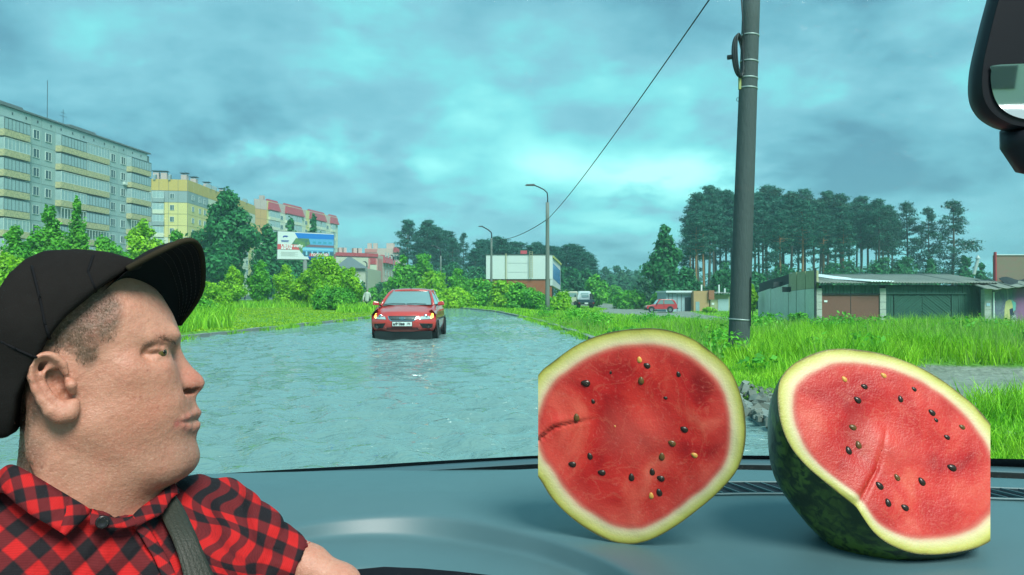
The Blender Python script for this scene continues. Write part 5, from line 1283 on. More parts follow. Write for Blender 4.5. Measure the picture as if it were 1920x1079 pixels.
def leaves(cent, rad, n, size, rng, shell=.55, up=.35, asp=.55, droop=0.0, fill=0.0):
    """n leaves spread over blobs; cent (k,3), rad (k,3)"""
    cent = np.asarray(cent, float); rad = np.asarray(rad, float); k = len(cent)
    vol = (rad[:, 0] * rad[:, 1] + rad[:, 0] * rad[:, 2] + rad[:, 1] * rad[:, 2]); pr = vol / vol.sum()
    ids = rng.choice(k, n, p=pr); d = rng.normal(size=(n, 3)); d /= np.linalg.norm(d, axis=1)[:, None]
    rr = shell + (1 - shell) * rng.random(n) ** .7; rr *= 1 + .12 * np.sin(d[:, 0] * 7 + ids) * np.sin(d[:, 2] * 9 + ids * 2)
    rr *= 1 + .14 * np.abs(rng.normal(size=n)) * (rng.random(n) < .5)
    p = cent[ids] + d * rad[ids] * rr[:, None]
    nrm = d + rng.normal(size=(n, 3)) * .55 + np.array([0, 0, up]); nrm /= np.linalg.norm(nrm, axis=1)[:, None]
    t = np.cross(nrm, rng.normal(size=(n, 3))); t[:, 2] -= droop; t -= nrm * (t * nrm).sum(1)[:, None]; t /= np.linalg.norm(t, axis=1)[:, None] + 1e-9; b = np.cross(nrm, t)
    s = (size * (.6 + .8 * rng.random(n)))[:, None]
    V = np.stack([p - t * s, p + b * s * asp - t * s * .1, p + t * s, p - b * s * asp - t * s * .1], 1).reshape(-1, 3)
    return V, np.arange(n * 4).reshape(-1, 4)
def crown_blobs(h, w, rng, n=14, base=.2, conical=.5, jitter=.25):
    """blob list filling a crown of height h, half width w, from z = base*h to h"""
    C_, R_ = [], []
    for i in range(n):
        t = (i + .5) / n; z = lerp(base, .93, t) * h * rng.uniform(.96, 1.04); prof = (math.sin(PI * (t * .8 + .12)) ** .8) * (1 - conical * t)
        a = rng.random() * 2 * PI; rr = w * prof * rng.uniform(.10, .90); s = w * prof * rng.uniform(.28, .50) + .10 * w
        C_.append((rr * math.cos(a), rr * math.sin(a), z)); R_.append((s, s, s * rng.uniform(.7, 1.05)))
    C_.append((0, 0, h * .92)); R_.append((w * .2, w * .2, h * .08)); C_.append((0, 0, h * lerp(base, 1, .45))); R_.append((w * .6, w * .6, h * (1 - base) * .36))
    return C_, R_
def make_tree_meshes(h, w, lmat, bmat_, nleaf, lsize, seed, base=.2, conical=.5, trunk_r=None, multi=1, droop=0.0, lean=0.0, nb=22, vis=.75):
    rng = np.random.default_rng(seed); C_, R_ = crown_blobs(h, w, rng, nb, base, conical)
    V, Fc = leaves(C_, R_, nleaf, lsize, rng, droop=droop, shell=.35)
    me = np_mesh('crown', V, Fc, lmat); crown = me.data; bpy.data.objects.remove(me)
    q = MB(); tr_ = trunk_r or h * .012
    for m_ in range(multi):
        ox = (m_ - (multi - 1) / 2) * h * .05; q.tube([(ox * .6, 0, -.5), (ox, .02 * h, h * .25), (ox * 1.2 + .01 * h, 0, h * .55), (ox * .8, 0, h * vis)], [tr_, tr_ * .85, tr_ * .55, tr_ * .2], 8)
    for c_ in C_[::2]: q.tube([(0, 0, max(.05 * h, c_[2] - h * .16)), (c_[0] * .5, c_[1] * .5, c_[2] - h * .05), c_], [tr_ * .4, tr_ * .28, tr_ * .08], 5)
    return crown, q.mesh('trunk', bmat_)
def plant(name, meshes, x, y, label, cat, group=None, s=1.0, rz=0.0, z=None, names=('crown', 'trunk'), sx=1.0):
    z = gz(x, y) - .05 if z is None else z
    r_ = empty(name, (x, y, z), rz, label=label, cat=cat, group=group); r_.scale = (s * sx, s * sx, s)
    for nm, me in zip(names, meshes): inst(nm, me, r_)
    return r_
def at_px(px, Y): return P(px, 556, Y).x
def tree_to(name, px, top, Y, wpx, lmat, bmat_, nleaf, lsize, seed, label, cat='tree', group=None, **kw):
    x = at_px(px, Y); g_ = gz(x, Y); h = P(px, top, Y).z - g_; w = wpx * Y / F / 2
    if Y < 72: nleaf = int(nleaf * 1.7); lsize *= .78
    return plant(name, make_tree_meshes(h, w, lmat, bmat_, nleaf, lsize, seed, **kw), x, Y, label, cat, group)
# foreground left
T_ = tree_to
T_('maple_tree', 92, 384, 50, 105, L_mid, M_bark, 9000, .17, 1, 'leafy young tree with a pointed yellowish top, in front of the grey block', conical=.65, base=.1)
T_('maple_tree', 143, 368, 52, 62, L_mid, M_bark, 5200, .17, 2, 'slim tree with a narrow pointed top, just right of the yellow-topped one', conical=.6, base=.1)
T_('maple_tree', 28, 420, 47, 95, L_mid, M_bark, 6500, .17, 3, 'bushy green tree at the left picture edge above the black cap', conical=.5, base=.05)
T_('maple_tree', 268, 408, 60, 98, L_bright, M_bark, 7500, .19, 4, 'bright green rounded tree between the grey block and the birch', conical=.35, base=.1)
T_('shrub', 195, 442, 56, 120, L_mid, M_bark, 6500, .18, 5, 'broad green bush between the young tree and the bright rounded tree', 'bush', conical=.3, base=0)
T_('shrub', 330, 430, 66, 100, L_mid, M_bark, 6000, .2, 6, 'dark green rounded bush just behind the cap bill', 'bush', conical=.3, base=0)
T_('shrub', 25, 480, 40, 150, L_bright, M_bark, 8000, .15, 7, 'pale yellow-green bush at the left edge behind the cap', 'bush', conical=.2, base=0)
T_('shrub', 160, 468, 42, 170, L_bright, M_bark, 9000, .15, 8, 'wide yellow-green bush above the crown of the cap', 'bush', conical=.25, base=0)
T_('shrub', 290, 468, 44, 110, L_bright, M_bark, 6500, .15, 9, 'yellow-green bush directly above the bill of the cap', 'bush', conical=.3, base=0)
# big birches
T_('birch_tree', 422, 350, 104, 112, L_birch, M_birch, 22000, .30, 10, 'tall dark birch with several white stems, tallest tree on the left', conical=.25, base=.14, multi=3, droop=1.2, nb=44, trunk_r=.16, vis=.9)
T_('birch_tree', 500, 420, 116, 90, L_birch, M_birch, 11000, .30, 11, 'dark birch right of the tallest one, left of the billboard', conical=.4, base=.1, multi=2, droop=.8, nb=18, trunk_r=.13)
T_('birch_tree', 545, 408, 150, 60, L_birch, M_bark, 5000, .38, 12, 'dark pointed tree above the left half of the billboard', conical=.6, base=.1)
T_('birch_tree', 588, 400, 152, 46, L_birch, M_bark, 4500, .38, 13, 'dark slim tree above the right half of the billboard', conical=.6, base=.1)
T_('birch_tree', 565, 440, 130, 110, L_birch, M_bark, 7000, .34, 14, 'dark broad tree directly behind the billboard', conical=.3, base=.05)
T_('birch_tree', 350, 455, 112, 100, L_birch, M_bark, 6500, .3, 15, 'dark green tree left of the tall birch, under the yellow block', conical=.35, base=0)
# young trees on the lawn
T_('maple_tree', 437, 497, 66, 54, L_bright, M_bark, 4200, .14, 16, 'young bright tree on the lawn, leftmost of the row right of the cap', conical=.3, base=.06)
T_('maple_tree', 489, 487, 68, 56, L_mid, M_bark, 4200, .15, 17, 'young mid-green tree second in the lawn row, bare stem below', conical=.45, base=.16)
T_('maple_tree', 536, 495, 66, 60, L_bright, M_bark, 4200, .15, 18, 'young bright tree third in the lawn row, below the billboard edge', conical=.35, base=.04)
T_('maple_tree', 575, 505, 64, 60, L_bright, M_bark, 4200, .15, 19, 'young bright tree fourth in the lawn row, left of the big bush', conical=.35, base=.02)
T_('maple_tree', 618, 478, 62, 108, L_bright, M_bark, 9500, .15, 20, 'large bright bushy tree below the billboard, above the round hedge', conical=.3, base=.02, nb=22)
T_('maple_tree', 660, 500, 63, 52, L_bright, M_bark, 3600, .15, 21, 'bright tree right of the big bushy one, beside the walking man', conical=.35, base=0)
T_('shrub', 395, 528, 52, 70, L_bright, M_bark, 4200, .12, 22, 'bright bush just right of the cap bill at the lawn edge', 'bush', conical=.4, base=0)
T_('shrub', 362, 560, 38, 80, L_mid, M_bark, 4200, .11, 23, 'dark green bush half hidden by the cap bill near the water', 'bush', conical=.4, base=0)
# clipped round hedge
x = at_px(627, 55); rng = np.random.default_rng(30); h_ = P(627, 540, 55).z - gz(x, 55); w_ = 76 * 55 / F / 2
V, Fc = leaves([(-.5 * w_, 0, h_ * .45), (.35 * w_, 0, h_ * .47), (0, .4, h_ * .5), (.75 * w_, .3, h_ * .38)], [(w_ * .5, w_ * .55, h_ * .54), (w_ * .58, w_ * .6, h_ * .53), (w_ * .7, w_ * .5, h_ * .48), (w_ * .3, w_ * .5, h_ * .42)], 9000, .095, rng, shell=.88)
o = np_mesh('hedge', V, Fc, L_mid, None); o.location = (x, 55, gz(x, 55) - .05); tag(o, 'low dense rounded hedge in front of the big bushy tree, near the red car', 'hedge')
# middle
mid = [(755, 478, 100, 70, L_mid, 'bush-like mid-green tree left of the centre pines, above the red car roof'), (790, 475, 104, 90, L_mid, 'broad mid-green tree above the red car, under the centre pines'), (810, 508, 90, 80, L_bright, 'bright yellow-green rounded bush just right above the red car'),
       (862, 503, 96, 60, L_mid, 'mid-green bush between the bright bush and the brick base'), (895, 523, 88, 90, L_mid, 'low green bush left of the brick base under the middle lamp'), (940, 525, 84, 80, L_bright, 'low bright bush in front of the brick base left part'),
       (975, 530, 82, 70, L_mid, 'low green bush in front of the middle of the brick base'), (1010, 548, 76, 60, L_mid, 'low hedge-like bush at the foot of the nearest street lamp'), (1050, 548, 74, 60, L_bright, 'bright low bush right of the nearest street lamp'), (845, 545, 78, 110, L_bright, 'low bright bush along the verge right of the red car'),
       (732, 520, 120, 44, L_mid, 'dark bush right of the pink corner block'), (698, 540, 120, 50, L_mid, 'small round bush behind the walking man'), (1118, 515, 120, 64, L_mid, 'rounded mid-green tree above the pickup truck'), (1085, 520, 135, 44, L_far, 'dull green tree right of the shop building'),
       (1150, 535, 150, 50, L_mid, 'bush at the far end of the dirt yard'), (1205, 520, 130, 66, L_far, 'dull green tree at the right side of the yard end'), (1190, 548, 112, 80, L_mid, 'low bush on the bank behind the red boxy car'), (1236, 545, 106, 50, L_mid, 'low bush left of the pale blue garage')]
for k, (px_, tp, Y, wp, lm, lb) in enumerate(mid):
    T_('shrub' if tp > 515 else 'broadleaf_tree', px_, tp, Y, wp, lm, M_bark, int(2600 + wp * 22), .2 * Y / 90, 40 + k, lb, 'bush' if tp > 515 else 'tree', conical=.25, base=0, nb=12)
T_('birch_tree', 1246, 420, 108, 84, L_birch, M_birch, 10000, .28, 70, 'tall birch with hanging twigs at the left end of the pine stand', conical=.6, base=.1, droop=1.2, nb=22, trunk_r=.13)
T_('birch_tree', 1285, 500, 104, 90, L_dark, M_bark, 5500, .26, 71, 'dark bushy tree between the birch and the small garages', conical=.3, base=0)
T_('maple_tree', 1411, 531, 60, 20, L_bright, M_bark, 1200, .14, 72, 'small bright sapling peeking out right of the thick pole', conical=.4, base=.25)
T_('shrub', 1496, 585, 41, 50, L_mid, M_bark, 1600, .10, 73, 'low leafy weed bush at the foot of the concrete garage wall', 'bush', conical=.3, base=0)
T_('shrub', 1330, 576, 88, 26, L_bright, M_bark, 900, .14, 74, 'small bright bush in front of the tan brick garage', 'bush', conical=.3, base=0)
# pines
def pine_meshes(h, seed, crown_from=.45, w=.17, dense=1.0, lm=L_pine, bare=None, layers=15):
    rng = np.random.default_rng(seed); C_, R_ = [], []
    q = MB(); bend = rng.normal(size=2) * h * .012
    def tp(t): return Vector((bend[0] * math.sin(t * 3), bend[1] * math.sin(t * 2.3), t * h))
    q.tube([tp(t) for t in (0, .2, .4, .6, .8, .97)], [h * .0125, h * .011, h * .010, h * .008, h * .005, h * .0015], 8)
    for i in range(layers):
        t = crown_from + (1 - crown_from) * (i / layers) ** .9; f = (i / layers); prof = (math.sin(PI * min(1, f * .75 + .22)) ** .7) * (1 - .55 * f)
        for k in range(rng.integers(3, 6)):
            a = rng.random() * 2 * PI; L = h * w * prof * rng.uniform(.55, 1.15); b0 = tp(t); e = b0 + Vector((math.cos(a) * L, math.sin(a) * L, L * rng.uniform(.0, .35)))
            q.tube([b0, b0.lerp(e, .6) + Vector((0, 0, L * .05)), e], [h * .003, h * .0018, h * .0006], 4)
            for s_ in (.55, .85, 1.05):
                c_ = b0.lerp(e, s_); r_ = h * .030 * rng.uniform(.8, 1.5); C_.append(tuple(c_)); R_.append((r_ * 1.35, r_ * 1.35, r_ * .62))
    C_.append(tuple(tp(.985))); R_.append((h * .022, h * .022, h * .03))
    V, Fc = leaves(C_, R_, int(5200 * dense), h * .0125, rng, shell=.25, asp=.30, up=.5)
    o = np_mesh('crown', V, Fc, lm); me = o.data; bpy.data.objects.remove(o)
    return me, q.mesh('trunk', bare or M_pined)
PV = [pine_meshes(1.0 * 22, 100 + k, cf_, w_, 1.0, L_pine, b_) for k, (cf_, w_, b_) in enumerate(((.56, .15, M_pined), (.62, .16, M_pined), (.52, .14, M_pineg), (.58, .15, M_pineb), (.36, .17, M_pined)))]
PSOLO = pine_meshes(22, 140, .22, .20, 1.1, L_pinel, M_pined, 20)
ORD = 'first second third fourth fifth sixth seventh eighth ninth tenth eleventh twelfth thirteenth fourteenth fifteenth sixteenth seventeenth eighteenth nineteenth twentieth'.split()
ORD += ['twenty-' + w for w in ORD[:9]] + ['thirtieth'] + ['thirty-' + w for w in ORD[:9]] + ['fortieth', 'forty-first']
def ordinals(keys):
    o = sorted(range(len(keys)), key=lambda i: keys[i]); r = [0] * len(keys)
    for n_, i in enumerate(o): r[i] = n_
    return ['leftmost' if r[i] == 0 else ('rightmost' if r[i] == len(keys) - 1 else ORD[r[i]]) for i in range(len(keys))], ['' if r[i] in (0, len(keys) - 1) else ' from the left' for i in range(len(keys))]
grp = 'pines of the dense stand behind the garages'
rr = random.Random(8)
stand = [(1300, 392), (1312, 360), (1328, 346), (1345, 352), (1362, 354), (1377, 360), (1296, 400), (1320, 375), (1338, 380), (1440, 346), (1452, 352), (1425, 358), (1470, 372), (1480, 358), (1510, 350), (1525, 372), (1497, 366), (1545, 372), (1550, 356), (1568, 378), (1580, 362),
         (1603, 374), (1612, 366), (1590, 384), (1630, 380), (1645, 372), (1655, 388), (1668, 384), (1430, 372), (1415, 362), (1400, 366), (1462, 384), (1535, 390), (1618, 392), (1576, 396), (1640, 398), (1675, 400), (1352, 366), (1372, 378), (1388, 372)]
oa, ob = ordinals([p[0] + .01 * i for i, p in enumerate(stand)])
for k, (px_, tp) in enumerate(stand):
    Y = rr.uniform(142, 172); x = at_px(px_, Y); g_ = gz(x, Y); h = P(px_, tp, Y).z - g_; v = rr.choice((0, 1, 2, 4, 0, 1, 2))
    plant('pine_tree', PV[v], x, Y, f'{oa[k]} pine{ob[k]} in the dense dark stand behind the garages', 'pine tree', grp, h / 22, rr.uniform(0, 6.28), g_ - .2, sx=rr.uniform(.9, 1.15))
fr_ = ((1308, 400, 128), (1503, 372, 134), (1547, 400, 138), (1322, 395, 132), (1464, 395, 132), (1585, 410, 136)); oa, ob = ordinals([p[0] for p in fr_])
for k, (px_, tp, Y) in enumerate(fr_):
    x = at_px(px_, Y); g_ = gz(x, Y); h = P(px_, tp, Y).z - g_
    plant('pine_tree', PV[3], x, Y, f'{oa[k]} orange-trunked pine{ob[k]} at the front of the dense stand', 'pine tree', 'front pines with orange trunks', h / 22, rr.uniform(0, 6), g_ - .2)
for px_, tp, Y, lb in ((1700, 376, 140, 'pine with a pointed crown at the right end of the dense stand'), (1738, 386, 136, 'slender airy pine standing second from the right'), (1783, 373, 134, 'large airy pine standing alone, rightmost of the tall pines')):
    x = at_px(px_, Y); g_ = gz(x, Y); h = P(px_, tp, Y).z - g_; plant('pine_tree', PSOLO, x, Y, lb, 'pine tree', None, h / 22, px_ * .7, g_ - .2, sx={1700: .95, 1738: .8, 1783: 1.12}[px_])
ul_ = ((1700, 478, 120, 90), (1640, 492, 118, 80), (1745, 485, 112, 60), (1808, 478, 118, 40), (1840, 492, 122, 36), (1560, 500, 116, 80), (1480, 504, 112, 80), (1350, 505, 112, 90), (1415, 508, 110, 60), (1590, 486, 135, 110), (1360, 490, 130, 80), (1470, 496, 132, 90), (1660, 480, 134, 90)); oa, ob = ordinals([p[0] for p in ul_])
for k, (px_, tp, Y, wp) in enumerate(ul_):
    T_('shrub', px_, tp, Y, wp, L_dark, M_bark, 3200, .27, 200 + k, f'{oa[k]} undergrowth tree{ob[k]} below the pines behind the garages', 'tree', 'undergrowth trees below the pine stand', conical=.2, base=0, nb=10)
# centre pines and woods
grp2 = 'pines behind the centre bushes'
cen = [(766, 412), (784, 432), (797, 414), (806, 412), (820, 424), (830, 430), (842, 432), (814, 440), (852, 446), (790, 446)]
oa, ob = ordinals([p[0] + .01 * i for i, p in enumerate(cen)])
for k, (px_, tp) in enumerate(cen):
    Y = rr.uniform(170, 188); x = at_px(px_, Y); g_ = gz(x, Y); h = P(px_, tp, Y).z - g_; plant('pine_tree', PV[rr.choice((0, 2, 4))], x, Y, f'{oa[k]} dark pine{ob[k]} in the clump left of the white building', 'pine tree', grp2, h / 22, rr.uniform(0, 6), g_, sx=1.1)
x = at_px(871, 175); g_ = gz(x, 175); plant('pine_tree', PSOLO, x, 175, 'thin airy pine right of the centre clump, its top alone against the sky', 'pine tree', None, (P(871, 436, 175).z - g_) / 22, 1, g_, sx=.7)
row_ = [(897, 455), (905, 450), (916, 452), (932, 446), (940, 448), (950, 455), (964, 454), (976, 456), (990, 462), (1002, 466), (1010, 456), (1020, 462), (1035, 462), (1046, 466), (1062, 460), (1072, 458), (1084, 462), (1090, 468), (1100, 474), (1106, 478), (888, 470), (925, 464), (985, 470), (1056, 475)]; oa, ob = ordinals([p[0] for p in row_])
for k, (px_, tp) in enumerate(row_):
    Y = rr.uniform(165, 195); x = at_px(px_, Y); g_ = gz(x, Y); h = P(px_, tp, Y).z - g_
    plant('pine_tree', PV[rr.choice((0, 2, 4, 4))], x, Y, f'{oa[k]} pine{ob[k]} in the row behind the white building', 'pine tree', 'pines behind the white building', h / 18, rr.uniform(0, 6), g_ - h * .2, sx=1.35)
ul_ = ((1135, 500, 260, 40), (1158, 498, 250, 46), (1178, 505, 270, 40), (1195, 508, 240, 40), (1145, 515, 220, 50), (1172, 520, 215, 50)); oa, ob = ordinals([p[0] for p in ul_])
for k, (px_, tp, Y, wp) in enumerate(ul_):
    T_('broadleaf_tree', px_, tp, Y, wp, L_far, M_bark, 2600, .5, 230 + k, f'{oa[k]} hazy distant tree{ob[k]} beyond the dirt yard', 'tree', 'hazy distant trees beyond the yard', conical=.4, base=0, nb=10)
ul_ = ((900, 500, 150, 90), (960, 490, 160, 90), (1060, 500, 150, 80), (850, 490, 150, 90), (1095, 505, 150, 60), (770, 500, 140, 90), (660, 520, 150, 60), (720, 530, 150, 60)); oa, ob = ordinals([p[0] for p in ul_])
for k, (px_, tp, Y, wp) in enumerate(ul_):
    T_('shrub', px_, tp, Y, wp, L_dark, M_bark, 2600, .33, 250 + k, f'{oa[k]} dark undergrowth tree{ob[k]} below the centre pines', 'tree', 'undergrowth trees below the centre pines', conical=.2, base=0, nb=10)
# far belt of woods that closes the horizon
rng = np.random.default_rng(77); C_, R_ = [], []
for a in np.linspace(-75, 75, 230):
    Y_ = 420 + rng.normal() * 15; C_.append((math.sin(R(a)) * Y_, math.cos(R(a)) * Y_, 5)); R_.append((9, 9, rng.uniform(8, 13)))
V, Fc = leaves(C_, R_, 42000, 1.2, rng, shell=.75); o = np_mesh('far_woods', V, Fc, L_far); tag(o, 'distant belt of woods closing the horizon', 'woods', kind='stuff')
rng = np.random.default_rng(78); C_ = [(math.sin(a) * 90, -math.cos(a) * 60 - 10, 3) for a in np.linspace(-1.4, 1.4, 60)]; R_ = [(4, 4, rng.uniform(4, 7)) for _ in C_]
V, Fc = leaves(C_, R_, 9000, .6, rng, shell=.7); o = np_mesh('roadside_woods', V, Fc, L_mid); tag(o, 'row of trees behind us, seen only in the mirror', 'woods', kind='stuff')

# grass: blades standing on the ground
def blades(name, pts, hgt, wid, m, rng, label, bend=.35):
    n = len(pts); a = rng.random(n) * 2 * PI; h = hgt * (.5 + .9 * rng.random(n)); b = np.stack([np.cos(a), np.sin(a), np.zeros(n)], 1) * (wid * (.6 + .8 * rng.random(n)))[:, None]
    l = rng.normal(size=(n, 3)) * bend; l[:, 2] = 0; tip = pts + np.stack([np.zeros(n), np.zeros(n), h], 1) + l * h[:, None]; mid_ = pts + np.stack([np.zeros(n), np.zeros(n), h * .55], 1) + l * h[:, None] * .35
    V = np.stack([pts - b, pts + b, mid_ + b * .7, tip, mid_ - b * .7], 1).reshape(-1, 3); i = np.arange(n)[:, None] * 5
    Fc = np.concatenate([i + np.array([[0, 1, 2]]), i + np.array([[0, 2, 4]]), i + np.array([[4, 2, 3]])], 0)
    o = np_mesh(name, V, Fc, m); tag(o, label, 'grass', kind='stuff'); return o
G_lush = leaf_mat('grass_blade', (.14, .44, .020), (.42, .70, .045), .42, .35); G_pale = leaf_mat('pale_grass', (.20, .42, .06), (.36, .50, .12), .4, .25); G_lawn = leaf_mat('lawn_grass', (.22, .46, .014), (.42, .56, .022), .35, .2)
rng = np.random.default_rng(5)
def scatter(n, y0, y1, side, power=1.7, margin=.12, xmax=None, lo=None, hi=None):
    """n ground points inside the view, thicker near the camera"""
    y = y0 + (y1 - y0) * rng.random(n) ** power; u = rng.uniform(-.72, .74, n); x = u * y
    ok = (x > xr(y) + margin) if side > 0 else (x < xl(y) - margin)
    if lo is not None: ok &= (u > lo)
    if hi is not None: ok &= (u < hi)
    x, y = x[ok], y[ok]; ok = (track_mask(x, y) < .3 + .3 * rng.random(len(x))) & (yard_mask(x, y) < .4 + .4 * rng.random(len(x)))
    x, y = x[ok], y[ok]; return np.stack([x, y, height(x, y) - .01], 1)
p_ = scatter(420000, 4.5, 46, 1, 1.25); cl = np.sin(p_[:, 0] * 1.3 + 2 * np.sin(p_[:, 1] * .6)) * np.sin(p_[:, 1] * 1.1 + p_[:, 0] * .4); edge = np.clip((p_[:, 0] - xr(p_[:, 1])) / 1.5, .35, 1)
blades('tall_grass', p_, np.clip(.24 + .17 * cl + .06 * np.sin(p_[:, 0] * 4.1 + p_[:, 1] * 2.3), .07, .55) * edge * np.interp(p_[:, 1], [0, 20, 30, 46], [1, 1, .62, .4]), .0042 + .00030 * p_[:, 1], G_lush, rng, 'lush green grass on the right verge')
p_ = scatter(60000, 8, 42, 1, 1.2); k_ = np.sin(p_[:, 0] * .9) * np.sin(p_[:, 1] * .5 + 1) > .1; p_ = p_[k_]; blades('seed_grass', p_, .50 * np.interp(p_[:, 1], [0, 20, 30, 46], [1, .95, .55, .4]), .0040 + .00018 * p_[:, 1], G_pale, rng, 'pale seeding grass stalks among the green on the right verge', .25)
p_ = scatter(90000, 42, 100, 1, 1.0); blades('far_grass', p_, .16 * np.ones(len(p_)), .03 * np.ones(len(p_)), G_lush, rng, 'green grass farther up the right verge')
# the left lawn, mown; weeds stand tall near the kerb at its near end
p_ = scatter(150000, 19, 60, -1, 1.0, .1, hi=-.15); blades('lawn', p_, .055 * np.ones(len(p_)), .012 + .00035 * p_[:, 1], G_lawn, rng, 'mown yellow-green lawn left of the flooded road', .8)
p_ = scatter(90000, 18, 70, -1, 1.0, .15, hi=-.15); u_ = p_[:, 0] / p_[:, 1]; k_ = (u_ < -.40 + .03 * np.sin(p_[:, 1])) | (u_ > -.235) & (p_[:, 1] > 48) | (p_[:, 1] > 60); p_ = p_[k_]; blades('tall_weeds', p_, .55 * np.ones(len(p_)), .014 + .0004 * p_[:, 1], G_lush, rng, 'tall green weeds at both ends of the left lawn', .4)
p_ = scatter(60000, 60, 140, -1, 1.0, .2); blades('far_grass', p_, .4 * np.ones(len(p_)), .04 * np.ones(len(p_)), G_lush, rng, 'green grass beyond the left lawn')
wc_, wr_ = [], []
for _ in range(150):
    y = rng.uniform(9, 43); u = rng.uniform(-.05, .72); x = u * y
    if x < float(xr(y)) + .5 or float(track_mask(x, y)) > .1 or float(yard_mask(x, y)) > .3: continue
    s_ = rng.uniform(.10, .24) * (1 + y / 60); wc_.append((x, y, gz(x, y) + s_ * .8)); wr_.append((s_ * 1.5, s_ * 1.5, s_))
V, Fc = leaves(wc_, wr_, 16000, .05, rng, shell=.3); o = np_mesh('weeds', V, Fc, L_mid); tag(o, 'dark leafy weeds scattered through the right verge', 'weeds', kind='stuff')
# tufts in the water along the kerbs
tx_ = []; 
for _ in range(46):
    y = rng.uniform(20, 44); s_ = rng.choice((0, 1)); x = float(xl(y)) + rng.uniform(.1, .5) if s_ == 0 else float(xr(y)) - rng.uniform(.05, .35)
    for _k in range(60): tx_.append((x + rng.normal() * .12, y + rng.normal() * .16, -.03))
tx_ = np.array(tx_); blades('kerb_tufts', tx_, .17 * np.ones(len(tx_)), .012 * np.ones(len(tx_)), G_lush, rng, 'grass tufts standing in the water along the kerbs', .6)
for nm, poly in (('footpath', FOOT), ): sheet_poly(nm, poly, M_path, .35)
# ================================================================== inside of the car
def lerp(a, b, t): return a + (b - a) * t
def interp(x, xs, ys): return float(np.interp(x, xs, ys))
def smooth01(t): t = max(0.0, min(1.0, t)); return t * t * (3 - 2 * t)

car_in = empty('car_interior', (0, 1.0, .55), label='grey car dashboard with windscreen and mirror in front of the driver', cat='car interior')
def kid(o, parent=None):
    """child of the car that keeps its place"""
    p = parent or car_in
    o.parent = p
    w = p.location.copy(); q = p.parent
    while q: w += q.location; q = q.parent
    o.location = o.location - w
    return o

M_dash = mat('dash_plastic', (.062, .140, .158), rough=.50, var=.06, vscale=6, bump=.22, bscale=900, spec=.7)
M_dash2 = mat('dash_dark', (.05, .10, .12), rough=.45, bump=.1, bscale=700)
M_black = mat('black_rubber', (.004, .006, .011), rough=.5, spec=.3)
M_frit = mat('black_frit', (.003, .004, .010), rough=.35)

DZ = 0.90
def far_y(x):           # far edge of the dashboard, where the windscreen starts (bows)
    return 1.40 - 0.10 * (x / .95) ** 2 if x > -.2 else 1.40 - 0.10 * (x / .95) ** 2
ARC = [[(330, 950), (400, 938), (560, 925), (760, 921), (950, 926), (1100, 945), (1200, 966), (1290, 1000), (1360, 1040), (1420, 1085), (1500, 1150)],
       [(300, 1090), (380, 1050), (440, 1022), (520, 996), (600, 976), (680, 966), (760, 962), (830, 965), (900, 975), (1020, 1003), (1130, 1040), (1210, 1085), (1300, 1150)],
       [(300, 1110), (380, 1070), (440, 1045), (520, 1022), (600, 1011), (700, 1007), (780, 1010), (860, 1019), (1000, 1045), (1100, 1082), (1200, 1140)],
       [(300, 1150), (400, 1100), (500, 1075), (600, 1062), (700, 1060), (800, 1068), (900, 1085), (1000, 1110), (1100, 1150)]]
def slope(py):
    d = P(960, py, 1.0) - CAM; return -d.z
cols_u = list(np.linspace(120, 1560, 200)) + [1620, 1700, 1800, 1900, 2000, 2080]
_tx = np.arange(0, 2200, 4.0); _ta = []
for ar in ARC:
    q = np.interp(_tx, [p[0] for p in ar], [p[1] for p in ar]); w_ = np.hanning(41); w_ /= w_.sum(); _ta.append(np.convolve(np.pad(q, 20, mode='edge'), w_, 'valid'))
SP = []      # per column: (y, z) corner points of the section, far to near
for px in cols_u:
    u = (px - 960) / F; a_ = [float(np.interp(px, _tx, at_)) for at_ in _ta]
    if px > 1500: a_ = [1150 + (px - 1500), 1250 + (px - 1500), 1300 + (px - 1500), 1350 + (px - 1500)]
    a_[1] = max(a_[1], a_[0] + 6); a_[2] = max(a_[2], a_[1] + 6); a_[3] = max(a_[3], a_[2] + 10)
    s_ = [slope(v) for v in a_]
    yf = 1.40 - .035
    for _ in range(4): yf = far_y(u * yf) - .035
    y1 = (CAM.z - DZ) / s_[0]; tl = .13
    # flat-ish trough that rises slightly towards the driver, then a steep lit face, again and again
    def at_s(s, yA, zA, k):      # point on the sight line s reached from (yA, zA) with slope k (dz per metre towards the driver)
        y = (CAM.z - zA - k * yA) / (s - k); return (y, zA + k * (yA - y))
    p1 = (y1, DZ); p2 = at_s(s_[1], *p1, .07); p3 = at_s(s_[2], *p2, -1.5); p4 = at_s(s_[3], *p3, .07)
    if not (p2[0] < p1[0]): p2 = (p1[0] - .01, p1[1])
    if not (p3[0] < p2[0]): p3 = (p2[0] - .01, p2[1] - .02)
    if not (p4[0] < p3[0]): p4 = (p3[0] - .02, p3[1])
    q0 = (yf, DZ + .004); h1 = float(np.interp(px, [345, 700, 1010, 1400], [-.010, -.002, .016, .019]))
    SP.append([q0, (yf - .05, DZ + h1 + .002), (lerp(yf - .05, y1, .5), DZ + h1 * .5), p1, p2, p3, p4, (p4[0] - .012, p4[1] - .022), (p4[0] - .12, p4[1] - .05)])
def section(k, n=150):
    q = SP[k]; L = [0]
    for i in range(1, len(q)): L.append(L[-1] + math.hypot(q[i][0] - q[i-1][0], q[i][1] - q[i-1][1]))
    out = []
    for i in range(len(q) - 1):
        m = [22, 14, 20, 26, 18, 22, 12, 8][i]
        for t in range(m): out.append((lerp(q[i][0], q[i+1][0], t / m), lerp(q[i][1], q[i+1][1], t / m)))
    out.append(q[-1]); return out
G_ = np.array([section(k) for k in range(len(cols_u))])      # (cols, rows, 2)
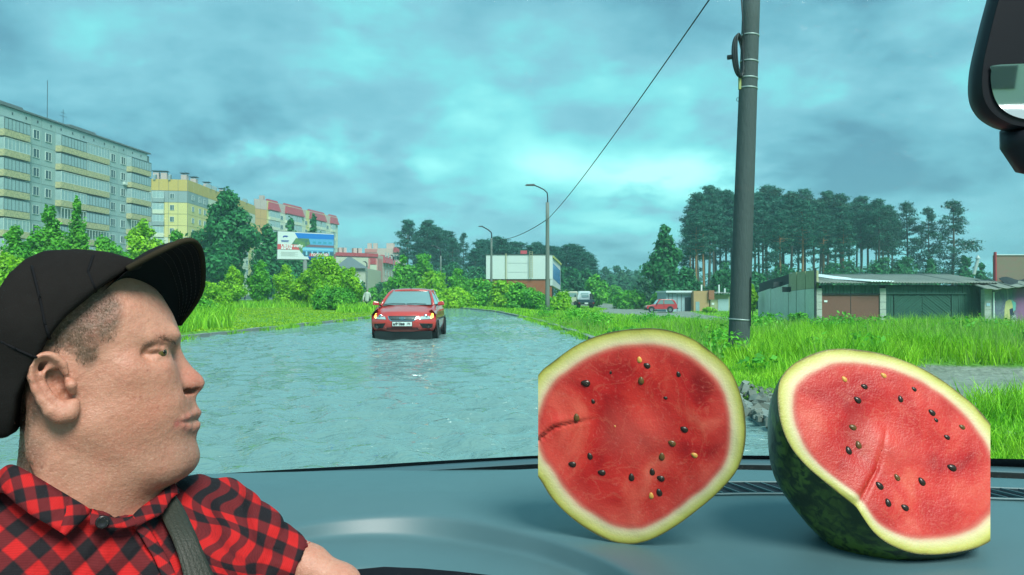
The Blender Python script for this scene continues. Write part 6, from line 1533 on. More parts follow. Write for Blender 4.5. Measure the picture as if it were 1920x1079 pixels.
for _ in range(10):      # round the corners a little
    Gp = G_.copy(); Gp[:, 1:-1] = G_[:, 1:-1] * .5 + (G_[:, :-2] + G_[:, 2:]) * .25; G_ = Gp
rows = [[((cols_u[i] - 960) / F * G_[i, j, 0], G_[i, j, 0], G_[i, j, 1]) for i in range(len(cols_u))] for j in range(G_.shape[1])]
rows = [r_ for r_ in rows]
# front roll down
last = rows[-1]
rows.append([(p[0], p[1] - .02, p[2] - .03) for p in last]); rows.append([(p[0], p[1] - .02, p[2] - .3) for p in last])
kid(MB().grid(rows).build('dashboard', M_dash, smooth=True))
# black patch standing for the shade in the instrument opening below the arch
il = [(668, 1068), (720, 1063), (790, 1066), (860, 1072), (930, 1080), (1010, 1094), (1100, 1120), (668, 1120)]
kid(MB().prism([P(a_, b_, .86) for a_, b_ in il], (0, .012, -.02)).build('instrument_shade_patch', M_frit))
# rear lip of the dashboard: dark moulding with a rounded edge under the glass
lip = []
for i in range(100):
    x = lerp(-1.05, 1.15, i / 99); y = far_y(x)
    w = lerp(.0, 1, smooth01((x + .45) / .6))
    tz = float(np.interp(x, [-.6, -.26, .05, .5], [-.008, .0, .018, .021])) + DZ
    lip.append([(x, y - .040, tz - .002), (x, y - .036, tz + .002 * w), (x, y - .026, tz + .003 * w), (x, y - .012, tz + .002), (x, y + .0, tz - .012)])
kid(MB().grid(lip).build('rear_lip', M_dash2, smooth=True))

# windscreen: tinted laminated glass leaning back, black band baked on along its foot
def glass_pt(x, t, off=0.0):
    y0 = far_y(x) + .03; z0 = .885
    return (x, lerp(y0, y0 - .74, t) - off * .75, lerp(z0, z0 + .86, t) - off * .66)
gm = bpy.data.materials.new('tinted_glass'); gm.use_nodes = True; MATS['glass'] = gm
nt = gm.node_tree; nt.nodes.clear()
o_ = nt.nodes.new('ShaderNodeOutputMaterial'); tr = nt.nodes.new('ShaderNodeBsdfTransparent'); gs = nt.nodes.new('ShaderNodeBsdfGlossy'); mx = nt.nodes.new('ShaderNodeMixShader')
tr.inputs[0].default_value = (.70, .965, .955, 1); gs.inputs['Roughness'].default_value = .0; mx.inputs[0].default_value = .012
nt.links.new(tr.outputs[0], mx.inputs[1]); nt.links.new(gs.outputs[0], mx.inputs[2]); nt.links.new(mx.outputs[0], o_.inputs[0])
grid_ = [[glass_pt(lerp(-1.15, 1.15, i / 40), j / 20) for i in range(41)] for j in range(21)]
ws = kid(MB().grid(grid_).build('windscreen', gm, smooth=True))
fr = [[glass_pt(lerp(-1.15, 1.15, i / 60), t, .004) for i in range(61)] for t in (0.0, .01)]
top_t = lambda x: float(np.interp(x, [-.9, -.59, -.26, .05, .49, .92], [.003, .0085, .026, .049, .056, .067]))
fr = [[glass_pt(lerp(-1.15, 1.15, i / 80), lerp(0, top_t(lerp(-1.15, 1.15, i / 80)), s), .004) for i in range(81)] for s in (0, .5, 1)]
kid(MB().grid(fr).build('screen_frit', M_frit, smooth=True))

# defroster vent: long slot with slanted slats
VY0, VY1 = 1.170, 1.232
def surf_z(x, y):
    px = 960 + F * x / y; k = int(np.clip(np.searchsorted(cols_u, px), 0, len(cols_u) - 1)); q = SP[k][::-1]
    return float(np.interp(y, [p[0] for p in q], [p[1] for p in q]))
slot = MB()
def far_off(x): return far_y(x) - 1.40
vx0, vx1 = .30, .98
base = []
for i in range(41):
    x = lerp(vx0, vx1, i / 40); o = far_off(x)
    base.append([(x, VY0 + o, surf_z(x, VY0 + o) + .0012), (x, VY1 + o, surf_z(x, VY1 + o) + .0012)])
kid(MB().grid(base).build('defroster_slot', M_black))
rim = MB()
for yy in (VY0, VY1):
    rim.tube([(lerp(vx0, vx1, i / 30), yy + far_off(lerp(vx0, vx1, i / 30)), surf_z(lerp(vx0, vx1, i / 30), yy + far_off(lerp(vx0, vx1, i / 30))) + .002) for i in range(31)], .0022, 6)
kid(rim.build('slot_rim', M_dash, smooth=True))
sl_me = MB().hexa([(0, 0, 0), (.002, 0, 0), (.002 - .026, VY1 - VY0, 0), (-.026, VY1 - VY0, 0), (0, 0, .0035), (.002, 0, .0035), (.002 - .026, VY1 - VY0, .0035), (-.026, VY1 - VY0, .0035)]).mesh('vent_slat', M_dash)
for i in range(27):
    x = vx0 + .025 + i * .0255
    kid(inst('vent_slat', sl_me, None, (x, VY0 + far_off(x), surf_z(x, VY0 + far_off(x)) + .0014)))

def _rs(poly, n):
    poly = np.array(poly, float); m = len(poly); out = []
    for i in range(m):
        p0, p1, p2, p3 = poly[i-1], poly[i], poly[(i+1) % m], poly[(i+2) % m]
        for t in np.linspace(0, 1, 8, endpoint=False): out.append(.5 * ((2*p1) + (-p0+p2)*t + (2*p0-5*p1+4*p2-p3)*t*t + (-p0+3*p1-3*p2+p3)*t**3))
    return np.array(out)[::max(1, len(out) // n)]
# a smudge on the outside of the glass
sm_m = bpy.data.materials.new('glass_smudge'); sm_m.use_nodes = True; nt = sm_m.node_tree; b = nt.nodes['Principled BSDF']; tc = nt.nodes.new('ShaderNodeTexCoord'); dn = node(nt, 'ShaderNodeVectorMath', operation='DISTANCE'); nt.links.new(tc.outputs['Generated'], dn.inputs[0]); dn.inputs[1].default_value = (.5, 0, .5); b.inputs['Base Color'].default_value = (.03, .05, .07, 1); nt.links.new(ramp(nt, dn.outputs['Value'], [(.15, .55), (.5, 0.0)]), b.inputs['Alpha'])
c_ = P(223, 178, .95); kid(MB().add([c_ + Vector((.0145 * math.cos(t), 0, .0035 * math.sin(t))) for t in np.linspace(0, 2 * PI, 20, endpoint=False)], [tuple(range(20))]).build('glass_smudge', sm_m))
# rear-view mirror, hanging in at the upper right corner
MY = .50
def mp(px, py, y=MY): return P(px, py, y)
outl = [(1868, -60), (1852, 0), (1838, 70), (1829, 130), (1832, 180), (1850, 212), (1880, 232), (1910, 240), (1960, 244), (2100, 248), (2300, 252), (2440, 240), (2470, 180), (2470, 40), (2440, -60), (2200, -90), (1960, -90)]
def ring(pl, s, y):
    cx = 2150; cy = 80
    q_ = []
    for a, b in pl:
        v_ = P(cx + (a - cx) * s, cy + (b - cy) * s, MY); q_.append(v_ + Vector((0, y - .115 * (v_.z - P(0, 80, MY).z), 0)))
    return q_
housing = MB()
outl = [tuple(v) for v in _rs(outl, 90)]
n = len(outl)
rg = [ring(outl, .988, -.008), ring(outl, .997, -.004), ring(outl, 1.0, .0), ring(outl, .975, .010), ring(outl, .85, .028), ring(outl, .5, .042)]
housing.grid(rg, close_u=True)
housing.add(rg[-1], [tuple(range(n))])
mirror = empty('rear_view_mirror', P(2150, 80, MY)); mirror.parent = car_in; mirror.location = mirror.location - car_in.location
kid(housing.build('housing', M_black, smooth=True), mirror)
# glass face inside a black border; tips down towards the seats
gin = [(1853, 129), (1846, 140), (1848, 165), (1860, 195), (1882, 215), (1915, 226), (1960, 230), (2100, 234), (2300, 238), (2425, 228), (2450, 180), (2450, 60), (2300, 92), (2100, 112), (1960, 124)]
top_blk = [(1868, -60), (1852, 0), (1838, 70), (1829, 130), (1832, 180), (1850, 212), (1880, 232), (1910, 240), (1960, 244), (2100, 248), (2300, 252), (2440, 240), (2470, 180), (2470, 40), (2440, -60), (2200, -90), (1960, -90)]
kid(MB().add(ring(outl, .988, -.0082), [tuple(range(n))]).build('mirror_border', M_black), mirror)
M_mirror = mat('mirror_silver', (.82, .88, .86), rough=.02, metal=1.0)
gin = [tuple(v) for v in _rs(gin, 70)]; kid(MB().add(ring(gin, 1.0, -.0095), [tuple(range(len(gin)))]).build('mirror_glass', M_mirror), mirror)
stalk = MB(); stalk.tube([P(1925, 236, .51), P(1930, 262, .512), P(1945, 290, .514), P(1975, 308, .516), P(2060, 312, .52)], [.016, .018, .017, .013, .01], 14)
kid(stalk.build('sensor_pod', M_black, smooth=True), mirror)

# ================================================================== watermelon halves
def flesh_fn(nt, src, a):
    # pigment of the cut face, driven by how near a point lies to the rind (attribute 't')
    at = nt.nodes.new('ShaderNodeAttribute'); at.attribute_name = 't'
    tc = nt.nodes.new('ShaderNodeTexCoord')
    n = node(nt, 'ShaderNodeTexNoise', i_Scale=26.0, i_Detail=5.0, i_Distortion=.6); nt.links.new(tc.outputs['Object'], n.inputs['Vector'])
    n2 = node(nt, 'ShaderNodeTexNoise', i_Scale=7.0, i_Detail=4.0, i_Distortion=1.6); nt.links.new(tc.outputs['Object'], n2.inputs['Vector'])
    nf = node(nt, 'ShaderNodeTexNoise', i_Scale=230.0, i_Detail=3.0); nt.links.new(tc.outputs['Object'], nf.inputs['Vector'])
    t = math_n(nt, 'ADD', at.outputs['Fac'], math_n(nt, 'MULTIPLY', math_n(nt, 'SUBTRACT', n.outputs[0], .5), .035))
    red = ramp(nt, n2.outputs[0], [(0.32, (.20, .004, .006)), (0.45, (.36, .010, .011)), (0.56, (.46, .026, .020)), (0.70, (.56, .10, .065))])
    cen_ = ramp(nt, math_n(nt, 'ADD', at.outputs['Fac'], math_n(nt, 'MULTIPLY', math_n(nt, 'SUBTRACT', n2.outputs[0], .5), .5)), [(0.08, .55), (0.38, 0.0), (0.62, 0.0), (0.80, .35)])
    red = mix_c(nt, cen_, red, (.56, .085, .065))
    # paler veins through the flesh
    wv = node(nt, 'ShaderNodeTexNoise', i_Scale=16.0, i_Detail=4.0, i_Distortion=3.5); nt.links.new(tc.outputs['Object'], wv.inputs['Vector'])
    vn = ramp(nt, wv.outputs[0], [(0.475, 0.0), (0.5, 1.0), (0.525, 0.0)])
    red = mix_c(nt, math_n(nt, 'MULTIPLY', vn, .22), red, (.52, .16, .10))
    sp = ramp(nt, nf.outputs[0], [(0.60, 0.0), (0.72, 1.0)])
    red = mix_c(nt, math_n(nt, 'MULTIPLY', sp, .35), red, (.50, .12, .10))
    rind = ramp(nt, t, [(0.80, (0.40, .025, .03)), (0.845, (.48, .14, .10)), (0.872, (.55, .43, .28)), (0.90, (.56, .54, .29)), (0.955, (.45, .47, .13)), (0.982, (.30, .31, .06)), (0.996, (.10, .10, .03))])
    m = ramp(nt, t, [(0.80, 0.0), (0.84, 1.0)])
    return mix_c(nt, m, red, rind)
M_flesh = attr_mat('melon_flesh', rough=.38, sss=.10, bump=.22, bscale=420., spec=.3, fn=flesh_fn, attr='t', bump2=(.06, 70.))
def skin_fn(nt, src, a):
    tc = nt.nodes.new('ShaderNodeTexCoord')
    w = node(nt, 'ShaderNodeTexNoise', i_Scale=9.0, i_Detail=6.0, i_Distortion=1.2); nt.links.new(tc.outputs['Object'], w.inputs['Vector'])
    w2 = node(nt, 'ShaderNodeTexNoise', i_Scale=70.0, i_Detail=4.0, i_Distortion=1.0); nt.links.new(tc.outputs['Object'], w2.inputs['Vector'])
    f = math_n(nt, 'MULTIPLY', ramp(nt, w.outputs[0], [(0.52, 0.0), (0.60, 1.0)]), ramp(nt, w2.outputs[0], [(0.40, 0.0), (0.55, 1.0)]))
    return mix_c(nt, f, (.022, .042, .016), (.12, .19, .035))
M_skin = attr_mat('melon_skin', rough=.34, bump=.1, bscale=90., fn=skin_fn, attr='t')
M_seed = mat('melon_seed', (.018, .010, .006), rough=.3, var=.3, vscale=60)
M_seed2 = mat('pale_seed', (.55, .30, .06), rough=.4)
M_seed3 = mat('brown_seed', (.10, .055, .012), rough=.32, var=.3, vscale=50)

def resample(poly, n):
    poly = np.array(poly, float); q = np.vstack([poly, poly[:1]])
    # closed Catmull-Rom
    out = []
    m = len(poly)
    for i in range(m):
        p0, p1, p2, p3 = poly[i-1], poly[i], poly[(i+1) % m], poly[(i+2) % m]
        for t in np.linspace(0, 1, 12, endpoint=False):
            out.append(.5 * ((2*p1) + (-p0+p2)*t + (2*p0-5*p1+4*p2-p3)*t*t + (-p0+3*p1-3*p2+p3)*t**3))
    out = np.array(out); d = np.r_[0, np.cumsum(np.linalg.norm(np.diff(np.vstack([out, out[:1]]), axis=0), axis=1))]
    s = np.linspace(0, d[-1], n, endpoint=False); out = np.vstack([out, out[:1]])
    return np.stack([np.interp(s, d, out[:, 0]), np.interp(s, d, out[:, 1])], 1)

def plane_pt(px, py, c0, nrm):
    d = P(px, py, 1.0) - CAM
    return CAM + d * ((c0 - CAM).dot(nrm) / d.dot(nrm))

def melon(outline, c_px, c_Y, nrm, depth, clip_px, clip_side, seeds, label, cracks, shell_shift=(0, 0), shell_out=None):
    """one half: cut face through the outline, skin shell bulging behind it, one side sliced off flat"""
    nrm = Vector(nrm).normalized(); c0 = P(*c_px, c_Y)
    ol = resample(outline, 180)
    W = [plane_pt(a, b, c0, nrm) for a, b in ol]
    e1 = (Vector((1, 0, 0)) - nrm * nrm.x).normalized(); e2 = nrm.cross(e1)
    if e2.z < 0: e2 = -e2
    root = empty('watermelon_half', c0, label=label, cat='watermelon', group='watermelon halves on the dashboard')
    W = [w - c0 for w in W]
    loc2 = lambda v: (v.dot(e1), v.dot(e2))
    A = np.array([loc2(w) for w in W])
    A2 = A if shell_out is None else np.array([loc2(plane_pt(a, b, c0, nrm) - c0) for a, b in resample(shell_out, 180)])
    # cut face
    rs = np.concatenate([np.linspace(0.0, .8, 42)[1:], np.linspace(.8, 1.0, 18)[1:]])
    bm = bmesh.new(); 
    def relief(u, v, t):
        h = .0006 * math.sin(u * 61 + 1.3 * math.sin(v * 43)) * math.sin(v * 57 + 2) + .0002 * math.sin(u * 171 + v * 97)
        h -= .002 * math.exp(-((t - .3) / .2) ** 2)
        for (pl, w, dp, step) in cracks:
            best = 9; sgn = 1
            for i in range(len(pl) - 1):
                a = np.array(pl[i]); b_ = np.array(pl[i+1]); ab = b_ - a; p = np.array((u, v)) - a
                tt = max(0, min(1, p.dot(ab) / ab.dot(ab))); dd = p - ab * tt; L = math.hypot(*dd)
                if L < best: best = L; sgn = 1 if (ab[0] * p[1] - ab[1] * p[0]) > 0 else -1; edge = (i + tt) / (len(pl) - 1)
            fade = min(1, 1.6 * (1 - edge))
            h -= dp * math.exp(-(best / w) ** 2) * fade
            if sgn > 0: h += step * math.exp(-(best / (w * 7)) ** 2) * fade
        return h * min(1, (1 - t) * 14)
    cen = bm.verts.new(nrm * relief(0, 0, 0)); prev = None
    vcache = []
    for r_ in rs:
        ringv = []
        for k in range(180):
            u, v = A[k] * r_
            ringv.append(bm.verts.new(e1 * u + e2 * v + nrm * relief(u, v, r_)))
        if prev is None:
            for k in range(180): bm.faces.new((cen, ringv[k], ringv[(k+1) % 180]))
        else:
            for k in range(180): bm.faces.new((prev[k], ringv[k], ringv[(k+1) % 180], prev[(k+1) % 180]))
        prev = ringv
    # shell
    bs = bmesh.new(); prev = None
    ss = Vector((0, 0, 0))
    if shell_shift: ss = e1 * shell_shift[0] + e2 * shell_shift[1]
    for j in range(25):
        a = j / 24 * PI / 2; rr = max(math.cos(a) ** .9, .0) if j < 24 else 0.0
        bul = math.sin(a)
        w_ = min(1, bul * 2.2)
        ringv = [bs.verts.new((e1 * lerp(A[k][0], A2[k][0], w_) + e2 * lerp(A[k][1], A2[k][1], w_)) * rr + ss * math.sin(a) - nrm * (depth * bul + .0004) ) for k in range(180)] if rr > 0 else None
        if prev is not None:
            if ringv:
                for k in range(180): bs.faces.new((prev[k], prev[(k+1) % 180], ringv[(k+1) % 180], ringv[k]))
            else:
                cv = bs.verts.new(ss - nrm * depth)
                for k in range(180): bs.faces.new((prev[k], prev[(k+1) % 180], cv))
        prev = ringv
    # the flat slice that takes off one side
    xl = P(clip_px, c_px[1], c_Y)
    vdir = (P(clip_px, 1000, 1.0) - CAM); vup = (P(clip_px, 600, 1.0) - CAM); cn = vdir.cross(vup).normalized()
    if cn.x < 0: cn = -cn
    co = CAM - c0
    for b_ in (bm, bs):
        bmesh.ops.bisect_plane(b_, geom=b_.verts[:] + b_.edges[:] + b_.faces[:], plane_co=co, plane_no=cn if clip_side > 0 else -cn, clear_outer=True)
    rim_f = [v.co.copy() for v in bm.verts if v.is_boundary and abs((v.co - co).dot(cn)) < 1e-5]
    rim_s = [v.co.copy() for v in bs.verts if v.is_boundary and abs((v.co - co).dot(cn)) < 1e-5]
    ang = np.arctan2(A[:, 1], A[:, 0]); order = np.argsort(ang); an_s = ang[order]; rad_s = np.hypot(A[:, 0], A[:, 1])[order]
    def tval(p):
        u, v = loc2(p); a = math.atan2(v, u)
        return math.hypot(u, v) / float(np.interp(a, an_s, rad_s, period=2 * PI))
    def finish(b_, name, m, tconst=None):
        me = bpy.data.meshes.new(name); bmesh.ops.recalc_face_normals(b_, faces=b_.faces)
        b_.to_mesh(me); b_.free()
        at = me.attributes.new('t', 'FLOAT', 'POINT')
        at.data.foreach_set('value', np.array([tval(v.co) if tconst is None else tconst for v in me.vertices], np.float32))
        o = link_mesh(name, me, m, root, True)
        if name == 'flesh':
            # normals towards the viewer
            if sum((p.normal.dot(nrm) for p in list(me.polygons)[:500])) < 0: me.flip_normals()
        return o
    finish(bm, 'flesh', M_flesh); sk = finish(bs, 'rind', M_skin, 1.0)
    # wall of the flat slice
    if len(rim_f) > 3:
        pts = rim_f + rim_s; c_ = sum(pts, Vector()) / len(pts); up = Vector((0, 0, 1)); sd = cn.cross(up).normalized()
        pts.sort(key=lambda p: math.atan2((p - c_).dot(up), (p - c_).dot(sd)))
        b3 = bmesh.new(); vs = [b3.verts.new(p) for p in pts]; cv = b3.verts.new(c_)
        for k in range(len(vs)): b3.faces.new((cv, vs[k], vs[(k+1) % len(vs)]))
        me = bpy.data.meshes.new('sliced_side'); bmesh.ops.recalc_face_normals(b3, faces=b3.faces); b3.to_mesh(me); b3.free()
        at = me.attributes.new('t', 'FLOAT', 'POINT'); at.data.foreach_set('value', np.array([min(1, (p - c_).length / max((q - c_).length for q in pts)) for p in [v.co for v in me.vertices]], np.float32))
        link_mesh('sliced_side', me, M_flesh, root, False)
    # seeds, each lying in its own little pit
    sm = bpy.data.meshes.new('seed'); b4 = bmesh.new(); bmesh.ops.create_uvsphere(b4, u_segments=12, v_segments=8, radius=1)
    for v in b4.verts:
        v.co.x *= .0034 * (1 - .25 * (v.co.y)); v.co.y *= .0048; v.co.z *= .0022
    b4.to_mesh(sm); b4.free(); sm.shade_smooth()
    mes = []
    for mt in (M_seed, M_seed2, M_seed3):
        q = sm.copy(); q.materials.append(mt); mes.append(q)
    B = Matrix((e1, e2, nrm)).transposed()
    for (px, py, ang_, kind, sc_) in seeds:
        p = plane_pt(px, py, c0, nrm) - c0; u, v = loc2(p); t = tval(p)
        o = inst('seed', mes[kind], root); 
        M3 = (B.to_4x4() @ Matrix.Rotation(R(ang_), 4, 'Z') @ Matrix.Scale(sc_, 4))
        o.matrix_local = Matrix.Translation(p + nrm * (relief(u, v, t) - .0004)) @ M3
        if kind == 1: o['label'] = 'pale unripe seed'
    return root, e1, e2, nrm, c0

def to_uv(c_px, c_Y, nrm, pts):
    nrm = Vector(nrm).normalized(); c0 = P(*c_px, c_Y); e1 = (Vector((1, 0, 0)) - nrm * nrm.x).normalized(); e2 = nrm.cross(e1)
    if e2.z < 0: e2 = -e2
    return [((plane_pt(a, b, c0, nrm) - c0).dot(e1), (plane_pt(a, b, c0, nrm) - c0).dot(e2)) for a, b in pts]

ML_out = [(1012, 700), (1035, 680), (1080, 648), (1130, 627), (1190, 617), (1245, 618), (1295, 634), (1340, 665), (1372, 700), (1390, 745), (1398, 790), (1396, 840),
          (1380, 885), (1345, 925), (1310, 955), (1270, 985), (1230, 1008), (1190, 1020), (1150, 1016), (1110, 998), (1070, 970), (1035, 935), (1013, 900), (985, 860), (972, 800), (985, 745)]
nL = (-.16, -1.0, -.02)
cL = (1205, 820); YL = .925
seedsL = [(1199, 675, 10, 1, .9), (1213, 686, 60, 0, 1), (1202, 714, 5, 2, 1.1), (1272, 702, 20, 0, .8), (1098, 719, 80, 0, 1.3), (1112, 753, 30, 0, .7), (1081, 783, 5, 2, 1.1),
          (1073, 871, 80, 0, 1.1), (1106, 856, 20, 0, 1), (1128, 887, 80, 0, 1.1), (1184, 896, 5, 0, 1.1), (1223, 886, 10, 0, 1), (1239, 898, 70, 0, 1.1), (1236, 924, 20, 0, 1.1),
          (1221, 930, 5, 1, .9), (1241, 857, 0, 2, 1.1), (1260, 832, 60, 2, 1.1), (1283, 806, 60, 0, 1.1), (1302, 854, 60, 1, .9), (1248, 747, 70, 0, .6), (1145, 699, 0, 0, .5), (1153, 800, 40, 1, .35)]
crL = [(to_uv(cL, YL, nL, [(985, 838), (1010, 824), (1040, 800), (1062, 795), (1090, 790), (1120, 784)]), .0016, .006, .0035)]
melon(ML_out, cL, YL, nL, .125, 1009, -1, seedsL, 'round watermelon half with red cut face fully towards us, left one on the dashboard', crL)

MR_out = [(1547, 657), (1600, 655), (1670, 668), (1740, 697), (1800, 738), (1845, 780), (1885, 840), (1905, 905), (1900, 965), (1857, 1015), (1800, 1035), (1730, 1040), (1680, 1027), (1640, 1000),
          (1606, 952), (1598, 945), (1560, 915), (1510, 872), (1478, 830), (1461, 780), (1459, 730), (1470, 700), (1500, 675)]
nR = (.10, -.93, .36)
cR = (1665, 845); YR = .905
seedsR = [(1657, 704, 50, 1, .9), (1583, 711, 40, 1, .9), (1621, 725, 70, 0, 1), (1608, 750, 50, 0, 1.15), (1689, 748, 10, 0, 1), (1714, 730, 50, 0, .8), (1747, 774, 50, 0, 1.1), (1755, 788, 40, 0, .7),
          (1804, 801, 60, 2, .9), (1776, 820, 60, 0, .9), (1600, 801, 70, 2, 1.1), (1611, 834, 10, 2, 1.1), (1592, 845, 10, 0, 1.2), (1786, 877, 70, 0, 1.3), (1684, 895, 30, 2, 1), (1730, 903, 30, 0, 1.2),
          (1650, 911, 40, 0, 1.2), (1665, 943, 10, 0, 1.1), (1697, 952, 60, 0, 1.1)]
crR = [(to_uv(cR, YR, nR, [(1600, 955), (1625, 915), (1645, 880), (1655, 840), (1662, 800)]), .0035, .0035, .0045)]
melon(MR_out, cR, YR, nR, .155, 1857, 1, seedsR, 'tilted watermelon half showing its dark green rind, right one on the dashboard', crR, shell_shift=(.006, -.034), shell_out=[(1547, 657), (1600, 655), (1670, 668), (1740, 697), (1800, 738), (1845, 780), (1885, 840), (1905, 905), (1900, 965), (1862, 1015), (1805, 1045), (1730, 1052), (1665, 1040), (1610, 1012),
          (1560, 968), (1548, 955), (1515, 915), (1480, 865), (1464, 825), (1458, 780), (1459, 730), (1470, 700), (1500, 675)])
# ================================================================== the driver
HO = P(200, 680, .76)                                  # a point in the middle of the head
cz = (CAM - HO).normalized()                           # towards the viewer
ca = Vector((0, 0, 1)).cross(cz).normalized(); cb = cz.cross(ca)   # right, up
HB = Matrix((ca, cb, cz)).transposed()
def H(px, py, c=0.0):
    d = (P(px, py, 1.0) - CAM).normalized()
    t = (HO + cz * c - CAM).dot(cz) / d.dot(cz)
    w = CAM + d * t - HO
    return Vector((w.dot(ca), w.dot(cb), w.dot(cz)))
S = .76 / 1400                                          # metres per pixel, roughly
man = empty('person', HO, label='man in black cap and red checked shirt, in profile looking right at the wheel', cat='person')
man.rotation_euler = HB.to_euler()

# ---------------- body: head, neck, trunk and arm in one skin
bf = Field((H(-70, 1160, -.17).x, H(0, 1190, 0).y, -.16), (H(760, 700, 0).x, H(0, 470, 0).y, .13), .0019)
E_ = lambda px, py, c, r, k=.012, **kw: bf.ell(H(px, py, c), r, k, **kw)
def Cp(a, b, ra, rb=None, k=.01, **kw): bf.cap(H(*a), H(*b), ra, rb, k, **kw)
rot_h = Matrix.Rotation(R(-8), 3, 'Z')
E_(150, 618, 0, (.078, .066, .068), .01)
E_(125, 670, 0, (.052, .068, .064), .02)
E_(200, 640, 0, (.056, .062, .062), .02)
prof = [(235, 505), (270, 530), (300, 560), (313, 580), (325, 600), (335, 618), (338, 632), (335, 645), (330, 656), (329, 670), (332, 690), (338, 712), (346, 730), (355, 744), (362, 756), (366, 770), (367, 785), (366, 800),
        (366, 815), (369, 828), (373, 840), (375, 853), (372, 866), (364, 877), (350, 888), (332, 896), (310, 906), (288, 918), (262, 932), (240, 955), (150, 960), (120, 800), (130, 560)]
lips = [(340, 740), (363, 744), (366, 754), (371, 764), (378, 772), (375, 780), (367, 787), (376, 793), (375, 800), (369, 807), (365, 814), (350, 818), (335, 800), (330, 770)]
ky = [H(0, v, 0).y for v in (950, 900, 850, 800, 780, 750, 700, 665, 635, 600, 520)][::1]
kv = [10, 11, 13, 12, 12, 11, 9, 9.5, 6.5, 6.5, 9]
bf.poly([H(a, b) for a, b in prof], .060, .022, .012, kap=lambda Y: np.interp(Y, ky, kv))
bf.poly([H(a, b) for a, b in lips], .014, .005, .007, kap=lambda Y: Y * 0 + 15)
nose = [(318, 640), (335, 650), (343, 662), (350, 675), (361, 690), (373, 700), (381, 709), (384, 717), (382, 726), (375, 734), (366, 740), (350, 738), (330, 735), (318, 690)]
bf.poly([H(a, b) for a, b in nose],   .0125, .0065, .009, kap=lambda Y: np.interp(Y, [H(0, 735, 0).y, H(0, 700, 0).y, H(0, 655, 0).y], [18, 34, 45]))
E_(345, 722, .0115, (.0130, .0108, .0078), .005)              # near nostril wing
E_(345, 722, -.0115, (.0130, .0108, .0078), .005)
E_(235, 760, .030, (.046, .050, .032), .03)               # cheek
E_(235, 760, -.030, (.046, .050, .032), .03)
Cp((240, 700, .050), (292, 700, .042), .014, .010, .02)     # cheek bone
Cp((284, 640, .050), (322, 630, .036), .0060, .0075, .012)  # brow
Cp((322, 634, -.010), (327, 640, -.026), .0070, .0065, .010)    # far brow
Cp((165, 795, .046), (300, 858, .026), .018, .018, .016)  # near jaw
Cp((170, 800, -.045), (300, 862, -.022), .022, .020, .022)
E_(262, 868, 0, (.042, .028, .036), .018)                 # under the chin
Cp((142, 770, 0), (148, 1010, -.005), .045, .058, .02)            # neck
Cp((195, 850, .005), (190, 1000, .0), .042, .050, .02)
Cp((250, 890, .0), (215, 985, .01), .024, .020, .02)
E_(150, 1130, -.02, (.19, .085, .10), .03)               # trunk under the shirt
Cp((300, 1000, -.03), (400, 990, -.05), .040, .036, .03)
Cp((400, 992, -.045), (575, 1066, .006), .036, .0245, .02)     # upper arm
Cp((575, 1066, .006), (638, 1100, .028), .0245, .0195, .01)   # elbow
Cp((638, 1100, .028), (610, 1180, .055), .0195, .018, .02)      # forearm going down to the wheel
# lips, laid on the face surface
def surf(px, py, c_hi=.13, c_lo=-.05, f=None, off=0.0):
    """first point of a body surface under a measured pixel"""
    f = f or bf; c = c_hi; st = .0010
    while c > c_lo:
        q = H(px, py, c)
        if f.sample(q) < off: return q
        c -= st
    return None
def on_face(pl, sink):
    return [(surf(a_, b_) or H(a_, b_, .0)) - Vector((.3, 0, 1)).normalized() * sink for a_, b_ in pl]
UP = on_face([(331, 794), (342, 787), (352, 781), (362, 776), (369, 774)], .0018); LO = on_face([(331, 796), (342, 799), (352, 802), (361, 803), (368, 801)], .0020)
bf.chain(UP, [.0008, .0026, .0034, .0036, .0032], .003); bf.chain(LO, [.0008, .0026, .0035, .0038, .0034], .003)
CR = on_face([(328, 795), (340, 793), (352, 791), (364, 788), (374, 787)], -.0006)
bf.chain(CR, [.0010, .0013, .0014, .0014, .0014], .0018, cut=True)
# carving
E_(297, 664, .0555, (.0150, .0080, .0095), .007, cut=True)     # eye socket
E_(336, 662, .0210, (.0080, .0080, .0120), .007, cut=True)     # beside the nose root
E_(341, 662, -.026, (.0080, .0060, .010), .005, cut=True)     # far socket
Cp((349, 734, .0165), (366, 731, .0100), .0042, .0034, .0018, cut=True)  # nostril
Cp((326, 706, .0230), (321, 732, .0270), .0012, .0016, .005, cut=True)    # wing fold
Cp((338, 738, .0250), (316, 795, .0330), .0012, .0008, .012, cut=True)    # nose to mouth fold
Cp((285, 905, .02), (345, 894, .0), .003, .002, .012, cut=True)
# eyelids
EY = H(289, 662, .0385)
bf.ell(EY, .0120, .002)
bf.chain([H(270, 667, .0490), H(280, 657, .0520), H(292, 653, .0520), H(304, 656, .0485), H(312, 662, .0420)], [.0014, .0024, .0027, .0024, .0016], .0022)
bf.chain([H(270, 667, .0490), H(281, 671, .0508), H(294, 672, .0505), H(306, 668, .0455), H(312, 663, .0420)], [.0014, .0018, .0020, .0018, .0014], .003)
bf.chain([H(268, 677, .052), H(286, 684, .051), H(304, 682, .0475)], .0014, .006)
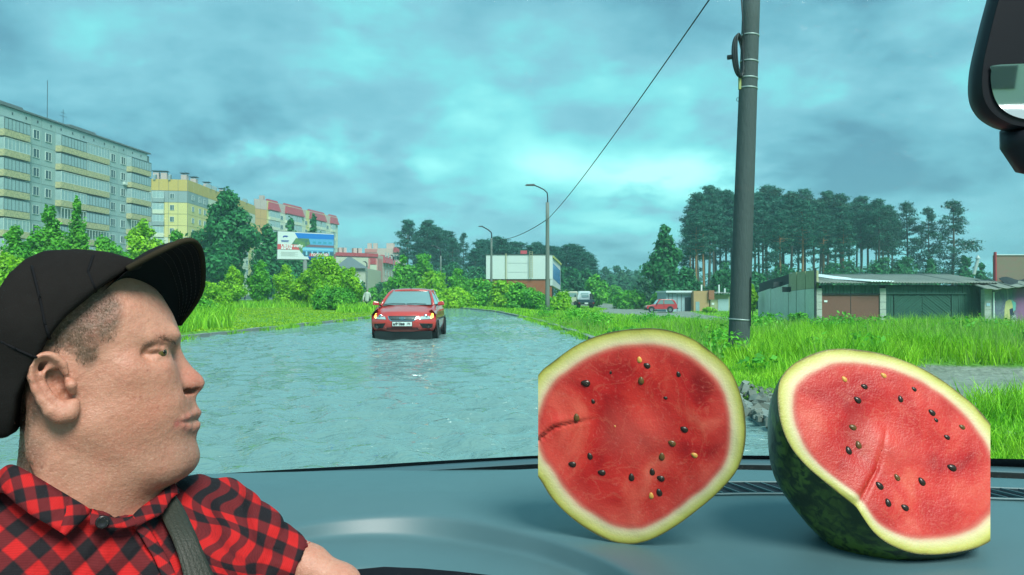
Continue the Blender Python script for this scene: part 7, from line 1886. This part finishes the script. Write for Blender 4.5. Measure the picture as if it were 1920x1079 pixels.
# ear
ec = .070
E_(108, 724, .057, (.022, .032, .012), .012)
helix = [(122, 700), (116, 684), (104, 673), (89, 669), (74, 674), (64, 688), (62, 708), (69, 730), (81, 750), (96, 768), (114, 778), (130, 776), (138, 757)]
bf.chain([H(a, b, ec + .012 - .010 * abs(i - 4) / 8) for i, (a, b) in enumerate(helix)], [.0038, .0040, .0042, .0044, .0044, .0042, .0040, .0042, .0052, .0070, .0078, .0070, .0050], .0035)
bf.ell(H(99, 715, ec + .015), (.0125, .0235, .0100), .0030, cut=True, rot=Matrix.Rotation(R(24), 3, 'Z'))
bf.chain([H(92, 688, ec + .005), H(84, 703, ec + .006), H(88, 724, ec + .005), H(99, 742, ec + .005), H(116, 754, ec + .005)], [.0028, .0036, .0036, .0034, .0036], .003)   # antihelix
bf.chain([H(92, 688, ec + .005), H(104, 690, ec + .003)], [.003, .0022], .003)
bf.ell(H(107, 720, ec + .006), (.0065, .0135, .0110), .003, cut=True, rot=Matrix.Rotation(R(30), 3, 'Z'))                # concha
bf.ell(H(122, 739, ec + .003), (.005, .007, .011), .003, cut=True)
bf.chain([H(127, 712, ec + .002), H(133, 722, ec + .007), H(136, 734, ec + .004)], [.0036, .0046, .0036], .003)  # tragus
bf.ell(H(116, 768, ec + .003), (.0130, .0085, .0060), .004)

def G(V, px, py, c, r):
    q = H(px, py, c); r = (r, r, r) if isinstance(r, (int, float)) else r
    return np.exp(-(((V[:, 0] - q.x) / r[0])**2 + ((V[:, 1] - q.y) / r[1])**2 + ((V[:, 2] - q.z) / r[2])**2))
def body_col(V):
    c = np.empty((len(V), 4), np.float32); c[:] = (.44, .230, .160, 1)
    def mixin(w, col):
        w = np.clip(w, 0, 1)[:, None]; c[:, :3] = c[:, :3] * (1 - w) + np.array(col) * w
    w3 = .5 + .5 * np.sin(V[:, 0] * 120 + 2 * np.sin(V[:, 1] * 90)) * np.sin(V[:, 1] * 105 + 1.5 * np.sin(V[:, 2] * 80))
    mixin(w3 * .12, (.38, .16, .10))
    mixin(G(V, 250, 780, .05, (.035, .05, .05)) * .5, (.37, .145, .09))
    mixin(G(V, 350, 715, .0, (.022, .014, .03)) * .65, (.42, .13, .095))
    mixin(G(V, 320, 690, .03, .016) * .4, (.43, .16, .12))
    mixin(G(V, 105, 730, .075, (.02, .03, .02)) * .45, (.42, .18, .12))
    # beard shadow
    mixin((G(V, 335, 757, .01, (.014, .013, .03)) + G(V, 330, 850, .0, (.035, .022, .05)) + G(V, 250, 850, .02, (.06, .025, .07))) * .38, (.19, .13, .10))
    mixin(G(V, 160, 880, .04, (.06, .05, .08)) * .35, (.27, .13, .075))  # jaw shadow painted into the skin colour of the neck
    # lips
    for q_ in UP + LO + [UP[2].lerp(UP[3], .5), LO[2].lerp(LO[3], .5), UP[1].lerp(UP[2], .5), LO[1].lerp(LO[2], .5)]:
        mixin(np.exp(-((V - np.array(tuple(q_))) ** 2).sum(1) / .0038 ** 2) * .75, (.44, .115, .105))
    mixin(G(V, 358, 732, .015, (.0085, .0036, .010)) * 1.3, (.10, .03, .02))  # nostril: shade of the opening painted into the skin colour
    # brow pigment
    for a, b, cc in ((278, 646, .052), (290, 640, .049), (301, 636, .045), (312, 636, .038), (322, 640, .03)): mixin(G(V, a, b, cc, (.0065, .0036, .010)) * .80, (.085, .050, .030))
    for a, b, cc in ((345, 640, -.012), (347, 640, -.022)): mixin(G(V, a, b, cc, (.007, .005, .010)) * .8, (.10, .06, .04))
    # short cropped scalp hair
    hair = np.zeros(len(V))
    for a, b, cc, r_ in ((120, 590, .06, (.030, .045, .06)), (150, 600, .06, (.030, .038, .06)), (178, 590, .06, (.022, .036, .06)), (195, 585, .06, (.018, .028, .06)), (80, 640, .06, (.028, .04, .06)), (165, 640, .06, (.012, .028, .05)),
                         (50, 730, .05, (.018, .05, .06)), (38, 790, .03, (.018, .05, .07)), (60, 680, .05, (.02, .03, .06)), (30, 760, 0, (.02, .07, .08)), (60, 840, .02, (.02, .03, .06))):
        hair = np.maximum(hair, G(V, a, b, cc, r_))
    ear = np.clip((V[:, 2] - .0655) * 400, 0, 1) * (np.hypot((V[:, 0] - H(102, 722, 0).x) / .026, (V[:, 1] - H(102, 722, 0).y) / .036) < 1)
    hair = np.clip(hair * 2.8 - .85, 0, 1) * (1 - ear)
    mixin(hair * .92, (.105, .072, .050))
    for a, b, r_ in ((272, 695, .0011), (176, 633, .0020), (86, 862, .0012), (228, 953, .001), (258, 740, .0009), (245, 655, .0008), (290, 760, .0008)):
        q = H(a, b, 0); d = np.hypot(V[:, 0] - q.x, V[:, 1] - q.y); mixin((d < r_) * (V[:, 2] > 0) * .8, (.16, .07, .045))
    return c
def skin_tone(nt, src, a):
    tc = nt.nodes.new('ShaderNodeTexCoord')
    def n_(sc, det): 
        n = node(nt, 'ShaderNodeTexNoise', i_Scale=sc, i_Detail=det, i_Roughness=.65); nt.links.new(tc.outputs['Object'], n.inputs['Vector']); return n.outputs[0]
    c = mix_c(nt, math_n(nt, 'MULTIPLY', ramp(nt, n_(38., 5.), [(.42, 0.0), (.68, 1.0)]), .40), src, (.36, .115, .075))
    c = mix_c(nt, math_n(nt, 'MULTIPLY', ramp(nt, n_(160., 4.), [(.50, 0.0), (.70, 1.0)]), .35), c, (.24, .11, .07))
    c = mix_c(nt, math_n(nt, 'MULTIPLY', ramp(nt, n_(420., 2.), [(.52, 0.0), (.66, 1.0)]), .25), c, (.52, .33, .25))
    return c
M_body = attr_mat('skin', rough=.50, sss=.16, bump=.30, bscale=560., spec=.42, bump2=(.16, 210.), fn=skin_tone)
def skin_disp(V, N):
    return .00010 * np.sin(V[:, 0] * 310 + 2 * np.sin(V[:, 1] * 240)) * np.sin(V[:, 1] * 290 + 1.7 * np.sin(V[:, 2] * 200)) + 0.00022 * np.sin(V[:, 0] * 130 + 3 * np.sin(V[:, 1] * 70))
body_o = field_mesh('body', bf, M_body, man, body_col, skin_disp)

# eye
M_white = mat('eye_white', (.34, .27, .23), rough=.15); M_iris = mat('iris', (.09, .075, .02), rough=.1); M_pupil = mat('pupil', (.004, .004, .004), rough=.05)
def ball(name, c, r, m, parent, squash=None, n=20):
    b = bmesh.new(); bmesh.ops.create_uvsphere(b, u_segments=n, v_segments=n // 2, radius=1)
    rr = (r, r, r) if isinstance(r, (int, float)) else r
    for v in b.verts: v.co = Vector((v.co.x * rr[0], v.co.y * rr[1], v.co.z * rr[2]))
    me = bpy.data.meshes.new(name); b.to_mesh(me); b.free(); o = link_mesh(name, me, m, parent, True); o.location = c; return o
eye = ball('eye', EY, .0125, M_white, man)
gaze = Vector((.62, .03, .78)).normalized()
io = ball('iris', gaze * .0084, .0062, M_iris, eye); ball('pupil', gaze * .0126, .0026, M_pupil, eye)

# lashes and brow hairs, scalp stubble
def hairs(name, pts, m, parent):
    """pts: list of (root, tip, width)"""
    V = []; Fc = []
    for a, b, w in pts:
        s_ = (b - a).cross(Vector((0, 0, 1)));
        if s_.length < 1e-9: s_ = Vector((1, 0, 0))
        s_ = s_.normalized() * w; i = len(V); V += [a - s_, a + s_, b]; Fc.append((i, i+1, i+2))
    return np_mesh(name, np.array([tuple(v) for v in V]), np.array(Fc), m, parent)
M_hair = mat('dark_hair', (.06, .038, .026), rough=.6); M_hairs = mat('grey_brown_hair', (.10, .072, .05), rough=.9, spec=.05)
rg_ = random.Random(5)
hs = []
for _ in range(900):
    t = rg_.random(); px = lerp(268, 330, t); py = interp(t, [0, .4, .65, 1], [652, 638, 634, 645]) + rg_.gauss(0, 2.6 - 1 * abs(t - .6))
    q = surf(px, py)
    if q: hs.append((q, q + Vector((.0035 * rg_.uniform(.5, 1.1) * (-.6 + .2 * t), .0014 * rg_.uniform(-.2, 1.2), .0012)), .00022))
hairs('eyebrow', hs, M_hair, man)
hs = []
for _ in range(17000):
    px = rg_.uniform(28, 232); py = rg_.uniform(500, 880)
    inside = False
    e1_ = ((px - 150) / 72) ** 2 + ((py - 600) / 82) ** 2 < 1 and px < 218 and py < 694 and not (px > 185 and py > 640)
    e2_ = (28 < px < 62) and (650 < py < 870)
    if not (e1_ or e2_) or (55 < px < 142 and 662 < py < 790): continue
    edge = rg_.random()
    q = surf(px, py)
    if q: hs.append((q, q + Vector((.0016 * rg_.uniform(-.6, 1), -.0026 * rg_.uniform(.4, 1.1), .0012)), .00019))
hairs('hair', hs, M_hairs, man)

# ---------------- cap
cf = Field((H(-110, 860, 0).x, H(0, 840, 0).y, -.115), (H(330, 700, 0).x, H(0, 430, 0).y, .115), .0021)
def cE(px, py, c, r, k=.02, **kw): cf.ell(H(px, py, c), r, k, **kw)
cE(120, 600, 0, (.110, .080, .085), .02)
cE(60, 660, 0, (.085, .095, .083), .03)
cE(12, 740, 0, (.060, .070, .070), .03)
cE(205, 550, 0, (.075, .050, .075), .03)
cE(262, 520, 0, (.035, .024, .052), .02)
crown = [(262, 506), (240, 500), (200, 487), (150, 478), (90, 482), (55, 498), (28, 525), (0, 582), (-40, 640), (-70, 720), (-60, 790), (0, 812), (32, 808), (40, 775), (48, 740), (60, 715), (76, 684), (100, 642), (130, 602), (155, 578), (182, 556), (212, 535), (240, 518), (262, 512)]
cf.poly([H(a, b) for a, b in crown], .5, .012, .004, meet=True)
def cap_disp(V, N):
    return .0005 * np.sin(V[:, 0] * 90 + V[:, 1] * 60) + .0010 * np.sin(V[:, 0] * 45 - V[:, 1] * 70 + 2 * np.sin(V[:, 2] * 30))
M_cap = mat('cap_cloth', (.0095, .0092, .0090), rough=.85, var=.30, vscale=30, bump=.5, bscale=900, spec=.12)
M_brim_u = mat('cap_cloth_under', (.0060, .0070, .0090), rough=.85, var=.1, vscale=20, bump=.5, bscale=1100, spec=.15)
M_stitch = mat('cap_stitch', (.035, .035, .035), rough=.9)
M_fuzz = mat('cap_edge', (.030, .027, .018), rough=1, bump=.6, bscale=900, spec=.05)
cap = empty('cap_group', (0, 0, 0)); cap.name = 'cap'; cap.parent = man
field_mesh('cap_crown', cf, M_cap, cap, None, cap_disp)
# bill: runs from the forehead out to a rounded front
inner = [(190, 550, .062), (214, 530, .055), (238, 524, .043), (266, 540, .026), (288, 564, .004), (306, 590, -.024), (326, 612, -.050)]
outer = [(240, 508, .078), (300, 476, .085), (350, 455, .078), (374, 466, .055), (382, 505, .020), (376, 555, -.020), (338, 611, -.052)]
def crv(pts, n):
    q = [H(*p) for p in pts]; out = []
    m = len(q)
    for i in range(n):
        s_ = i / (n - 1) * (m - 1); k = min(int(s_), m - 2); t = s_ - k
        p0, p1, p2, p3 = q[max(k-1, 0)], q[k], q[k+1], q[min(k+2, m-1)]
        out.append(.5 * ((2*p1) + (p2-p0)*t + (2*p0-5*p1+4*p2-p3)*t*t + (3*p1-p0-3*p2+p3)*t**3))
    return out
NI = 48
I_ = crv(inner, NI); O_ = crv(outer, NI)
def brim_pt(i, s_, off=0.0):
    p = I_[i].lerp(O_[i], s_); u = i / (NI - 1)
    bulge = .010 * math.sin(PI * min(1, s_)) * math.sin(PI * u)
    return p + Vector((-.45, .75, -.3)).normalized() * (bulge) + Vector((-.3, .8, -.35)).normalized() * off
und = [[brim_pt(i, s_ / 16) for i in range(NI)] for s_ in range(17)]
top = [[brim_pt(i, s_ / 16, .0042) for i in range(NI)] for s_ in range(17)]
MB().grid(und).build('bill_underside', M_brim_u, cap, True)
MB().grid(top).build('bill_top', M_cap, cap, True)
MB().tube([brim_pt(i, 1.0, .0021) for i in range(NI)], .0030, 8).build('bill_edge', M_fuzz, cap, True)
st = MB()
for k in (.50, .59, .68, .77, .86, .94):
    pts = [brim_pt(i, k, -.0004) for i in range(3, NI - 3)]
    for j in range(0, len(pts) - 1, 1): st.tube([pts[j], pts[j].lerp(pts[j+1], .6)], .00028, 4)
o = st.build('bill_stitching', M_stitch, cap); o['kind'] = 'stuff'
# seams, strap and buckle at the back
sm_ = MB()
def on_cap(px, py): return surf(px, py, .14, -.02, cf)
for line in ([(175, 480), (165, 510), (180, 545), (178, 560)], [(60, 500), (75, 560), (85, 610), (95, 640)], [(1, 640), (30, 655), (60, 668), (75, 672)]):
    pts = []
    for i in range(len(line) - 1):
        for t in np.linspace(0, 1, 8):
            q = on_cap(lerp(line[i][0], line[i+1][0], t), lerp(line[i][1], line[i+1][1], t))
            if q: pts.append(q + Vector((0, 0, .0009)))
    if len(pts) > 2: sm_.tube(pts, .0013, 5)
o = sm_.build('crown_seam', M_brim_u, cap, True); 
M_metal = mat('buckle_metal', (.45, .45, .42), rough=.25, metal=1)
bk = MB(); b0 = H(2, 762, .055); bk.tube([H(2, 760, .058), H(22, 781, .058), H(25, 793, .056), H(14, 788, .056), H(-4, 770, .056)], .0010, 6, closed=True); bk.build('buckle', M_metal, cap, True)
MB().prism([H(20, 778, .0585), H(26, 782, .0585), H(29, 795, .0575), H(22, 793, .0575)], (0, 0, .0015)).build('buckle_tab', mat('brown_tab', (.10, .03, .02), rough=.5), cap)

# ---------------- shirt
def plaid_fn(nt, src, a):
    uv = nt.nodes.new('ShaderNodeAttribute'); uv.attribute_name = 'cloth'
    sp = nt.nodes.new('ShaderNodeSeparateXYZ'); nt.links.new(uv.outputs['Vector'], sp.inputs[0])
    def band(x, off=0.0):
        f = math_n(nt, 'FRACT', math_n(nt, 'ADD', x, off)); d = math_n(nt, 'ABSOLUTE', math_n(nt, 'SUBTRACT', f, .5))
        return math_n(nt, 'SUBTRACT', 1.0, math_n(nt, 'SMOOTH_MIN', math_n(nt, 'MULTIPLY', math_n(nt, 'ABSOLUTE', math_n(nt, 'SUBTRACT', math_n(nt, 'MULTIPLY', math_n(nt, 'SUBTRACT', d, .25), 14.0, clamp=False), 0.0)), 0.0), 1.0, .01)) if False else math_n(nt, 'MULTIPLY_ADD', math_n(nt, 'SUBTRACT', .25, d), 16.0, .5, clamp=True)
    bu = band(sp.outputs[0]); bv = band(sp.outputs[1])
    both = math_n(nt, 'MULTIPLY', bu, bv); one = math_n(nt, 'MAXIMUM', bu, bv)
    # twill: fine diagonal threads where only one yarn is black
    tw = math_n(nt, 'FRACT', math_n(nt, 'MULTIPLY', math_n(nt, 'ADD', sp.outputs[0], sp.outputs[1]), 9.0))
    twf = math_n(nt, 'MULTIPLY_ADD', math_n(nt, 'GREATER_THAN', tw, .5), .14, .93)
    c1 = mix_c(nt, one, (.40, .013, .014), (.105, .012, .015)); c2 = mix_c(nt, both, c1, (.010, .010, .013))
    vm = node(nt, 'ShaderNodeVectorMath', operation='SCALE'); nt.links.new(c2, vm.inputs[0]); nt.links.new(twf, vm.inputs['Scale'])
    return vm.outputs[0]
M_shirt = attr_mat('checked_cotton', rough=.85, bump=.35, bscale=1400., spec=.2, fn=plaid_fn, attr='cloth', bump2=(.25, 120.))
sf = Field((H(-90, 1160, -.17).x, H(0, 1190, 0).y, -.175), (H(640, 700, 0).x, H(0, 840, 0).y, .115), .0023)
def sE(px, py, c, r, k=.02, **kw): sf.ell(H(px, py, c), r, k, **kw)
def sC(a, b, ra, rb=None, k=.02, **kw): sf.cap(H(*a), H(*b), ra, rb, k, **kw)
sE(110, 1150, -.02, (.21, .100, .118), .03)
sE(20, 1060, .02, (.10, .070, .075), .03)
sE(300, 1120, -.02, (.10, .095, .10), .03)
sC((40, 930, .0), (190, 985, .03), .040, .035, .03)
sC((300, 960, -.03), (380, 968, -.05), .032, .038, .03)
sC((385, 972, -.05), (420, 985, -.05), .043, .042, .02)
sC((420, 985, -.046), (548, 1062, .0), .0415, .0330, .02)
sC((400, 1030, -.035), (500, 1100, -.01), .045, .036, .03)
# room for the neck
sf.cap(H(118, 700, 0), H(128, 935, 0), .060, .058, .008, cut=True)
sf.cap(H(215, 840, .01), H(195, 935, .012), .046, .046, .010, cut=True)
sf.cap(H(262, 880, .015), (H(232, 950, .03)), .030, .018, .008, cut=True)
# sleeve mouth
e0 = H(548, 1062, .0); ed = (H(640, 1105, .022) - H(500, 1035, -.014)).normalized()
sf.cap(e0 + ed * .0345 + Vector((0, 0, 0)), e0 + ed * .12, .040, .05, .001, cut=True)
sf.cap(e0 - ed * .02, e0 + ed * .03, .0265, .0265, .001, cut=True)
def shirt_disp(V, N):
    x, y, z = V[:, 0], V[:, 1], V[:, 2]
    ax = H(400, 1000, 0)
    d = np.hypot(x - ax.x, y - ax.y)
    w = np.exp(-(d / .09) ** 2)
    f1 = (1.0) * np.sin((x * .85 + y * .5) * 165 + 1.6 * np.sin(y * 60) + 1.2 * np.sin(x * 48)) * .0036 * w
    ch = (1 - np.abs(np.sin((x * .55 - y) * 44 + 1.5 * np.sin(x * 36) + .8 * np.sin(y * 50)))) ** 2 * .0065 * (.4 + .6 * np.sin(x * 21 + y * 13) ** 2)
    fine = np.sin(x * 130 + y * 210 + 2 * np.sin(x * 70)) * .0008
    sl = np.clip((x - H(430, 0, 0).x) * 30, 0, 1)
    f2 = np.sin((x * .5 + y * 1.0) * 150 + 2.2 * np.sin(x * 55)) * .0020 * sl
    return f1 + ch * (1 - w) + fine + f2
def cloth_uv(V):
    x, y, z = V[:, 0], V[:, 1], V[:, 2]
    per = .0262
    sx = H(330, 0, 0).x
    # chest: bias grid; left shoulder and sleeve: grid follows the arm
    wv = .10 * np.sin(x * 40 + y * 30) + .12 * np.sin(y * 55 - x * 20)
    a1 = R(-40); u1 = (x * math.cos(a1) - y * math.sin(a1)) / per + wv; v1 = (x * math.sin(a1) + y * math.cos(a1)) / per + wv * .6
    a2 = R(28); k = .40 * np.exp(-((x - H(400, 0, 0).x) / .03) ** 2) * np.sin(y * 150 + x * 60)
    u2 = (x * math.cos(a2) - y * math.sin(a2)) / (per * .88) + k; v2 = (x * math.sin(a2) + y * math.cos(a2)) / (per * .88) + k
    sel = (x > sx - (y - H(0, 1000, 0).y) * .45)
    u = np.where(sel, u2, u1); v = np.where(sel, v2, v1)
    return np.stack([u, v, z * 0], 1)
shirt = empty('shirt', (0, 0, 0), parent=man)
field_mesh('shirt_cloth', sf, M_shirt, shirt, None, shirt_disp, {'cloth': cloth_uv})

def ribbon(name, A_, B_, m, parent, n=40, k=6, th=.0016, per=.0262, rot=45, off=.0, bulge=.003, ripple=0.0, uvfn=None):
    a = crv(A_, n); b = crv(B_, n)
    V = []; UV = []
    L = 0
    for i in range(n):
        if i: L += (a[i] - a[i-1]).length * .5 + (b[i] - b[i-1]).length * .5
        for j in range(k + 1):
            t = j / k; p = a[i].lerp(b[i], t) + Vector((0, .3, 1)) * (bulge * math.sin(PI * t)) + Vector((0, 0, 1)) * (off + ripple * math.sin(i * 1.3) * t)
            V.append(tuple(p)); w = (a[i] - b[i]).length * t
            r_ = R(rot); UV.append(((L * math.cos(r_) - w * math.sin(r_)) / per, (L * math.sin(r_) + w * math.cos(r_)) / per, 0))
    Fc = [(i*(k+1)+j, (i+1)*(k+1)+j, (i+1)*(k+1)+j+1, i*(k+1)+j+1) for i in range(n-1) for j in range(k)]
    o = np_mesh(name, np.array(V), np.array(Fc), m, parent, True, {'cloth': ('FLOAT_VECTOR', np.array(UV))})
    md = o.modifiers.new('s', 'SOLIDIFY'); md.thickness = th; md.offset = 0
    return o
# near collar leaf, far collar leaf, placket
ribbon('collar', [(-10, 900, .04), (2, 882, .056), (22, 872, .066), (50, 884, .074), (90, 908, .080), (130, 932, .082), (172, 958, .080)],
       [(-60, 960, .05), (-12, 930, .066), (8, 925, .078), (30, 944, .088), (62, 968, .095), (92, 985, .099), (122, 1004, .100)], M_shirt, shirt, ripple=.0006, rot=38, per=.021)
ribbon('collar_tip', [(170, 957, .081), (165, 966, .085), (155, 976, .090), (145, 985, .094), (122, 1005, .101)],
       [(130, 932, .083), (125, 945, .088), (118, 960, .092), (115, 975, .096), (112, 998, .100)], M_shirt, shirt, rot=38, per=.021)
ribbon('collar_stand', [(172, 955, .076), (192, 966, .078), (214, 972, .077), (236, 972, .072), (250, 968, .066)],
       [(168, 985, .088), (192, 990, .090), (214, 990, .088), (236, 990, .083), (256, 985, .078)], M_shirt, shirt, rot=20, per=.021)
ribbon('collar', [(322, 900, .010), (312, 912, .020), (296, 930, .034), (278, 942, .045), (258, 958, .058), (246, 972, .066)],
       [(336, 925, .020), (322, 935, .032), (312, 952, .044), (300, 966, .056), (280, 975, .064), (254, 990, .074)], M_shirt, shirt, ripple=.0008, rot=30, per=.021)
def snap(px, py, off=.004, f=None):
    q = surf(px, py, .13, -.16, f or sf)
    return (q if q else H(px, py, .0)) + Vector((0, 0, off))
def snapped(pts, off): 
    out = []
    for a, b in pts:
        q = snap(a, b, off); out.append((a, b, q.z))
    return out
ribbon('placket', snapped([(246, 985), (262, 1003), (275, 1025), (290, 1050), (305, 1085)], .0065), snapped([(268, 980), (284, 1000), (300, 1025), (316, 1050), (332, 1085)], .0065), M_shirt, shirt, rot=-30, th=.002, bulge=.001, per=.02)
bt = MB(); q = snap(192, 984, .0); bt.lathe([(0, .0), (.0052, .0), (.0058, .0016), (.0045, .0020), (.0030, .0012), (0, .0012)], 16, M=Matrix.Translation(H(192, 979, .0915)))
bt.build('button', mat('black_button', (.01, .01, .012), rough=.25), shirt, True)
# sleeve hem: a doubled edge
hp = []
sidev = ed.cross(Vector((0, 0, 1))).normalized()
for k in range(25):
    a = 2 * PI * k / 24; hp.append(e0 + ed * .0045 + (sidev * math.cos(a) + Vector((0, 0, 1)) * math.sin(a)) * .0318)

# seat belt over the far shoulder
M_belt = mat('belt_webbing', (.020, .026, .018), rough=.55, bump=.5, bscale=500, stretch=(1, 1, 1), var=.06, vscale=30)
ctr = [(322, 930, .0), (335, 965, 0), (350, 1005, 0), (366, 1045, 0), (385, 1100, 0)]
La = [(316, 938), (302, 962), (322, 1010), (335, 1045), (348, 1095)]
Ra = [(326, 925), (345, 955), (366, 1000), (385, 1045), (408, 1095)]
def belt_pts(pl): return [(a, b, snap(a, b, 0).z) for a, b in pl]
pa = belt_pts(La); pb = belt_pts(Ra)
zz_ = [max(p[2], q[2]) + .010 for p, q in zip(pa, pb)]
pa = [(a, b, z) for (a, b, _), z in zip(La and [(x, y, 0) for x, y in La], zz_)]; pb = [(a, b, z - .004) for (a, b, _), z in zip([(x, y, 0) for x, y in Ra], zz_)]
belt = empty('seat_belt', HO); belt.rotation_euler = man.rotation_euler
tag(belt, 'dark grey seat belt across the checked shirt of the driver', 'seat belt')
ribbon('webbing', pa, pb, M_belt, belt, bulge=.0010, th=.0014, off=.0)
rib = MB()
for s_ in (.12, .3, .5, .7, .88):
    aa = crv(pa, 30); bb = crv(pb, 30); rib.tube([aa[i].lerp(bb[i], s_) + Vector((0, .3, 1)) * (.0010 * math.sin(PI * s_)) + Vector((0, 0, .0008)) for i in range(30)], .0006, 4)
rib.build('weave_ridge', M_belt, belt, True)

# ================================================================== damp air
hz_m = bpy.data.materials.new('haze'); hz_m.use_nodes = True; nt = hz_m.node_tree; nt.nodes.clear()
ho = nt.nodes.new('ShaderNodeOutputMaterial'); hv = nt.nodes.new('ShaderNodeVolumePrincipled')
hv.inputs['Color'].default_value = (.55, .95, 1.0, 1); hv.inputs['Density'].default_value = .0008
nt.links.new(hv.outputs[0], ho.inputs['Volume'])
hz = MB().box(-1000, -400, -3, 1000, 1400, 46).build('haze', hz_m); hz['kind'] = 'stuff'; hz.display_type = 'WIRE'
